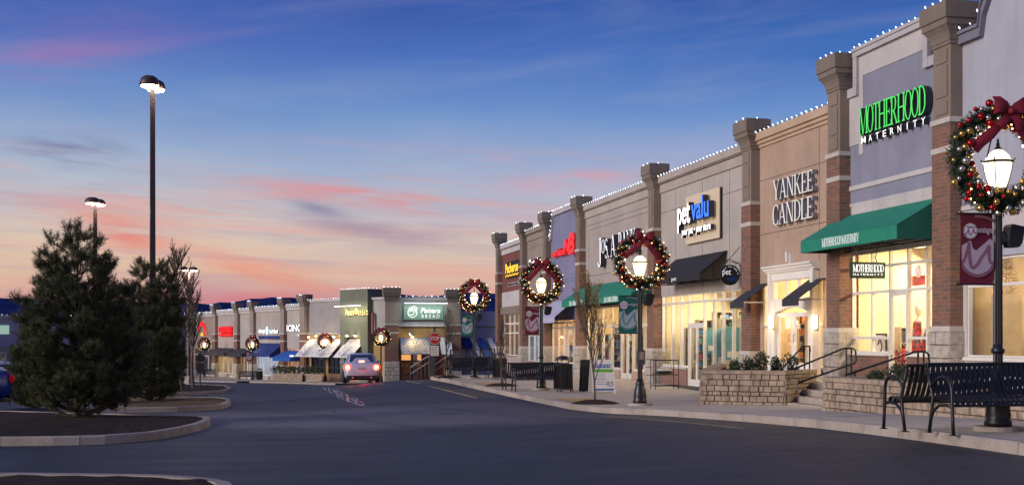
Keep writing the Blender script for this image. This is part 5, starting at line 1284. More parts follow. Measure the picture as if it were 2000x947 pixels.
# ------------------------------------------------------------------ street lamps, wreaths, banners, speakers
GLOBE = emis('lantern_glass', (1.0, .78, .47), 2.4)
L_COL = (1, .76, .46)
def make_lamp():
    r_ = empty('street_lamp'); 
    mb = MB(); mb.lathe([(.30, 0), (.30, .06)], seg=20); mb.build('footing', KERB, r_)
    mb = MB(); mb.lathe([(.165, .06), (.17, .12), (.15, .15), (.155, .2), (.14, .36), (.11, .46), (.10, .5), (.115, .53), (.09, .56), (.08, .64)], seg=20); mb.build('base', BLACK, r_, True)
    mb = MB(); mb.lathe([(.060, .6), (.052, 3.02)], seg=24, flute=.14); p = mb.build('pole', BLACK, r_)
    mb = MB(); mb.lathe([(.06, .98), (.085, 1.0), (.085, 1.04), (.065, 1.06), (.062, 1.1)], seg=16); mb.build('collar', BLACK, p, True); mb = MB(); mb.lathe([(.07, 2.78), (.075, 2.80), (.06, 2.84)], seg=16); mb.build('collar', BLACK, p, True)
    mb = MB(); mb.lathe([(.09, 3.0), (.12, 3.03), (.12, 3.07), (.10, 3.09)], seg=16); mb.build('lantern_seat', BLACK, r_, True)
    mb = MB(); mb.lathe([(.09, 3.09), (.125, 3.18), (.155, 3.30), (.172, 3.405), (.160, 3.44), (.135, 3.50), (.085, 3.55), (.04, 3.58)], seg=20); mb.build('lantern_globe', GLOBE, r_, True)
    mb = MB(); mb.lathe([(.174, 3.405), (.190, 3.41), (.190, 3.43), (.165, 3.44)], seg=20)
    mb.lathe([(.045, 3.575), (.05, 3.59), (.02, 3.62), (.025, 3.65), (.012, 3.67), (.016, 3.69), (.002, 3.73)], seg=10)
    for k in range(4):
        a = math.pi / 4 + k * math.pi / 2; c_, s_ = math.cos(a), math.sin(a)
        mb.tube([(.105 * c_, .105 * s_, 3.08), (.132 * c_, .132 * s_, 3.18), (.163 * c_, .163 * s_, 3.30), (.182 * c_, .182 * s_, 3.42)], .007, 4)
        mb.tube([(.182 * c_, .182 * s_, 3.42), (.21 * c_, .21 * s_, 3.46)], .008, 4)
    mb.build('lantern_cage', BLACK, r_)
    ld = bpy.data.lights.new('lantern_light', 'POINT'); ld.energy = 34; ld.color = L_COL; ld.shadow_soft_size = .12
    for dx in (-.0,):
        lo = bpy.data.objects.new('lantern_light', ld); C.objects.link(lo); lo.parent = r_; lo.location = (0, .30, 3.3); KIDS.setdefault(r_.name, []).append(lo); WL[lo.name] = Vector()
    return r_
lamp0 = make_lamp(); tag(lamp0, 'x', 'street lamp', 'black street lamps with lit lanterns')
NEEDLE = pbr('garland_green', (.020, .045, .015), .75, 0, .5, 40)
REDB = pbr('red_bauble', (.42, .012, .015), .12, .6, .1, 30); GOLDB = pbr('gold_bauble', (.62, .38, .10), .14, .8, .1, 30); SILB = pbr('silver_bauble', (.62, .60, .50), .12, .85, .1, 30)
BOWM = pbr('red_velvet_bow', (.23, .010, .025), .7, 0, .15, 12)
FAIRY = emis('fairy_bulb', (1, .68, .26), 20)
def ball_mesh(m_, nm):
    b = MB(); b.ball((0, 0, 0), 1, 12, 8); b.lathe([(.18, .95), (.18, 1.12)], seg=6); o = b.build(nm, m_, None, True); me = o.data; bpy.data.objects.remove(o); return me
BME = [ball_mesh(m_, 'bauble') for m_ in (REDB, GOLDB, SILB)]
def make_wreath(nb=99, nn=7500, seed=1, nl=64):
    rnd = random.Random(seed); r_ = empty('wreath'); RM, RT = .555, .135
    mb = MB()
    def tor(a, b, rt): return Vector(((RM + rt * math.cos(b)) * math.cos(a), rt * math.sin(b), (RM + rt * math.cos(b)) * math.sin(a)))
    for k in range(nn):
        a, b = rnd.uniform(0, 6.283), rnd.uniform(0, 6.283); rt = RT * rnd.uniform(.35, 1.02); p = tor(a, b, rt)
        o = (p - tor(a, b, 0)).normalized(); d = (o + Vector((rnd.gauss(0, .6), rnd.gauss(0, .6), rnd.gauss(0, .6)))).normalized(); l = rnd.uniform(.02, .055)
        s_ = d.cross(Vector((rnd.gauss(0, 1), rnd.gauss(0, 1), rnd.gauss(0, 1)))).normalized() * rnd.uniform(.004, .009)
        mb.add([p - s_, p + s_, p + d * l + s_ * .5, p + d * l - s_ * .5], [(0, 1, 2, 3)])
    core = MB(); n = 36; core.tube([(RM * math.cos(2 * math.pi * k / n), 0, RM * math.sin(2 * math.pi * k / n)) for k in range(n + 1)], .085, 8, 0, False)
    g = mb.build('garland', NEEDLE, r_); core.build('garland_core', pbr('garland_core', (.012, .02, .008), .9, 0, .3, 30), g)
    for k in range(nb):
        a = 2 * math.pi * (k * .618034 % 1) + rnd.uniform(-.05, .05); b = math.pi + .15 + (math.pi - .3) * ((k * .7548777) % 1)
        sz = rnd.choice((.030, .036, .042, .050)); o = bpy.data.objects.new('bauble', rnd.choice((BME[0], BME[0], BME[1], BME[2], BME[1], BME[2])))
        C.objects.link(o); o.parent = r_; o.location = tor(a, b, RT * 1.12); o.scale = (sz,) * 3; o.rotation_euler = (rnd.uniform(0, 3), rnd.uniform(0, 3), 0); KIDS.setdefault(r_.name, []).append(o); WL[o.name] = Vector()
    fl = MB()
    for k in range(nl):
        a, b = rnd.uniform(0, 6.283), rnd.uniform(math.pi * .9, 2.1 * math.pi); p = tor(a, b, RT * 1.0)
        if rnd.random() < .6: p = tor(a, math.pi + rnd.uniform(-.2, .8), RT * 1.0)
        fl.ball(p + (p - tor(a, b, 0)).normalized() * .03, .009, 5, 4)
    f_ = fl.build('fairy_lights', FAIRY, r_); f_['kind'] = 'stuff'
    # bow: two loops, knot, two long tails draped down inside the ring
    mb = MB(); c = Vector((0, -.21, RM + .0))
    def ribbon(pts, wd, tw=0):
        P = [Vector(p) for p in pts]; vs = []
        for i, p in enumerate(P):
            d = (P[min(i + 1, len(P) - 1)] - P[max(i - 1, 0)]).normalized(); w0 = wd[i] if hasattr(wd, '__len__') else wd
            s_ = d.cross(Vector((0, 1, 0))).normalized()
            for q in (-1, -.33, .33, 1): vs.append(p + s_ * w0 * q + Vector((0, -.012 * (1 - q * q) + .018 * math.sin(i * 1.7 + q * 3), 0)))
        n = len(P); mb.add(vs, [(i * 4 + k, i * 4 + k + 1, (i + 1) * 4 + k + 1, (i + 1) * 4 + k) for i in range(n - 1) for k in range(3)])
    for sg in (-1, 1):
        ribbon([c, c + Vector((sg * .08, -.05, .045)), c + Vector((sg * .17, -.07, .075)), c + Vector((sg * .235, -.04, .07))], [.035, .07, .10, .11])
        ribbon([c, c + Vector((sg * .08, -.02, .02)), c + Vector((sg * .17, -.0, .055)), c + Vector((sg * .235, -.03, .068))], [.035, .06, .09, .11])
        ribbon([c, c + Vector((sg * .05, -.05, -.07)), c + Vector((sg * .11, -.06, -.15)), c + Vector((sg * .14, -.04, -.20))], [.03, .05, .065, .07])
    b_ = mb.build('bow', BOWM, r_, True)
    mb2 = MB(); mb2.ball(c + Vector((0, -.05, 0)), .045, 10, 8); mb2.build('bow_knot', BOWM, b_, True)
    for sg in (-1, 1):
        mb = MB(); ribbon([c + Vector((sg * .01, -.0, -.04)), c + Vector((sg * .12, .02, -.16)), c + Vector((sg * .24, .02, -.28)), c + Vector((sg * .36, .04, -.38)), c + Vector((sg * .43, .08, -.47))], [.04, .055, .07, .075, .07]); mb.build('ribbon_tail', BOWM, r_, True)
    mb = MB(); mb.tube([(0, .0, RM - .1), (0, .10, RM - .16), (0, .25, RM - .5)], .01, 5); mb.build('hanger', BLACK, r_); mb = MB(); mb.tube([(-.3, .05, -.42), (0, .2, -.44), (.3, .05, -.42)], .012, 5); mb.build('brace', BLACK, r_)
    return r_
wr0 = make_wreath(); tag(wr0, 'x', 'wreath', 'decorated wreaths hung on the lamp posts')
def banner(label, loc, col, pale, ring, rz=0):
    r_ = empty('banner', (0, 0, 0)); tag(r_, label, 'banner', 'banners hung on the lamp posts'); fr_ = Frame((0, 0, 0), (1, 0)); W, H = .46, .90
    mb = MB(fr_); n = 12
    def wv(s, z): return .012 * math.sin(z * 6 + s * 5)
    vs = [(-W + W * i / 6, wv(-W + W * i / 6, H * j / n), H * j / n) for j in range(n + 1) for i in range(7)]; vs += [(a_, b_ - .006, c_) for a_, b_, c_ in vs]; o = 7 * (n + 1)
    fs = [(j * 7 + i, j * 7 + i + 1, (j + 1) * 7 + i + 1, (j + 1) * 7 + i) for j in range(n) for i in range(6)]; fs += [tuple(reversed([o + k for k in f])) for f in fs]
    mb.add(vs, fs); cl = mb.build('cloth', col, r_, True)
    mb = MB(fr_)
    def poly(pts, e, mi):
        ok = [(max(-W + .004, min(-.004, x_)), z_) for x_, z_ in pts]; k = len(mb.v)
        mb.add([(x_, .020 + e, z_) for x_, z_ in ok], [tuple(range(len(ok)))], mi)
    cx, cz, rr = -W / 2, .36, .27
    def arc(r__, a0, a1, n_=24): return [(cx + r__ * math.cos(R(a0 + (a1 - a0) * i / n_)), cz + r__ * math.sin(R(a0 + (a1 - a0) * i / n_))) for i in range(n_ + 1)]
    A = arc(rr, 180, 360); B = arc(rr - .035, 360, 180)
    for i in range(24): poly([A[i], A[i + 1], B[23 - i], B[24 - i]], .0, 1)
    A = arc(rr + .25, 60, 95, 8); B = arc(rr + .215, 95, 60, 8)
    for i in range(8): poly([A[i], A[i + 1], B[7 - i], B[8 - i]], .0, 1)
    low = arc(rr - .04, 182, 358)
    # pale disc with the notch of an M cut in its top
    top = [(-W + .004, .49), (-W + .14, .56), (-W + .15, .47), (-W + .205, .425), (-.055, .585), (-.004, .54)]
    T2 = []
    for i, (x_, z_) in enumerate(low):
        x_ = max(-W + .004, min(-.004, x_)); T2.append((x_, z_))
    def topz(x_):
        for (a_, b_), (c_, d_) in zip(top, top[1:]):
            if x_ <= c_: return b_ + (d_ - b_) * (x_ - a_) / max(1e-6, c_ - a_)
        return top[-1][1]
    N = 26
    for i in range(N):
        x0 = -W + .004 + (W - .008) * i / N; x1 = -W + .004 + (W - .008) * (i + 1) / N
        lo = lambda x_: cz - math.sqrt(max(0, (rr - .04) ** 2 - (x_ - cx) ** 2))
        poly([(x0, lo(x0)), (x1, lo(x1)), (x1, topz(x1)), (x0, topz(x0))], .002, 0)
    # brushed M
    def brush(pts, w_, e, mi):
        for i, (p, q) in enumerate(zip(pts, pts[1:])):
            d = Vector((q[0] - p[0], q[1] - p[1])).normalized(); s_ = Vector((-d.y, d.x)) * w_
            poly([(p[0] + s_.x, p[1] + s_.y), (p[0] - s_.x, p[1] - s_.y), (q[0] - s_.x, q[1] - s_.y), (q[0] + s_.x, q[1] + s_.y)], e + .0003 * (i % 3), mi)
    M_ = [(-.455, .26), (-.40, .36), (-.37, .45), (-.355, .53), (-.35, .40), (-.34, .28), (-.32, .215), (-.29, .205), (-.24, .25), (-.18, .34), (-.10, .44), (-.07, .50), (-.075, .38), (-.06, .29), (-.03, .265), (-.006, .27)]
    brush(M_, .020, .004, 1)
    bx, bz, br = -W + .125, .675, .098
    C2 = [(bx + br * math.cos(2 * math.pi * k / 24), bz + br * math.sin(2 * math.pi * k / 24)) for k in range(24)]; poly(C2, .006, 2)
    C2 = [(bx + br * .9 * math.cos(2 * math.pi * k / 24), bz + br * .9 * math.sin(2 * math.pi * k / 24)) for k in range(24)]; poly(C2, .0075, 3)
    C2 = [(bx + br * .85 * math.cos(2 * math.pi * k / 24), bz + br * .85 * math.sin(2 * math.pi * k / 24)) for k in range(24)]; poly(C2, .009, 2)
    brush([(bx - .11, bz - .08), (bx - .05, bz - .02), (bx - .03, bz + .03), (bx - .025, bz - .04), (bx + .0, bz - .055), (bx + .045, bz + .03), (bx + .05, bz - .03), (bx + .09, bz - .01)], .007, .0105, 4)
    em = cl
    e_ = mb.build('emblem', [pale, ring, WHITEP, NAVYFAB, GM[5]], r_)
    mb = MB(fr_); sans(mb, 'ontage', bx + .085, -.02, bz - .045, bz + .045, .030, .034, .35, .01, m0=0, m1=0); sans(mb, 'shoppes at', bx - .055, bx + .055, bz + .035, bz + .062, .0305, .033, .2, 0, m0=1, m1=1); mb.build('lettering', [pale, NAVYFAB], r_)
    for z_ in (0, H):
        mb = MB(fr_); mb.tube([(-W - .03, 0, z_), (.10, 0, z_)], .011, 6); mb.ball((-W - .035, 0, z_), .018, 8, 6); mb.build('rod', BLACK, r_)
    r_.location = loc; r_.rotation_euler = (0, 0, rz); return r_
def speaker():
    r_ = empty('loudspeaker'); mb = MB()
    pr = [(.10, -.10), (.13, .12), (.16, .16), (.38, .12), (.33, -.14), (.27, -.2), (.14, -.2)]
    mb.prism([(a, -.09, b) for a, b in pr], (0, .2, 0)); mb.build('housing', BLACKM, r_); mb = MB(); mb.tube([(0, 0, .06), (.06, 0, .03), (.12, 0, 0)], .012, 5); mb.build('bracket', BLACK, r_); return r_
MAROON = pbr('maroon_banner', (.16, .012, .035), .8, 0, .1, 5); PINKP = pbr('pale_pink_print', (.55, .42, .50), .8, 0, .04, 5); PINKR = pbr('rose_print', (.30, .12, .16), .8, 0, .04, 5)
TEAL = pbr('green_banner', (.01, .14, .11), .8, 0, .1, 5); MINT = pbr('pale_green_print', (.38, .46, .50), .8, 0, .04, 5); MINTR = pbr('sage_print', (.14, .27, .25), .8, 0, .04, 5)
sp0 = speaker(); tag(sp0, 'x', 'speaker', 'loudspeakers on the lamp posts')
LX = 9.1
Lm = [(9.32, 14.04), (9.1, 28.1), (9.1, 38.3), (9.1, 50.4)]
def Lz(x_, y_): return zs(x_, y_)
WLAB = ['largest decorated wreath with a bow, on the lamp behind the front benches', 'decorated wreath on the lamp standing before the pet shop', 'decorated wreath on the lamp before the slate blue shop', 'decorated wreath on the last lamp before the white lit bakery sign']
LLAB = ['lamp post rising behind the two big front benches', 'lamp post with a grey control box before the pet shop', 'lamp post standing at the bench before the narrow taupe shop', 'lamp post beside the green banner at the end of the street pavement']
for i, (x_, y_) in enumerate(Lm):
    z_ = zs(x_, y_); l = lamp0 if i == 0 else copy_tree(lamp0); place(l, (x_, y_, z_), label=LLAB[i])
    wv_ = wr0 if i == 0 else copy_tree(wr0); place(wv_, (x_ - (.15 if i == 0 else .05), y_ - .24, z_ + 3.42), rz=-.1 if i else 0, label=WLAB[i]); wv_.rotation_euler = ((0, .04, -.03, .05)[i], (0, .05, -.06, .03)[i], (0, -.12, -.05, -.16)[i]); wv_.scale = ((1, .98, 1.02, .97)[i],) * 3
    s_ = sp0 if i == 0 else copy_tree(sp0); place(s_, (x_ + .03, y_, z_ + (2.5 if i == 0 else 2.55)), sc_=.82, label='black loudspeaker box on %s' % ('the lamp behind the front benches', 'the lamp before the pet shop', 'the lamp before the slate blue shop', 'the lamp farthest along the street pavement')[i])
    mar = i in (0, 2)
    banner(('maroon', 'green')[0 if mar else 1] + ' banner with a pale M circle on ' + ('the lamp behind the front benches', 'the lamp before the pet shop', 'the lamp before the taupe shop', 'the lamp farthest along the pavement')[i], (x_ - .07, y_, z_ + (1.86, 1.72, 1.75, 1.75)[i]), MAROON if mar else TEAL, PINKP if mar else MINT, PINKR if mar else MINTR)
mb = MB(); x_, y_ = Lm[1]; z_ = zs(x_, y_); mb.box(x_ - .085, x_ + .085, y_ - .14, y_ + .0, z_ + .98, z_ + 1.32); mb.box(x_ - .06, x_ + .06, y_ - .146, y_ - .14, z_ + 1.1, z_ + 1.28, 1)
tag(mb.build('control_box', [pbr('grey_box', (.06, .06, .07), .5, .2, .1, 9), SILB], None, loc=(x_, y_, z_ + 1)), 'grey metal control box strapped to the lamp before the pet shop', 'control box')
# lamps of the lower plaza
FL = [(744, 91, 'by the corner of the bakery behind the car'), (635, 104, 'in front of the white bakery awnings'), (493, 115, 'before the dark brown awnings, bench at its foot'), (399, 126, 'before the red arch sign by the bare trees')]
for px, d, nm in FL:
    X, Y, _ = PD(px, 700, d); z_ = zr(X, Y) + .10
    l = copy_tree(lamp0); place(l, (X, Y, z_), label='distant lamp post ' + nm)
    r_ = empty('wreath', (0, 0, 0)); tag(r_, 'distant lit wreath on the lamp ' + nm, 'wreath', 'decorated wreaths hung on the lamp posts')
    for ch in kids(wr0):
        if ch.name.startswith(('garland', 'bow', 'ribbon', 'fairy')): copy_tree(ch, r_)
        elif ch.name.startswith('bauble') and int(ch.name[-3:] if '.' in ch.name else 0) % 4 == 0: copy_tree(ch, r_)
    place(r_, (X, Y - .2, z_ + 3.42), rz=-.2)
    if px != 744: banner('small %s banner on the distant lamp %s' % ('maroon' if px == 493 else 'green', nm), (X - .07, Y, z_ + 1.8), MAROON if px == 493 else TEAL, PINKP if px == 493 else MINT, PINKR if px == 493 else MINTR)

# ------------------------------------------------------------------ benches and bins
def make_bench(L=1.86):
    r_ = empty('bench'); prof = [(.30, .84), (.27, .72), (.215, .58), (.165, .47), (.10, .415), (.0, .40), (-.12, .425), (-.20, .435), (-.25, .41), (-.265, .36)]
    n = 24; back = MB(); seat = MB()
    for i in range(n):
        x_ = .06 + (L - .12) * (i + .5) / n; w_ = .026
        for mb, pr in ((back, prof[:5]), (seat, prof[4:])):
            vs = []
            for y_, z_ in pr: vs += [(x_ - w_, y_, z_), (x_ + w_, y_, z_), (x_ + w_, y_ + .007, z_ - .007), (x_ - w_, y_ + .007, z_ - .007)]
            m_ = len(pr); mb.add(vs, [(j * 4 + k, (j + 1) * 4 + k, (j + 1) * 4 + (k + 1) % 4, j * 4 + (k + 1) % 4) for j in range(m_ - 1) for k in range(4)])
    back.build('backrest', BLACK, r_); seat.build('seat', BLACK, r_)
    mb = MB(); mb.tube([(.02, .31, .845), (L - .02, .31, .845)], .02, 8); mb.tube([(.02, -.255, .355), (L - .02, -.255, .355)], .018, 6); mb.bar((.02, .05, .385), (L - .02, .05, .385), .04, .02); mb.build('cross_rail', BLACK, r_)
    for x_ in (.02, L - .02):
        mb = MB()
        def strap(pts):
            for a, b in zip(pts, pts[1:]): mb.bar((x_, *a), (x_, *b), .045, .02) if False else mb.tube([(x_, *a), (x_, *b)], .022, 6)
        mb.tube([(x_, .31, .845), (x_, .22, .60), (x_, .165, .44), (x_, .19, .25), (x_, .25, .0)], .022, 8)
        mb.tube([(x_, .21, .565), (x_, .10, .655), (x_, -.03, .70), (x_, -.15, .69), (x_, -.225, .63), (x_, -.255, .54), (x_, -.262, .36), (x_, -.275, .18), (x_, -.29, .0)], .022, 8)
        mb.tube([(x_, .22, .15), (x_, .15, .27), (x_, .03, .345), (x_, -.12, .355), (x_, -.26, .335)], .018, 8)
        mb.box(x_ - .035, x_ + .035, .22, .30, 0, .012); mb.box(x_ - .035, x_ + .035, -.33, -.25, 0, .012)
        mb.build('end_frame', BLACK, r_, True)
    return r_
b0 = make_bench(); tag(b0, 'x', 'bench', 'black slatted benches set back to back at the lamps')
def bench(x_, y_, rz, z_, label, first=[True]):
    o = b0 if first[0] else copy_tree(b0); first[0] = False; place(o, (x_, y_, z_), rz, label=label)
bench(8.22, 13.6, 0, zs(9, 13.5), 'nearest black slatted bench, its seat towards the camera')
bench(8.12 + 1.86, 14.5, math.pi, zs(9, 14.5), 'black slatted bench seen from behind, back to back with the nearest one')
bench(8.0, 37.5, 0, zs(9, 37.5), 'black bench at the lamp before the taupe shop, facing the camera')
bench(8.0 + 1.86, 38.9, math.pi, zs(9, 38.9), 'black bench hidden behind another at the lamp before the taupe shop')
bench(7.95, 49.6, 0, zs(9, 49.6), 'black bench at the farthest lamp of the street pavement')
bench(7.95 + 1.86, 51.1, math.pi, zs(9, 51.1), 'rear bench of the pair at the farthest street lamp')
X, Y, _ = PD(467, 740, 114); bench(X, Y, -.1, zr(X, Y) + .1, 'distant black bench at the lamp before the brown awnings')
X, Y, _ = PD(384, 740, 125); bench(X, Y, -.1, zr(X, Y) + .1, 'distant black bench beside the bare trees near the red arch')
def make_bin():
    r_ = empty('litter_bin'); mb = MB(); n = 22
    for k in range(n): a = 2 * math.pi * k / n; mb.bar((.27 * math.cos(a), .27 * math.sin(a), .08), (.27 * math.cos(a), .27 * math.sin(a), .84), .045, .012)
    mb.lathe([(.285, .08), (.285, .12)], seg=22); mb.lathe([(.285, .8), (.295, .86), (.27, .87)], seg=22); mb.lathe([(.24, .1), (.24, .82)], seg=18); mb.build('basket', BLACK, r_)
    mb = MB()
    for k in range(3): a = 2 * math.pi * k / 3; mb.tube([(.24 * math.cos(a), .24 * math.sin(a), 0), (.24 * math.cos(a), .24 * math.sin(a), .1)], .02, 6)
    mb.build('foot', BLACK, r_)
    mb = MB(); mb.lathe([(.24, .98), (.22, 1.04), (.12, 1.10), (.02, 1.12)], seg=18)
    for k in range(4): a = 2 * math.pi * k / 4 + .5; mb.tube([(.24 * math.cos(a), .24 * math.sin(a), .84), (.23 * math.cos(a), .23 * math.sin(a), 1.0)], .014, 5)
    mb.build('hood', BLACK, r_); return r_
bin0 = make_bin(); tag(bin0, 'x', 'litter bin', 'black domed litter bins by the benches')
for k, (x_, y_, z_, nm) in enumerate(((9.42, 36.75, None, 'black domed litter bin before the bench at the taupe shop lamp'), (9.95, 49.2, None, 'black domed litter bin by the farthest bench of the street pavement'), (10.55, 13.9, None, 'black litter bin at the far end of the nearest bench'), (*PD(507, 740, 113.5)[:2], 0, 'distant black litter bin by the bench before the brown awnings'))):
    o = bin0 if k == 0 else copy_tree(bin0); place(o, (x_, y_, zs(x_, y_) if z_ is None else zr(x_, y_) + .1), label=nm)

# ------------------------------------------------------------------ trees
def branch_tree(name, loc, H, spread, label, seed, upright=.8, twigs=5, leaves=0, leafmat=None, cat='tree', r0=.03, group=None, levels=4, start=.2):
    rnd = random.Random(seed); r_ = thing(name, label, cat, loc, group); tr = MB(); cr = MB(); lf = MB(); L = Vector(loc); tips = []
    def br(p, d, l, r, lev):
        n = 4; pts = [p]; q = Vector(p)
        for i in range(n):
            d = (d + Vector((rnd.gauss(0, .10), rnd.gauss(0, .10), .06 * upright))).normalized(); q = q + d * l / n; pts.append(q.copy())
        (tr if lev == 0 else cr).tube(pts, [r * (1 - .6 * i / n) for i in range(n + 1)], 6 if lev < 2 else 3)
        if lev >= levels: tips.extend(pts[1:]); return
        k = twigs if lev else int(H * 8)
        for j in range(k):
            u = rnd.uniform(start if lev == 0 else .25, .98); i = min(n - 1, int(u * n)); o = pts[i].lerp(pts[i + 1], u * n - i); a = rnd.uniform(0, 6.28)
            side = Vector((math.cos(a), math.sin(a), 0)); nd = (d * upright + side * (1 - upright) * 1.4 + Vector((0, 0, upright * .5))).normalized()
            nl = l * rnd.uniform(.35, .55) * (1.15 - u * .6) * (spread if lev == 0 else 1); br(o, nd, nl, r * .42, lev + 1)
        if lev > 1: tips.extend(pts[1:])
    br(L + Vector((0, 0, -.05)), Vector((0, 0, 1)), H, r0, 0)
    for k in range(leaves):
        p = rnd.choice(tips) + Vector((rnd.gauss(0, .02), rnd.gauss(0, .02), rnd.gauss(0, .02))); u_ = Vector((rnd.gauss(0, 1), rnd.gauss(0, 1), rnd.gauss(0, 1))).normalized(); v_ = u_.orthogonal().normalized(); l = rnd.uniform(.018, .034)
        lf.add([p, p + u_ * l + v_ * l * .4, p + u_ * l * 2, p + u_ * l - v_ * l * .4], [(0, 1, 2, 3)])
    tr.build('trunk', BARK, r_); cr.build('crown', BARK, r_)
    if leaves: lf.build('leaves', leafmat, r_)
    return r_
GOLDL = pbr('golden_leaf', (.28, .17, .05), .8, 0, .4, 30)
def mulch_ring(x_, y_, r, zf_):
    mb = MB(); n = 24; rnd = random.Random(7)
    for rr, h in ((1, .008), (.75, .05), (.4, .09), (.05, .10)):
        for k in range(n): a = 2 * math.pi * k / n; q = r * rr * rnd.uniform(.94, 1.05); mb.v.append(Vector((x_ + q * math.cos(a), y_ + q * math.sin(a), zf_(x_, y_) + h)))
    for j in range(3):
        for k in range(n): mb.f.append([j * n + k, j * n + (k + 1) % n, (j + 1) * n + (k + 1) % n, (j + 1) * n + k]); mb.mi.append(0)
    mb.f.append([3 * n + k for k in range(n)]); mb.mi.append(0)
    o = mb.build('mulch_ring', MULCH); o['kind'] = 'stuff'
for k, (px, py, d, H, lv, nm) in enumerate(((1162, 790, 30.6, 2.6, 2600, 'young upright street tree keeping yellow leaves, before the clothier'), (979, 751, 42.6, 2.3, 0, 'thin bare sapling before the red walled shop'), (875, 735, 52.5, 2.9, 0, 'bare upright sapling before the brick pillar of the bakery'))):
    X, Y, _ = PD(px, py, d); z_ = zs(X, Y); branch_tree('street_tree', (X, Y, z_), H, (1.2, .8, .8)[k], nm, k + 3, .80, 7, lv, GOLDL, r0=.03, group='saplings along the pavement', levels=3, start=.2); mulch_ring(X, Y, .62, zs)

PINE = pbr('pine_needles', (.060, .072, .026), .75, 0, .5, 3.5)
def pine(name, loc, H, prof, label, seed, dens, group):
    """whorls of rising limbs; shoots sit in separate clumps, each shoot a brush of long needles. prof: (height share, reach in m)"""
    rnd = random.Random(seed); r_ = thing(name, label, 'pine tree', loc, group); L = Vector(loc); tr = MB(); lm = MB(); nd = MB()
    tr.tube([L + Vector((.03 * math.sin(k), .03 * math.cos(k * 2), H * .97 * k / 8)) for k in range(9)], [.085 * (1 - .86 * k / 8) for k in range(9)], 8)
    def brush(p, d, s=1.0):
        a = d.orthogonal().normalized(); b = d.cross(a)
        for k in range(30):
            an = rnd.uniform(0, 6.28); t_ = rnd.uniform(-.14, .05) * s; op = rnd.uniform(.3, 1.0)
            dd = (d * (1.05 - op * .75) + (a * math.cos(an) + b * math.sin(an)) * op).normalized(); q = p + d * t_; l = rnd.uniform(.08, .125) * s
            s_ = dd.cross(Vector((rnd.gauss(0, 1), rnd.gauss(0, 1), rnd.gauss(0, 1)))).normalized() * .0042
            nd.add([q - s_, q + s_, q + dd * l], [(0, 1, 2)], 1 if rnd.random() < .3 else 0)
    def clump(p, d, n, rad):
        for k in range(n):
            o = Vector((rnd.gauss(0, 1), rnd.gauss(0, 1), rnd.gauss(0, .75))).normalized() * rad * rnd.uniform(.2, 1); q = p + o + d * rad * .4
            lm.tube([p - d * rad * .5, q], [.006, .003], 3); brush(q, (o.normalized() * .5 + d * .5 + Vector((0, 0, .7))).normalized(), rnd.uniform(.8, 1.15))
    lv_n = 13; ph = rnd.uniform(0, 6)
    for lv in range(lv_n):
        u = .02 + .90 * (lv / (lv_n - 1)) ** 1.05; n = (9 if u < .55 else 7 if u < .75 else 5)
        for k in range(n):
            a = ph + lv * 1.9 + k * 6.283 / n + rnd.uniform(-.25, .25); rr = pw(prof, u) * rnd.uniform(.80, 1.06) * (1 if u < .6 else rnd.uniform(.72, 1.1)); z0 = H * u + rnd.uniform(-.10, .10)
            side = Vector((math.cos(a), math.sin(a), 0)); m_ = 5; p = L + Vector((0, 0, z0)); pts = [p.copy()]; d = (side + Vector((0, 0, .10 + .35 * u))).normalized()
            for i in range(m_): d = (d + Vector((rnd.gauss(0, .09), rnd.gauss(0, .09), .10))).normalized(); p = p + d * rr * .92 / m_; pts.append(p.copy())
            lm.tube(pts, [.024 * (1.15 - u) + .004 - .003 * i / m_ for i in range(m_ + 1)], 4)
            for j in range(max(2, int(rr * 4.2 * dens))):
                t_ = .32 + .68 * (j + rnd.uniform(.2, .8)) / max(2, int(rr * 4.2 * dens)); i = min(m_ - 1, int(t_ * m_)); o = pts[i].lerp(pts[i + 1], t_ * m_ - i)
                sd_ = side.cross(Vector((0, 0, 1))) * rnd.choice((-1, 1)); off = (d * .5 + sd_ * rnd.uniform(.3, 1.1) + Vector((0, 0, rnd.uniform(-.25, .5)))).normalized(); ln = rnd.uniform(.10, .36) * (1.15 - .4 * t_)
                lm.tube([o, o + off * ln], [.009, .005], 3); clump(o + off * ln, off, 7 if u < .8 else 5, .13)
            clump(pts[-1], d, 8 if u < .8 else 5, .14)
    for k in range(6): brush(L + Vector((rnd.gauss(0, .03), rnd.gauss(0, .03), H * (.93 + .013 * k))), Vector((rnd.gauss(0, .3), rnd.gauss(0, .3), 1)).normalized(), 1.1)
    for k in range(4):
        a = k * 1.6; d = Vector((math.cos(a) * .7, math.sin(a) * .7, .7)); o = L + Vector((0, 0, H * .93)); lm.tube([o, o + d * .22], [.008, .005], 4); clump(o + d * .24, d, 3, .07)
    tr.build('trunk', BARK, r_, True); lm.build('limbs', BARK, r_); nd.build('crown', [PINE, PINE2], r_); return r_
PINE2 = pbr('young_pine_needles', (.11, .105, .035), .75, 0, .4, 3.5)
g1 = G(134, 832); z1 = g1.z + .1
pine('pine_tree', (g1.x, g1.y + 1.3, z1), 4.15, [(0, 1.50), (.08, 1.58), (.3, 1.52), (.5, 1.44), (.62, 1.26), (.72, 1.0), (.80, .82), (.90, .62), (1, .2)], 'large dark pine nearest the camera on the front island', 5, 1.9, 'pines on the car park islands')
g2 = G(290, 791); pine('pine_tree', (g2.x, g2.y + .8, g2.z + .1), 4.65, [(0, 1.1), (.1, 1.25), (.35, 1.35), (.6, 1.3), (.75, 1.2), (.88, .95), (1, .45)], 'second pine, narrower, behind and beside the largest one', 9, 1.9, 'pines on the car park islands')
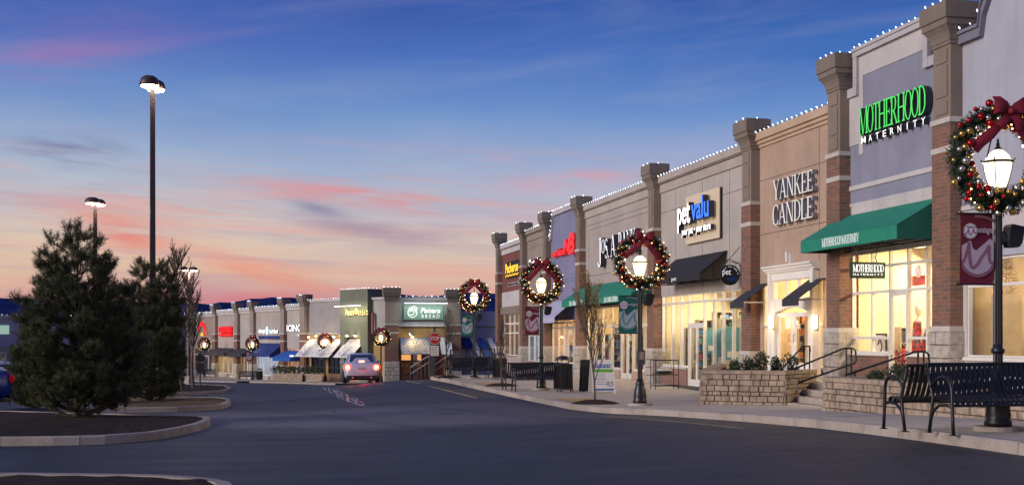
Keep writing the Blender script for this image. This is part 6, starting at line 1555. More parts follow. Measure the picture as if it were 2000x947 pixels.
g3 = G(30, 806); pine('pine_tree', (g3.x - .2, g3.y + 4.5, g3.z - .1), 2.6, [(0, .8), (.3, .9), (.6, .7), (.85, .4), (1, .12)], 'low pine mostly hidden behind the largest pine', 12, 1.0, 'pines on the car park islands')
g4 = G(362, 762); pine('pine_tree', (g4.x - .7, g4.y + 1, g4.z + .1), 3.6, [(0, .5), (.3, .8), (.6, .7), (.85, .5), (1, .15)], 'slim pine by the bare trees on the small far island', 15, 1.0, 'pines on the car park islands')
for k, (px, d, H, nm) in enumerate(((358, 60, 6.6, 'tall bare tree beside the slim pine'), (377, 66, 6.0, 'bare tree nearest the dark sign silhouette'), (345, 70, 5.8, 'bare tree partly hidden behind the second pine'))):
    X, Y, _ = PD(px, 700, d); branch_tree('bare_tree', (X, Y, zr(X, Y)), H, .58, nm, 40 + k, .62, 5, 0 if k != 1 else 500, GOLDL, r0=.09, group='bare trees on the far island', levels=3, start=.3)
# ------------------------------------------------------------------ car park light poles
PLENS = emis('pole_light_lens', (1, .86, .62), 16)
POLEM = pbr('bronze_pole', (.07, .042, .04), .5, .2, .1, 9)
def make_pole(H=9.6):
    r_ = empty('parking_light'); mb = MB(); mb.box(-.25, .25, -.25, .25, 0, .75); mb.build('concrete_base', KERB, r_)
    mb = MB(); n = 8; zz = [.75, H - .1]; mb.add([(sx * (.085 - .02 * k), sy * (.085 - .02 * k), z_) for k, z_ in enumerate(zz) for sx, sy in ((-1, -1), (1, -1), (1, 1), (-1, 1))], [(0, 1, 5, 4), (1, 2, 6, 5), (2, 3, 7, 6), (3, 0, 4, 7), (4, 5, 6, 7), (3, 2, 1, 0)]); mb.build('pole', POLEM, r_)
    for sg in (-1, 1):
        mb = MB(); c = (sg * .28, sg * -.12, H); mb.lathe([(.27, -.12), (.285, -.09), (.27, .0), (.23, .10), (.15, .16), (.04, .18)], c, 18); mb.bar((0, 0, H - .02), c, .08, .06); h = mb.build('lamp_head', POLEM, r_, True)
        mb = MB(); mb.lathe([(.12, -.19), (.22, -.165), (.25, -.125)], c, 16); mb.build('lens', PLENS, h)
    ld = bpy.data.lights.new('pole_light', 'POINT'); ld.energy = 260; ld.color = (1, .82, .58); ld.shadow_soft_size = .2
    lo = bpy.data.objects.new('pole_light', ld); C.objects.link(lo); lo.parent = r_; lo.location = (0, -.3, H - .5); KIDS.setdefault(r_.name, []).append(lo); WL[lo.name] = Vector()
    return r_
p0 = make_pole(); tag(p0, 'x', 'light pole', 'twin headed light poles in the car park')
for k, (px, py, d, nm) in enumerate(((298, 158, 45.0, 'tallest twin headed light pole rising behind the second pine'), (186, 388, 58, 'twin headed light pole whose lit head shows above the largest pine'), (368, 519, 92, 'smallest distant twin headed light pole by the bare trees'))):
    X, Y, zh = PD(px, py + 6, d); gz = zr(X, Y); o = p0 if k == 0 else copy_tree(p0); place(o, (X, Y, gz), rz=(1.75, 1.75, .9)[k], sc_=(1.25, 1.25, (zh - gz) / 9.6), label=nm)
X, Y, z_ = G(317.5, 789); mb = MB(); mb.lathe([(.15, 0), (.15, 1.0), (.11, 1.06)], (X, Y, z_), 14)
tag(mb.build('bollard', KERB, None, loc=(X, Y, z_)), 'round concrete bollard at the foot of the second pine', 'bollard')

# ------------------------------------------------------------------ left-hand row and bakery
def P3(px, d): X, Y, _ = PD(px, 700, d); return X, Y
A_ = P3(420, 130); B_ = P3(597, 107.5); C_ = P3(762, 98)
LF = Frame((A_[0], A_[1], 0), (B_[0] - A_[0], B_[1] - A_[1])); MF = Frame((B_[0], B_[1], 0), (C_[0] - B_[0], C_[1] - B_[1])); NF = Frame((C_[0], C_[1], 0), (1, 0))
def on(fr, px, py=None, t=0.0):
    """facade coordinate s (and z) of a pixel on a frame's wall plane"""
    o = fr.o + fr.n * t; dx = math.sin(math.atan((px - 1000) / F) + YAW); dy = math.cos(math.atan((px - 1000) / F) + YAW)
    # o + u*s = k*(dx,dy)
    det = fr.u.x * (-dy) - fr.u.y * (-dx); s = (-o.x * (-dy) - (-o.y) * (-dx)) / det
    p = o + fr.u * s; d = p.x * SA + p.y * CA
    return s if py is None else (s, (HY - py) / F * d)
GREY = stucco('grey_stucco', (.33, .305, .30)); OCHRE = stucco('ochre_stucco', (.35, .225, .095)); LILW = stucco('lilac_stucco', (.36, .345, .44))
def fwall(par, fr, s0, s1, z0, z1, mat, name='wall', t0=-.3, t1=0):
    mb = MB(fr); mb.box(s0, s1, t0, t1, z0, z1); return mb.build(name, mat, par)
ROWG = 'shops of the lower plaza row'
def far_shop(label, fr, s0, s1, zt, zg, mat, head, lit=(1, .8, .5), power=60, roomcol=(.7, .55, .32), knee=True, cols=4, doorat=.7):
    sh = thing('shop', label, 'shop', fr((s0, 0, zg)), ROWG)
    w_ = fwall(sh, fr, s0, s1, head, zt, mat); fwall(w_, fr, s0 + .01, s1 - .01, zt - .7, zt - .6, ROOFM, 'roof', -16, -.3)
    mb = MB(fr); mold(mb, s0, s1, [(0, zt - .45), (.12, zt - .45), (.12, zt - .25), (.22, zt - .2), (.22, zt + .02), (0, zt + .02)]); mb.build('cornice', PALE, sh)
    dz = zg + 2.3; ss = [s0 + .1 + (s1 - s0 - .2) * k / cols for k in range(cols + 1)]; dk = int(doorat * cols)
    window(sh, fr, ss, [zg + .45, dz, head], -.12, .1, None, GLASSD, (ss[dk], ss[dk + 1], dz)); door(sh, fr, ss[dk] + .05, ss[dk + 1] - .05, zg + .02, dz - .05, -.12, .12, gl=GLASSD)
    mb = MB(fr)
    for p, q in ((s0, ss[dk] - .05), (ss[dk + 1] + .05, s1)):
        if q > p: mb.box(p, q, -.25, 0, zg - .6, zg + .40)
    mb.build('knee_wall', STONE, sh); room(sh, fr, s0 + .1, s1 - .1, zg, head + .4, 5, roomcol, power, lit, 2)
    shelf(sh, fr, s0 + .8, s0 + 2.6, -2, zg, 1.7, 3, int(abs(s0) * 3) + 1)
    return sh
zgL = -4.22
lp = [on(LF, px) for px in (423, 466, 497, 557)]; lp = [on(LF, 362)] + lp + [LF_end if False else (Vector(B_) - Vector(A_)).length]
def topz(px, py): return on(LF, px, py)[1]
defs = [('far shop with a red arch sign behind the bare trees', TAUPE_L, .4, 0), ('far shop with red block letters and dark brown awning', BEIGE2, 0, 1), ('narrow far shop with a plain wall over a dark brown awning', BEIGE, 0, 2), ('far shop with sleep number letters and navy awning', BEIGE2, 0, 3), ('far shop with ICING letters and a blue awning', BEIGE, 0, 4)]
tops = [topz(395, 611), topz(445, 606), topz(480, 603), topz(525, 599), topz(578, 595)]
shopsL = []
for (lab, m_, _, k) in defs:
    s0, s1 = lp[k] + .35, lp[k + 1] - .35
    zg = zgL + .05 * k; sh = far_shop(lab, LF, s0, s1, tops[k], zg, m_, zg + 3.0, lit=((1, .75, .4), (1, .8, .5), (1, .7, .4), (.95, .95, 1), (1, .72, .42))[k], power=(50, 110, 50, 160, 80)[k], roomcol=((.5, .3, .2), (.7, .6, .4), (.5, .35, .3), (.6, .7, .85), (.7, .45, .35))[k])
    shopsL.append(sh)
    pillar(sh, LF, lp[k + 1], (3.35, 3.42, 3.45, 3.5, 3.62)[k], zg, .35 if k else .35, zg + 1.5, det=False, W=.95, capH=1.0)
    light_string(LF, [(s0, .25, tops[k] + .04), (s1, .25, tops[k] + .04)], ('bulb string on the roof edge over the red arch', 'bulb string on the roof edge over the red block letters', 'bulb string on the roof edge of the narrow far shop', 'bulb string on the roof edge over the sleep number letters', 'bulb string on the roof edge over the ICING letters')[k], .42, 1.3)
    h = (3.35, 3.42, 3.45, 3.5, 3.62)[k]
    light_string(LF, [(lp[k + 1] - .6, .55, h + .02), (lp[k + 1] + .6, .55, h + .02)], 'bulbs on the far pillar cap %s' % ('beside the red arch shop', 'beside the red block letters', 'before the sleep number wall', 'before the ICING wall', 'where the plaza row meets the bakery')[k], .35, 1.5)
def fs_awn(sh, px0, px1, zoff, mat, drop=1.3, out=1.3):
    s0, s1 = on(LF, px0), on(LF, px1); awning(sh, LF, s0, s1, .02, out, zgL + zoff + drop, zgL + zoff + .35, zgL + zoff + .05, mat, frame=False)
fs_awn(shopsL[1], 424, 463, 2.25, DARKFAB, .85); fs_awn(shopsL[2], 466, 496, 2.25, DARKFAB, .85); fs_awn(shopsL[3], 506, 554, 2.35, NAVYFAB, 1.3); fs_awn(shopsL[4], 559, 594, 2.05, BLUEFAB, .95)
def fsign(name, label, fr, px0, px1, y0, y1, parts, t1=.10):
    r_ = thing('shop_sign', label, 'shop sign', fr((on(fr, (px0 + px1) / 2), .1, on(fr, px0, (y0 + y1) / 2)[1])))
    for pn, txt, a, b, c, d, mats in parts:
        mb = MB(fr); sa, za = on(fr, a, c); sb, zb = on(fr, b, d); zb = on(fr, a, d)[1]; sans(mb, txt, sa, sb, za, zb, .02, t1, 0, .02); mb.build(pn, mats, r_)
    return r_
WS = emis('white_sign_far', (.9, .95, 1), 1.1)
fsign('s', 'white sleep number letters around a pale blue ball on the far wall', LF, 507, 545, 655, 640, [('lettering', 'sleep', 507, 520, 653, 641, [WS, RETURN]), ('lettering', 'number', 528, 545.5, 651, 641, [WS, RETURN])])
r_ = thing('wall_emblem', 'pale blue glowing oval between the sleep number words', 'sign emblem', LF((on(LF, 524), .1, on(LF, 524, 645)[1])))
mb = MB(LF); s_, z_ = on(LF, 524, 645.5); mb.ball((s_, .12, z_), .40, 12, 8, 0, (.75, .25, 1)); mb.build('oval', emis('pale_blue_glow', (.3, .8, .95), .9), r_)
mb = MB(LF); sa, za = on(LF, 507, 662); sb = on(LF, 549); zb = on(LF, 507, 655.5)[1]; mb.box(sa, sb, .01, .12, za, zb); tag(mb.build('sign_band', NAVYFAB, None, loc=LF((sa, .1, za))), 'plain navy band under the sleep number letters', 'sign band')
fsign('s', 'white ICING letters at the near end of the far row', LF, 562, 589, 646, 632, [('lettering', 'ICING', 562, 590, 647, 634, [WS, RETURN]), ('small_lettering', '\u00b7 ice', 580, 590, 656, 652, [WS, RETURN])])
mb = MB(LF); sans(mb, 'ICING', on(LF, 566, t=1.3), on(LF, 574, t=1.3), zgL + 2.5, zgL + 2.68, 1.305, 1.32); tag(mb.build('awning_lettering', [WS, WS], None, loc=LF((20, 1.3, -1.6))), 'tiny white ICING word on the blue awning valance', 'lettering')
r_ = thing('shop_sign', 'glowing red block letters in two lines on the far wall', 'shop sign', LF((on(LF, 443), .1, .5)))
mb = MB(LF); sa, za = on(LF, 432, 656.5); sb, _ = on(LF, 455, 656); zb = on(LF, 432, 638.5)[1]; w_ = (sb - sa) / 7; hh = zb - za
for i in range(7):
    if i % 3 == 1: mb.box(sa + i * w_ + w_ * .36, sa + i * w_ + w_ * .64, .02, .3, za + hh * .42, zb)
    else:
        mb.box(sa + i * w_ + w_ * .08, sa + i * w_ + w_ * .38, .02, .3, za + hh * .42, zb); mb.box(sa + i * w_ + w_ * .40, sa + i * w_ + w_ * .92, .02, .298, zb - hh * .12, zb - .002); mb.box(sa + i * w_ + w_ * .40, sa + i * w_ + w_ * .90, .02, .297, za + hh * (.45 + .14 * (i % 2)), za + hh * (.55 + .14 * (i % 2)))
for i in range(9): w2 = (sb - sa) / 9; mb.box(sa + i * w2 + .05 * w2, sa + i * w2 + w2 * .9, .02, .28, za + .02, za + hh * (.30 if i % 2 else .24))
mb.build('lettering', REDL, r_)
mb = MB(LF); mb.box(sa - .08, sb + .08, .005, .018, za - .06, zb + .06); mb.build('sign_board', pbr('dark_red_board', (.3, .01, .01), .5, 0, 0), r_)
r_ = thing('shop_sign', 'red neon arch of letters over the shop behind the bare trees', 'shop sign', LF((on(LF, 400), .1, .5)))
mb = MB(LF); c0, zc0 = on(LF, 398, 648); RR = 1.35
for k in range(14):
    an = R(150 - k * 10.5); mb.bar((c0 + RR * math.cos(an), .25, zc0 - .6 + RR * 1.0 * math.sin(an)), (c0 + (RR + .34) * math.cos(an), .25, zc0 - .6 + (RR + .34) * 1.0 * math.sin(an)), .17, .1)
mb.build('lettering', REDL, r_)
mb = MB(LF); mb.tube([(c0 + q * .35, .2, zc0 - .1 - .3 * abs(q)) for q in (-1, -.5, 0, .5, 1)], .07, 5); mb.build('emblem', YL, r_)

# bakery
zgP = -3.95
bk = thing('bakery', 'bakery with a green tower, ochre lower wall and white awnings', 'bakery', NF((0, 0, zgP)))
m1 = (Vector(C_) - Vector(B_)).length
zTM = on(MF, 640, 585)[1]; zs_ = -.0
g0, g1_ = on(MF, 674), on(MF, 728)
fwall(bk, MF, .4, m1 - .3, .35, zTM, GREY, 'upper_wall'); 
mb = MB(MF); mold(mb, .4, m1 - .3, [(0, .25), (.10, .25), (.10, .35), (0, .38)]); mold(mb, .4, m1 - .3, [(0, zTM - .2), (.15, zTM - .15), (.15, zTM + .02), (0, zTM + .02)]); mb.build('cornice', PALE, bk)
wins = [(on(MF, 608), on(MF, 634)), (on(MF, 641), on(MF, 668)), (on(MF, 684), on(MF, 711))]
hz, sz = -1.3, -3.1
mb = MB(MF); xx = [.4]
for p, q in wins: mb.box(xx[-1], p, -.3, 0, zgP, .25); mb.box(p, q, -.3, 0, hz, .25); mb.box(p, q, -.3, 0, zgP, sz); xx.append(q)
mb.box(xx[-1], m1 - .3, -.3, 0, zgP, .25); mb.build('lower_wall', OCHRE, bk)
mb = MB(MF); mb.box(.4, m1 - .3, .001, .04, zgP - .4, sz - .1); mb.build('knee_wall', pbr('brick_peach', (.42, .22, .15), .9, 0, .2, 6), bk)
DW = pbr('dark_window_frame', (.02, .018, .02), .5, 0, 0)
for p, q in wins: window(bk, MF, [p, (2 * p + q) / 3, (p + 2 * q) / 3, q], [sz, sz + .5, hz], -.12, .09, DW, GLASSD)
tw = fwall(bk, MF, g0, g1_, .0, on(MF, 700, 569)[1] + .15, stucco('green_tower_stucco', (.175, .185, .135)), 'tower', -2.2, .5)
fwall(tw, MF, g0, wins[2][0] - .1, zgP, .0, stucco('green_tower_stucco', (.175, .185, .135)), 'tower_leg', -.2, .5); fwall(tw, MF, wins[2][1] + .1, g1_, zgP, .0, stucco('green_tower_stucco', (.175, .185, .135)), 'tower_leg', -.2, .5)
def slant(sh, fr, p, q, ztop, zbot, out, mat):
    mb = MB(fr); mb.prism([(p, .02, ztop), (q, .02, ztop), (q, out, zbot), (p, out, zbot)], (0, .0, -.03)); a_ = mb.build('awning', mat, sh)
    mb = MB(fr)
    for s in (p + .05, q - .05): mb.bar((s, 0, zbot), (s, out, zbot), .04)
    mb.build('awning_arm', DW, a_); return a_
def swirl(fr, par, p, q, ztop, zbot, out, mat, n=9, seed=1, name='leaf_print'):
    """painted branch pattern lying on the sloping awning"""
    rnd = random.Random(seed); mb = MB(fr); c = (p + q) / 2; N = Vector((0, (ztop - zbot), out)).normalized() * .008
    def at(u, v): return Vector((c + u * (q - p) / 2, out + (0.02 - out) * v, zbot + (ztop - zbot) * v)) + N
    for k in range(n):
        a0 = math.pi * (k + .5) / n; pts = []
        for i in range(9):
            r_ = i / 8; u = math.cos(a0) * r_ * .95 + .08 * math.sin(i + k); v = max(0.02, min(.98, math.sin(a0) * r_ * .95 + .05 * math.cos(i * 2))); pts.append((u, v))
        for i, (a, b) in enumerate(zip(pts, pts[1:])):
            w_ = .05
            mb.add([at(a[0] - w_, a[1]), at(a[0] + w_, a[1]), at(b[0] + w_, b[1]), at(b[0] - w_, b[1])], [(0, 1, 2, 3)])
            for sg in (-1, 1):
                d_ = (b[0] + sg * .13, min(.97, b[1] + .10)); mb.add([at(b[0] - .02, b[1]), at(b[0] + .02, b[1]), at(d_[0] + .015, d_[1]), at(d_[0] - .015, d_[1])], [(0, 1, 2, 3)])
    return mb.build(name, mat, par)
SILP = pbr('silver_leaf_print', (.40, .40, .46), .7, 0, .05, 5)
for k, (p, q) in enumerate(wins):
    a_ = slant(bk, MF, p - .3, q + .3, -.15, -1.65, 1.5, WHITEFAB); swirl(MF, a_, p - .1, q + .1, -.15, -1.65, 1.5, SILP, 7, k)
# tower sign
r_ = thing('shop_sign', 'gold Panera BREAD letters on the green tower', 'shop sign', MF((on(MF, 700, t=.5), .6, 1.9)))
GOLDM = emis('gold_letter', (1, .7, .25), .7, (.7, .5, .2)); T5 = .5
def onT(px, py): return on(MF, px, py, T5)
sa, za = onT(677, 616); sb = onT(694, 600)[0]; zb = onT(677, 604)[1]; mb = MB(MF); sans(mb, 'Panera', sa, sb, za, zb, .52, .62, .2, .03); sc_, sd_ = onT(700, 600)[0], onT(721, 600)[0]; sans(mb, 'BREAD', sc_ + .1, sd_, za, za + (zb - za) * .75, .52, .62, 0, .02, 1.3); mb.build('lettering', [GOLDM, RETURN], r_)
mb = MB(MF); s_ = onT(697.5, 600)[0]; mb.tube([(s_ + .25 * math.cos(a) * (1 - a / 14), .6, za + .3 + .3 * math.sin(a) * (1 - a / 14)) for a in [k * .6 for k in range(16)]], .04, 5); mb.build('emblem', GOLDM, r_)
TUBE = emis('sign_light_tube', (1, .96, .8), 6); TUBEB = emis('cool_sign_light', (.75, .95, 1), 6)
def sign_light(fr, s0, s1, z_, t_, lab, mat, en, col):
    r_ = thing('sign_light', lab, 'sign light', fr(((s0 + s1) / 2, t_, z_)))
    mb = MB(fr); mb.box(s0, s1, t_, t_ + .12, z_, z_ + .09); 
    for q in (.15, .5, .85): mb.bar((s0 + (s1 - s0) * q, t_ - .7, z_ + .05), (s0 + (s1 - s0) * q, t_ + .05, z_ + .05), .04)
    mb.build('housing', METAL, r_); mb = MB(fr); mb.box(s0 + .05, s1 - .05, t_ + .02, t_ + .1, z_ - .03, z_ - .002); mb.build('tube', mat, r_)
    ld = bpy.data.lights.new('sign_light', 'AREA'); ld.shape = 'RECTANGLE'; ld.size = s1 - s0; ld.size_y = .1; ld.energy = en; ld.color = col
    lo = bpy.data.objects.new('sign_light', ld); C.objects.link(lo); lo.location = fr(((s0 + s1) / 2, t_ + .06, z_ - .08))
    d = (-fr.n * .7 + Vector((0, 0, -1))); x_ = fr.u; zax = -d.normalized(); yax = zax.cross(x_); lo.rotation_euler = Matrix((x_, yax, zax)).transposed().to_euler()
sign_light(MF, onT(668, 600)[0], onT(720, 600)[0], onT(690, 597.5)[1], 1.2, 'long strip light over the gold letters of the green tower', TUBE, 60, (1, .93, .6))
# corner pillars and downpipe
zcap = on(NF, 760, 562)[1]
pillar(bk, NF, .1, zcap, zgP, 1.05, -1.95, det=False, W=1.05, capH=1.15); n2 = on(NF, 886)
pillar(bk, NF, n2, on(NF, 886, 565)[1], zgP, 1.0, -1.95, det=False, W=1.05, capH=1.1)
pillar(shopsL[4], MF, 0.0, on(MF, 597, 575)[1], zgP - .2, .35, -2.6, det=False, W=1.0, capH=1.1)
mb = MB(MF); s_ = on(MF, 733); mb.tube([(s_, .25, .3), (s_, .25, on(MF, 733, 611)[1])], .12, 8); mb.build('downpipe', pbr('rust_pipe', (.25, .06, .04), .5, 0, .1, 5), bk)
f0, f1 = .55, n2 - .5; zN = on(NF, 820, 580)[1]
fwall(bk, NF, f0, f1, .95, zN, GREY, 'front_wall'); ow0, ow1 = on(NF, 783), on(NF, 868); hz = -1.15
mb = MB(NF); mb.box(f0, ow0, -.3, 0, zgP, .85); mb.box(ow1, f1, -.3, 0, zgP, .85) if f1 > ow1 else None; mb.box(ow0, ow1, -.3, 0, hz, .85); mb.build('front_lower_wall', OCHRE, bk)
mb = MB(NF); mold(mb, f0, f1, [(0, .85), (.1, .85), (.1, .95), (0, .98)]); mold(mb, f0, f1, [(0, zN - .25), (.18, zN - .2), (.18, zN + .02), (0, zN + .02)]); mb.build('front_cornice', PALE, bk)
fwall(bk, NF, f0, f1, zN - .9, zN - .8, ROOFM, 'roof', -12, -.3)
window(bk, NF, [ow0, ow0 + .9, ow0 + 1.8, ow0 + 2.6, ow1], [zgP, -1.9, hz], -.12, .1, DW, GLASSD)
room(bk, NF, f0, f1, zgP, 0, 5, (.30, .12, .05), 45, (1, .55, .22), 2); shelf(bk, NF, ow0 + .2, ow0 + 2.2, -1.8, zgP, 2.0, 4, 5, [6, 2, 6, 0])
WP = emis('orange_menu_panel', (1, .45, .12), 1.0); mb = MB(NF); mb.box(ow0 + .15, ow0 + .95, -1.3, -1.25, -1.9, -1.4); mb.box(ow0 + 1.5, ow0 + 1.8, -1.3, -1.25, -1.9, -1.4); mb.build('menu_screen', WP, bk)
NAVB = pbr('dusk_blue_canvas', (.10, .13, .25), .8, 0, .1, 5)
a_ = slant(bk, NF, on(NF, 781), on(NF, 846), -.05, -1.35, 1.2, NAVB); swirl(NF, a_, on(NF, 782), on(NF, 845), -.05, -1.35, 1.2, pbr('cream_leaf_print', (.72, .62, .50), .7, 0, .05, 5), 19, 4)
slant(bk, NF, on(NF, 858), on(NF, 880), -.02, -1.35, 1.2, WHITEFAB)
r_ = thing('shop_sign', 'pale green Panera BREAD sign board with a woman emblem, lit from above', 'shop sign', NF((on(NF, 826), .2, 1.6)))
sa, za = on(NF, 788, 624); sb, _ = on(NF, 865, 624); zb = on(NF, 788, 597)[1]; hh = zb - za; ww = sb - sa
mb = MB(NF); mb.box(sa, sb, .01, .15, za, zb); mb.build('sign_board', pbr('sage_board', (.16, .26, .20), .6, 0, .05, 5), r_)
mb = MB(NF); mb.box(sa - .05, sb + .05, .005, .10, za - .05, zb + .05); mb.build('board_frame', pbr('dark_sage', (.08, .13, .11), .6, 0, 0), r_)
WLT = emis('white_sign_letter', (1, 1, .95), .3, (.8, .8, .75))
mb = MB(NF); sans(mb, 'Panera', sa + ww * .42, sa + ww * .93, za + hh * .47, za + hh * .86, .152, .22, .25, .03); sans(mb, 'BREAD', sa + ww * .45, sa + ww * .91, za + hh * .12, za + hh * .38, .152, .2, 0, .01, 1.5); mb.build('lettering', [WLT, RETURN], r_)
mb = MB(NF); cx, cz = sa + ww * .22, za + hh * .5
disc(mb, cx, cz, .151, .17, hh * .36, 20, 0, hh * .30)
for k in range(5): mb.tube([(cx - hh * .25 + i * .12 * hh, .18, cz + hh * (.05 + k * .09) + hh * .07 * math.sin(i * 1.3 + k)) for i in range(6)], .025, 4)
mb.tube([(cx - hh * .22, .18, cz - hh * .1), (cx - hh * .05, .18, cz - hh * .2), (cx + hh * .15, .18, cz - hh * .1), (cx + hh * .1, .18, cz + .02)], .04, 4); mb.build('emblem', WLT, r_)
sign_light(NF, on(NF, 786), on(NF, 871), on(NF, 820, 592)[1], 1.0, 'long blue strip light over the pale green bakery board', TUBEB, 45, (.85, 1, .9))
light_string(MF, [(.5, .2, zTM + .04), (g0, .2, zTM + .04)], 'bulb string along the grey bakery wall by the ICING shop', .4, 1.3)
ztw = on(MF, 700, 569)[1] + .19
light_string(MF, [(g0, .5, ztw), (g1_, .5, ztw), (g1_, -.6, ztw)], 'bulb string along the top of the green tower', .33, 1.3)
light_string(NF, [(f0, .2, zN + .04), (f1, .2, zN + .04)], 'bulb string over the pale green bakery board', .5, 1.6)
light_string(NF, [(-.7, .55, zcap + .02), (.9, .55, zcap + .02)], 'bulbs on the pillar cap at the bakery corner', .3, 1.3)
light_string(NF, [(n2 - .8, .55, zcap + -.1), (n2 + .8, .55, zcap - .1)], 'bulbs on the bakery pillar cap nearest the street shops', .3, 1.3)
# small gooseneck lamps
GG = 'gooseneck lamps over the bakery awnings'
for k, (fr, px, py, lit, nm) in enumerate(((MF, 603, 657, 1, 'gooseneck lamp nearest the ICING shop'), (MF, 617, 655, 1, 'second gooseneck lamp from the ICING shop'), (MF, 652, 657, 1, 'gooseneck lamp over the middle white awning'), (MF, 664, 654, 0, 'unlit gooseneck lamp between the white awnings'), (MF, 677.5, 655, 1, 'gooseneck lamp on the edge of the green tower'), (MF, 693.5, 654.5, 1, 'gooseneck lamp in the middle of the green tower'), (NF, 805, 657, 1, 'gooseneck lamp over the leaf patterned awning'), (NF, 801, 652, 0, 'small unlit spot lamp over the leaf patterned awning'))):
    s_, z_ = on(fr, px, py, .6); r_ = thing('wall_lamp', nm, 'wall lamp', fr((s_, .6, z_)), GG)
    mb = MB(fr); mb.tube([(s_, .0, z_ + .1), (s_, .3, z_ + .32), (s_, .6, z_ + .22)], .02, 5); mb.lathe([(.12, -.0), (.09, .1), (.03, .2)], fr((s_, .6, z_)) if False else (s_, .6, z_), 10); mb.build('shade', METAL, r_)
    mb = MB(fr); mb.ball((s_, .6, z_ - .02), .09, 8, 6); mb.build('globe', emis('gooseneck_bulb', (1, .8, .4), 14 if lit else .6), r_)
    if lit and k in (0, 2, 5, 6):
        ld = bpy.data.lights.new('gooseneck_light', 'POINT'); ld.energy = 30; ld.color = (1, .78, .4); ld.shadow_soft_size = .08; lo = bpy.data.objects.new('gooseneck_light', ld); C.objects.link(lo); lo.location = fr((s_, .75, z_ - .1))
# lilac building beyond
lw_ = thing('building', 'lilac grey building wall beyond the bakery with blue striped awnings', 'building', NF((n2 + 1, 0, zgP)))
e1 = on(NF, 1010, t=-1.0)
fwall(lw_, NF, n2 + .4, e1, .85, on(NF, 930, 607)[1], LILW, 'upper_wall', -1.3, -1.0); fwall(lw_, NF, n2 + .4, e1, zgP, .80, LILW, 'lower_wall', -1.3, -1.02)
mb = MB(NF); mb.box(n2 + .4, e1, -1.0, -.95, .80, .9); mb.build('wall_band', TAUPE, lw_)
for p, q, m_ in ((898, 917, NAVYFAB), (917, 926, WHITEFAB), (933, 941, BLUEFAB), (950, 960, WHITEFAB)):
    s0_, s1_ = on(NF, p, t=-1), on(NF, q, t=-1); mb = MB(NF); mb.prism([(s0_, -.95, -.05), (s1_, -.95, -.05), (s1_ + .5, .2, -1.5), (s0_ + .5, .2, -1.5)], (0, 0, -.04)); mb.build('awning', m_, lw_)

# lower plaza pavement, planter and stone wall before the far row
mb = MB()
def plz(fr, s0, s1, t1, n=24):
    for i in range(n):
        a, b = s0 + (s1 - s0) * i / n, s0 + (s1 - s0) * (i + 1) / n
        q = [fr((a, -.2, 0)), fr((a, t1, 0)), fr((b, t1, 0)), fr((b, -.2, 0))]
        for p in q: p.z = zr(p.x, p.y) + .12
        mb.add(q, [(0, 1, 2, 3)]); mb.add([q[1], q[2], q[2] - Vector((0, 0, .25)), q[1] - Vector((0, 0, .25))], [(3, 2, 1, 0)])
mb.fr = None
plz(LF, -12, (Vector(B_) - Vector(A_)).length, 6.2); plz(MF, .0, m1 + .5, 5.5)
struct('plaza_pavement', mb, concrete('plaza_concrete', (.30, .25, .21), (.40, .34, .29), False))
for k, (a, b, nm) in enumerate(((533, 590, 'low stone planter before the blue awnings of the far row'), (591, 628, 'low stone planter before the white bakery awnings'))):
    r_ = thing('stone_planter', nm, 'planter', PD(a, 745, 103), 'stone planters before the shops'); X0, Y0, _ = PD(a, 745, 104.5 - 1.5 * k); X1, Y1, _ = PD(b, 745, 102.5 - 1.5 * k); mb = MB(); zz_ = zr(X0, Y0)
    d = (Vector((X1, Y1, 0)) - Vector((X0, Y0, 0))); n_ = 9; rnd = random.Random(k)
    for c_ in range(4):
        for i in range(n_ * 2): u0, u1 = (i + .03) / (n_ * 2), (i + .97) / (n_ * 2); p, q = Vector((X0, Y0, 0)) + d * u0, Vector((X0, Y0, 0)) + d * u1; j = rnd.uniform(0, .03); mb.add([(p.x, p.y - j, zz_ + .03 + c_ * .19), (q.x, q.y - j, zz_ + .03 + c_ * .19), (q.x, q.y - j, zz_ + .205 + c_ * .19), (p.x, p.y - j, zz_ + .205 + c_ * .19), (p.x, p.y + 1, zz_ + .03 + c_ * .19), (q.x, q.y + 1, zz_ + .03 + c_ * .19), (q.x, q.y + 1, zz_ + .205 + c_ * .19), (p.x, p.y + 1, zz_ + .205 + c_ * .19)], [(0, 1, 2, 3), (3, 2, 6, 7), (0, 3, 7, 4), (1, 5, 6, 2), (4, 7, 6, 5)])
    mb.build('block_wall', BLOCK, r_)
    for i in range(6 if k == 0 else 4):
        u = (i + .5) / (6 if k == 0 else 4); p = Vector((X0, Y0, 0)) + d * u; shrub((p.x, p.y + .4, zz_ + .78), .42, .55, 'dark low shrub number %d along the %s far planter' % (i + 1, ('blue awning', 'bakery')[k]) if False else 'dark round shrub growing in the far stone planter', 'shrub', 'shrub', 'shrubs in the far planters', 160, None, 50 + i, .13)
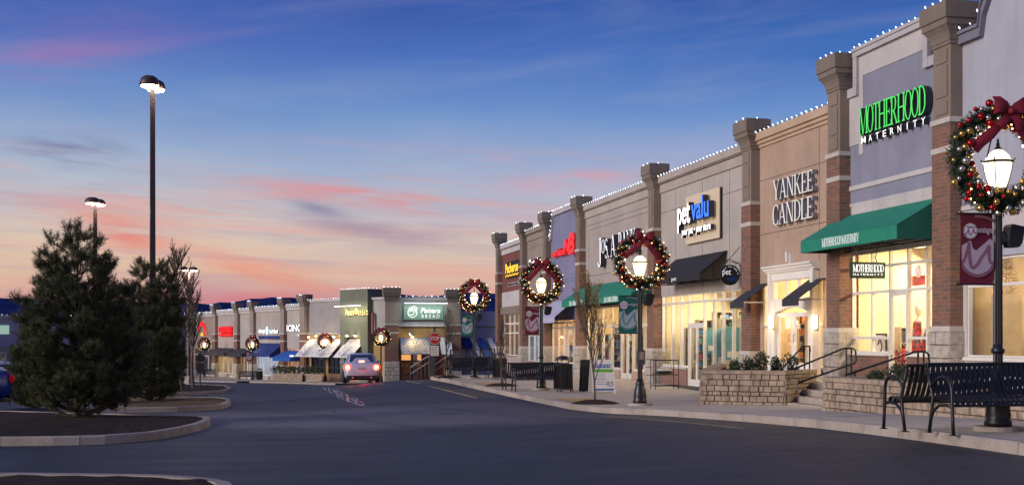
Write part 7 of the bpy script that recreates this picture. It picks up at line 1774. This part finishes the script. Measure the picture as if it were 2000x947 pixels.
# bakery stair rails, post and fence at the pavement end
z58 = -1.72
WR = pbr('pale_handrail', (.45, .40, .38), .4, .5, .1, 9)
def srail(lab, px0, y0, px1, y1, d=57.5):
    a = PD(px0, y0, d); b = PD(px1, y1, d); r_ = thing('stair_rail', lab, 'handrail', a, 'sloping rails of the stair to the bakery')
    mb = MB(); mb.tube([a, b], .03, 6); dz = Vector((0, 0, -.30)); mb.tube([Vector(a) + dz, Vector(b) + dz], .02, 6); mb.build('rail', WR, r_)
    mb = MB(); n = 5
    for i in range(n + 1): p = Vector(a).lerp(Vector(b), i / n); g = zr(p.x, p.y) + .1; mb.tube([p, (p.x, p.y, min(p.z - .3, g))], .014, 5)
    mb.build('balusters', BLACK, r_)
srail('pale sloping stair rail on the bakery side of the dark post', 802, 717, 837, 695); srail('pale sloping stair rail between the dark post and the black fence', 845, 714, 877, 693)
a = PD(843, 735, 57.3); r_ = thing('gate_post', 'dark square post with a white cap between the stair rails', 'post', a); mb = MB(); X, Y, _ = a; g = zs(max(X, 8.4), 56) - .05; z1 = PD(843, 690, 57.3)[2]; mb.box(X - .1, X + .1, Y - .1, Y + .1, g - .4, z1); mb.build('shaft', pbr('dark_post', (.04, .045, .06), .6, 0, .1, 5), r_); mb = MB(); mb.box(X - .14, X + .14, Y - .14, Y + .14, z1, z1 + .05); mb.build('post_cap', WHITEP, r_)
a, b = PD(880, 683, 60), PD(966, 681.5, 62); r_ = thing('fence', 'black picket fence with a top rail behind the farthest street bench', 'fence', a); A, B = Vector(a), Vector(b); B.z = A.z + .02
mb = MB(); mb.tube([A, B], .025, 6); mb.tube([A - Vector((0, 0, .95)), B - Vector((0, 0, .95))], .02, 6)
for i in range(31): p = A.lerp(B, i / 30); mb.tube([p, p - Vector((0, 0, 1.0))], .010, 4)
mb.build('picket_panel', BLACK, r_)
for i in range(4): mb = MB(); p = A.lerp(B, i / 3); mb.bar(p + Vector((0, 0, .02)), p - Vector((0, 0, 1.15)), .06); mb.build('post', BLACK, r_)

# ------------------------------------------------------------------ stop sign and the dark sign seen from behind
def octo(mb, c, r, t0, t1, mi=0, fr=None, n=8, off=22.5): mb.prism([(c[0] + r * math.cos(R(off + 360 / n * k)), t1, c[1] + r * math.sin(R(off + 360 / n * k))) for k in range(n)], (0, t0 - t1, 0), mi)
d = 54.0; X, Y, _ = PD(849, 735, d); g = zs(8.6, 54) ; SF = Frame((X, Y, 0), (1, 0)); r_ = thing('stop_sign', 'red STOP sign with a small white plate beneath, on the pavement end', 'stop sign', (X, Y, g))
zc_ = PD(849, 660.5, d)[2]; r8 = 11.3 / 2400 * d * 1.04
mb = MB(SF); mb.tube([(0, -.03, g), (0, -.03, zc_ + r8 + .15)], .035, 8); mb.ball((0, -.03, zc_ + r8 + .2), .06, 8, 6); mb.build('post', BLACK, r_)
RED = pbr('stop_red', (.42, .01, .012), .5, 0, .03, 5)
mb = MB(SF); octo(mb, (0, zc_), r8 * 1.05, .004, .014, 1); octo(mb, (0, zc_), r8 * .97, .0142, .018, 0); octo(mb, (0, zc_), r8 * 1.13, -.01, .003, 2); p_ = mb.build('sign_plate', [RED, WHITEP, BLACK], r_)
mb = MB(SF); sans(mb, 'STOP', -r8 * .72, r8 * .72, zc_ - r8 * .32, zc_ + r8 * .32, .019, .022, 0, .01); mb.build('lettering', [WHITEP, WHITEP], p_)
za_, zb_ = PD(849, 694.5, d)[2], PD(849, 674.5, d)[2]; w2 = 8 / 2400 * d
mb = MB(SF); mb.box(-w2 - .03, w2 + .03, -.01, .004, za_ - .03, zb_ + .03, 1); mb.box(-w2, w2, .0045, .012, za_, zb_, 0); p_ = mb.build('sign_plate', [WHITEP, BLACK], r_)
mb = MB(SF)
for k, tx in enumerate(('ALL WAY', 'TRAFFIC', 'DOES NOT', 'STOP')): zz_ = zb_ - (k + .92) * (zb_ - za_) / 4.2; sans(mb, tx, -w2 * .8, w2 * .8, zz_, zz_ + (zb_ - za_) * .15, .0125, .015)
mb.build('lettering', [BLACKM, BLACKM], p_)
d = 62; X, Y, _ = PD(391, 735, d); g = zr(X, Y); SF = Frame((X, Y, 0), (1, 0)); r_ = thing('road_sign', 'black back of a road sign on a post, seen against the far shops', 'road sign', (X, Y, g)); zc_ = PD(391, 699, d)[2]
mb = MB(SF); mb.tube([(0, 0, g), (0, 0, zc_ + .32)], .035, 8); mb.build('post', BLACK, r_)
mb = MB(SF); octo(mb, (0, zc_), 9 / 2400 * d, .036, .05, 0); mb.build('sign_plate', BLACKM, r_); mb = MB(SF); mb.box(-.19, .19, .036, .05, zc_ - .72, zc_ - .24); mb.build('sign_plate', BLACKM, r_)

# ------------------------------------------------------------------ A-frame boards, pet bed cart
def lean_board(mb, x0, x1, y0, y1, z0, z1, th=.02, mi=0): mb.add([(x0, y0, z0), (x1, y0, z0), (x1, y1, z1), (x0, y1, z1), (x0, y0 + th, z0), (x1, y0 + th, z0), (x1, y1 + th, z1), (x0, y1 + th, z1)], [(0, 1, 2, 3), (7, 6, 5, 4), (0, 4, 5, 1), (1, 5, 6, 2), (2, 6, 7, 3), (3, 7, 4, 0)], mi)
X, Y, _ = PD(1176, 764, 37.8); g = zs(X, Y); r_ = thing('sidewalk_sign', 'white A-frame board with blue and green stripes and a bear face', 'A-frame sign', (X, Y, g)); w_ = .36; h = 1.02
mb = MB(); lean_board(mb, X - w_, X + w_, Y - .26, Y, g + .06, g + h); mb.box(X - w_, X - w_ + .06, Y - .29, Y - .23, g, g + .1); mb.box(X + w_ - .06, X + w_, Y - .29, Y - .23, g, g + .1); mb.build('front_panel', WHITEP, r_)
mb = MB(); lean_board(mb, X - w_, X + w_, Y + .30, Y + .04, g + .02, g + h); mb.build('back_panel', WHITEP, r_)
mb = MB()
def onb(u, v, e=.004): return (X - w_ + 2 * w_ * u, Y - .26 + .26 * v - e, g + .06 + (h - .06) * v)
def brect(u0, u1, v0, v1, mi, e=.004): mb.add([onb(u0, v0, e), onb(u1, v0, e), onb(u1, v1, e), onb(u0, v1, e)], [(0, 1, 2, 3)], mi)
brect(.06, .94, .03, .08, 0); brect(.08, .94, .60, .70, 1); brect(.1, .9, .82, .85, 0)
rnd = random.Random(4)
for k in range(9): u = .12 + .045 * k; brect(.14 + .08 * k, .20 + .08 * k, .74, .79 + .02 * (k % 2), 0)
for k in range(7): brect(.15, rnd.uniform(.5, .85), .52 - k * .05, .532 - k * .05, 2 if k % 3 else 0)
for i in range(12):
    a_, b_ = R(i * 30), R(i * 30 + 30)
    mb.add([onb(.78 + .14 * math.cos(a_), .22 + .07 * math.sin(a_)), onb(.78 + .14 * math.cos(b_), .22 + .07 * math.sin(b_)), onb(.78 + .11 * math.cos(b_), .22 + .055 * math.sin(b_)), onb(.78 + .11 * math.cos(a_), .22 + .055 * math.sin(a_))], [(0, 1, 2, 3)], 3)
brect(.66, .71, .28, .31, 3); brect(.85, .90, .28, .31, 3); brect(.74, .76, .23, .24, 3); brect(.80, .82, .23, .24, 3)
mb.build('print', [BLUEFAB, pbr('lime_green', (.12, .42, .05), .6, 0, 0), pbr('faint_grey_print', (.4, .45, .5), .6, 0, 0), LEAF_D], r_)
X, Y, _ = PD(1145, 762, 38.6); g = zs(X, Y); r_ = thing('sidewalk_sign', 'narrow black A-frame chalkboard beside the white one', 'A-frame sign', (X, Y, g))
mb = MB(); lean_board(mb, X - .17, X + .17, Y - .2, Y, g + .1, g + 1.0); mb.box(X - .17, X - .13, Y - .22, Y - .18, g, g + .12); mb.box(X + .13, X + .17, Y - .22, Y - .18, g, g + .12); mb.build('front_panel', BLACKM, r_); mb = MB(); lean_board(mb, X - .17, X + .17, Y + .24, Y + .04, g, g + 1.0); mb.build('back_panel', BLACKM, r_)
X, Y, _ = PD(1298, 757, 42.5); g = zs(X, Y); r_ = thing('display_cart', 'black wheeled cage cart with pet beds beside the pet shop doors', 'cart', (X, Y, g)); w_, dd = .42, .25
mb = MB()
for x_ in (-w_, w_):
    for y_ in (-dd, dd): mb.tube([(X + x_, Y + y_, g + .08), (X + x_, Y + y_, g + 1.0)], .015, 5)
for z_ in (.12, .5, 1.0):
    for y_ in (-dd, dd): mb.tube([(X - w_, Y + y_, g + z_), (X + w_, Y + y_, g + z_)], .012, 5)
    for x_ in (-w_, w_): mb.tube([(X + x_, Y - dd, g + z_), (X + x_, Y + dd, g + z_)], .012, 5)
for k in range(1, 8): mb.tube([(X - w_ + w_ * 2 * k / 8, Y + dd, g + .12), (X - w_ + w_ * 2 * k / 8, Y + dd, g + 1.0)], .006, 4)
mb.build('cage_frame', BLACK, r_)
for x_ in (-w_, w_):
    for y_ in (-dd, dd): mb = MB(); mb.ball((X + x_, Y + y_, g + .04), .04, 8, 6, 0, (.4, 1, 1)); mb.build('caster', BLACKM, r_)
for z_, m_, sx, lab in ((.66, GM[4], .26, 'pale pet bed lying on top in the cage cart'), (.58, BLACKM, .34, 'black pet bed under the pale one in the cage cart')):
    mb = MB(); mb.ball((X, Y, g + z_), 1, 16, 8, 0, (sx, .2, .06)); tag(mb.build('pet_bed', m_, None, True, loc=(X, Y, g + z_)), lab, 'pet bed')

# ------------------------------------------------------------------ cars
def make_car(paint, name='parked_car', scale=1.0, plate=True, lit=True):
    r_ = empty(name); L, W = 4.55, .88
    # rear of the car towards -y; sections along y: (y, half width, belt height, roof height, sill)
    lower = [(-2.25, .60, .80, .34), (-2.20, .78, .98, .30), (-1.9, .86, 1.02, .24), (-1.2, .88, .98, .22), (0, .89, .93, .20), (1.2, .88, .90, .22), (1.8, .84, .80, .24), (2.15, .74, .66, .28), (2.28, .55, .52, .34)]
    mb = MB(); n = 12; vs = []
    for y_, w_, b_, s_ in lower:
        ring = [(-w_ * .80, s_), (-w_ * .97, s_ + .10), (-w_, s_ + (b_ - s_) * .45), (-w_ * .98, b_ - .12), (-w_ * .91, b_ - .02), (-w_ * .6, b_ + .015), (w_ * .6, b_ + .015), (w_ * .91, b_ - .02), (w_ * .98, b_ - .12), (w_, s_ + (b_ - s_) * .45), (w_ * .97, s_ + .10), (w_ * .80, s_)]
        vs += [(x_, y_, z_) for x_, z_ in ring]
    m_ = len(lower); mb.add(vs, [(i * n + (k + 1) % n, i * n + k, (i + 1) * n + k, (i + 1) * n + (k + 1) % n) for i in range(m_ - 1) for k in range(n)] + [tuple(range(n)), tuple((m_ - 1) * n + k for k in range(n - 1, -1, -1))])
    body = mb.build('body', paint, r_, True)
    ca = [(-1.75, .70, 1.0, 1.03), (-1.0, .72, .97, 1.40), (-.3, .73, .95, 1.46), (.35, .72, .94, 1.42), (1.15, .68, .90, .96)]
    mb = MB(); vs = []
    for y_, w_, b_, t_ in ca: vs += [(-w_ * 1.12, y_, b_ - .04), (-w_ * .96, y_, b_ + (t_ - b_) * .6), (-w_ * .80, y_, t_ - .01), (-w_ * .4, y_, t_ + .02), (w_ * .4, y_, t_ + .02), (w_ * .80, y_, t_ - .01), (w_ * .96, y_, b_ + (t_ - b_) * .6), (w_ * 1.12, y_, b_ - .04)]
    n = 8; m_ = len(ca); mb.add(vs, [(i * n + k + 1, i * n + k, (i + 1) * n + k, (i + 1) * n + k + 1) for i in range(m_ - 1) for k in range(n - 1)]); mb.build('roof', paint, r_, True)
    GLC = pbr('car_window', (.03, .035, .06), .08, 0, 0, 1, 0, 0, .8)
    mb = MB(); mb.add([(-.60, -1.70, 1.055), (.60, -1.70, 1.055), (.52, -1.06, 1.405), (-.52, -1.06, 1.405)], [(0, 1, 2, 3)]); mb.build('rear_window', GLC, r_)
    for sg in (-1, 1):
        mb = MB(); mb.add([(sg * .775, -1.35, 1.02), (sg * .775, .75, .97), (sg * .655, .3, 1.36), (sg * .655, -.9, 1.37)], [(0, 1, 2, 3)] if sg > 0 else [(3, 2, 1, 0)]); mb.build('side_window', GLC, r_)
    for sg in (-1, 1):
        mb = MB(); mb.ball((sg * .66, -2.17, .80), 1, 12, 8, 0, (.24, .10, .17)); mb.build('tail_light', emis('tail_red', (1, .015, .01), 7 if lit else .1, (.4, .01, .01)), r_, True)
        if lit: mb = MB(); mb.ball((sg * .69, -2.235, .80), 1, 10, 6, 0, (.12, .05, .11)); mb.build('brake_bulb', emis('brake_amber', (1, .55, .12), 14), r_, True)
        mb = MB(); mb.box(sg * .95 - .09, sg * .95 + .09, .62, .74, .95, 1.08); mb.build('mirror', paint, r_)
    if lit: mb = MB(); mb.box(-.12, .12, -1.80, -1.74, 1.05, 1.12); mb.build('brake_light', emis('brake_top', (1, .30, .08), 9), r_)
    mb = MB(); mb.box(-.17, .17, -2.275, -2.255, .66, .80); mb.build('number_plate', pbr('plate', (.3, .3, .34), .5, 0, 0), r_)
    mb = MB(); mb.box(-.74, .74, -2.26, -2.14, .27, .40); mb.box(-.80, .80, -2.0, 2.0, .17, .26); mb.build('underbody', BLACKM, r_)
    for sg in (-1, 1): mb = MB(); mb.tube([(sg * .45, -2.3, .30), (sg * .45, -2.1, .30)], .045, 10); mb.build('exhaust', METAL, r_)
    for sx in (-1, 1):
        for y_ in (-1.35, 1.38):
            mb = MB(); k = 20; c = Vector((sx * .80, y_, .33)); vs = []
            for x_, rr in ((-.11, .29), (-.09, .33), (.09, .33), (.11, .29)):
                for i in range(k): a = 2 * math.pi * i / k; vs.append(c + Vector((x_, rr * math.cos(a), rr * math.sin(a))))
            mb.add(vs, [(j * k + i, j * k + (i + 1) % k, (j + 1) * k + (i + 1) % k, (j + 1) * k + i) for j in range(3) for i in range(k)] + [tuple(range(k)), tuple(3 * k + i for i in range(k))]); wh = mb.build('wheel', BLACKM, r_)
            mb = MB(); vs = [c + Vector((sx * .112, .2 * math.cos(2 * math.pi * i / 14), .2 * math.sin(2 * math.pi * i / 14))) for i in range(14)]; mb.add(vs, [tuple(range(14))]); mb.build('rim', METAL, wh)
    return r_
SILV = pbr('silver_car_paint', (.50, .50, .62), .3, .2, .03, 3, 0, 0, .6); BLUEP = pbr('blue_car_paint', (.006, .04, .28), .25, .2, .03, 3, 0, 0, .6)
car = make_car(SILV, 'car'); tag(car, 'silver saloon car driving away with its red brake lights lit', 'car')
X, Y, _ = PD(711, 740, 60.5); place(car, (X, Y + 2, zr(X, Y)), rz=-.055)
ld = bpy.data.lights.new('brake_glow', 'POINT'); ld.energy = 30; ld.color = (1, .05, .04); ld.shadow_soft_size = .3; lo = bpy.data.objects.new('brake_glow', ld); C.objects.link(lo); lo.parent = car; lo.location = (0, -4.2, .45)
c2 = make_car(BLUEP, 'parked_car', lit=False); tag(c2, 'bright blue parked car half hidden behind the largest pine', 'car')
X, Y, _ = PD(-185, 740, 33); place(c2, (X, Y + 1.5, zr(X, Y)), rz=2.5, sc_=1.12)
c3 = make_car(SILV, 'parked_car', lit=False); tag(c3, 'silver parked car beyond the blue one at the picture edge', 'car')
X, Y, _ = PD(5, 740, 48); place(c3, (X, Y, zr(X, Y)), rz=-1.2, sc_=1.05)
# long store building across the car park
X0, Y0, _ = PD(-120, 700, 120); X1, Y1, _ = PD(230, 700, 135); OF = Frame((X0, Y0, 0), (X1 - X0, Y1 - Y0)); LL = (Vector((X1, Y1)) - Vector((X0, Y0))).length
st = thing('building', 'low store building across the car park behind the pines', 'building', (X0, Y0, -4.3)); zt = 2.2
fwall(st, OF, 0, LL, -1.0, zt, LILW, 'wall', -10, 0); fwall(st, OF, 0, LL, -4.8, -1.0, GREY, 'lower_wall', -10, -.05); mb = MB(OF); mold(mb, 0, LL, [(0, zt - .3), (.2, zt - .25), (.2, zt + .03), (0, zt + .03)]); mb.build('cornice', PALE, st)
mb = MB(OF); mb.box(on(OF, -60), on(OF, 17), .01, .1, .3, 1.2); mb.build('lit_fascia', emis('green_white_fascia', (.6, 1, .6), .35), st)
for k in range(6): window(st, OF, [2 + k * 2.8, 3 + k * 2.8, 4 + k * 2.8], [-3.9, -1.6], .02, .1, None, GLASSD)
light_string(OF, [(0, .2, zt + .05), (LL * .75, .2, zt + .05)], 'bulb string on the roof of the store behind the pines', .5, 1.3)
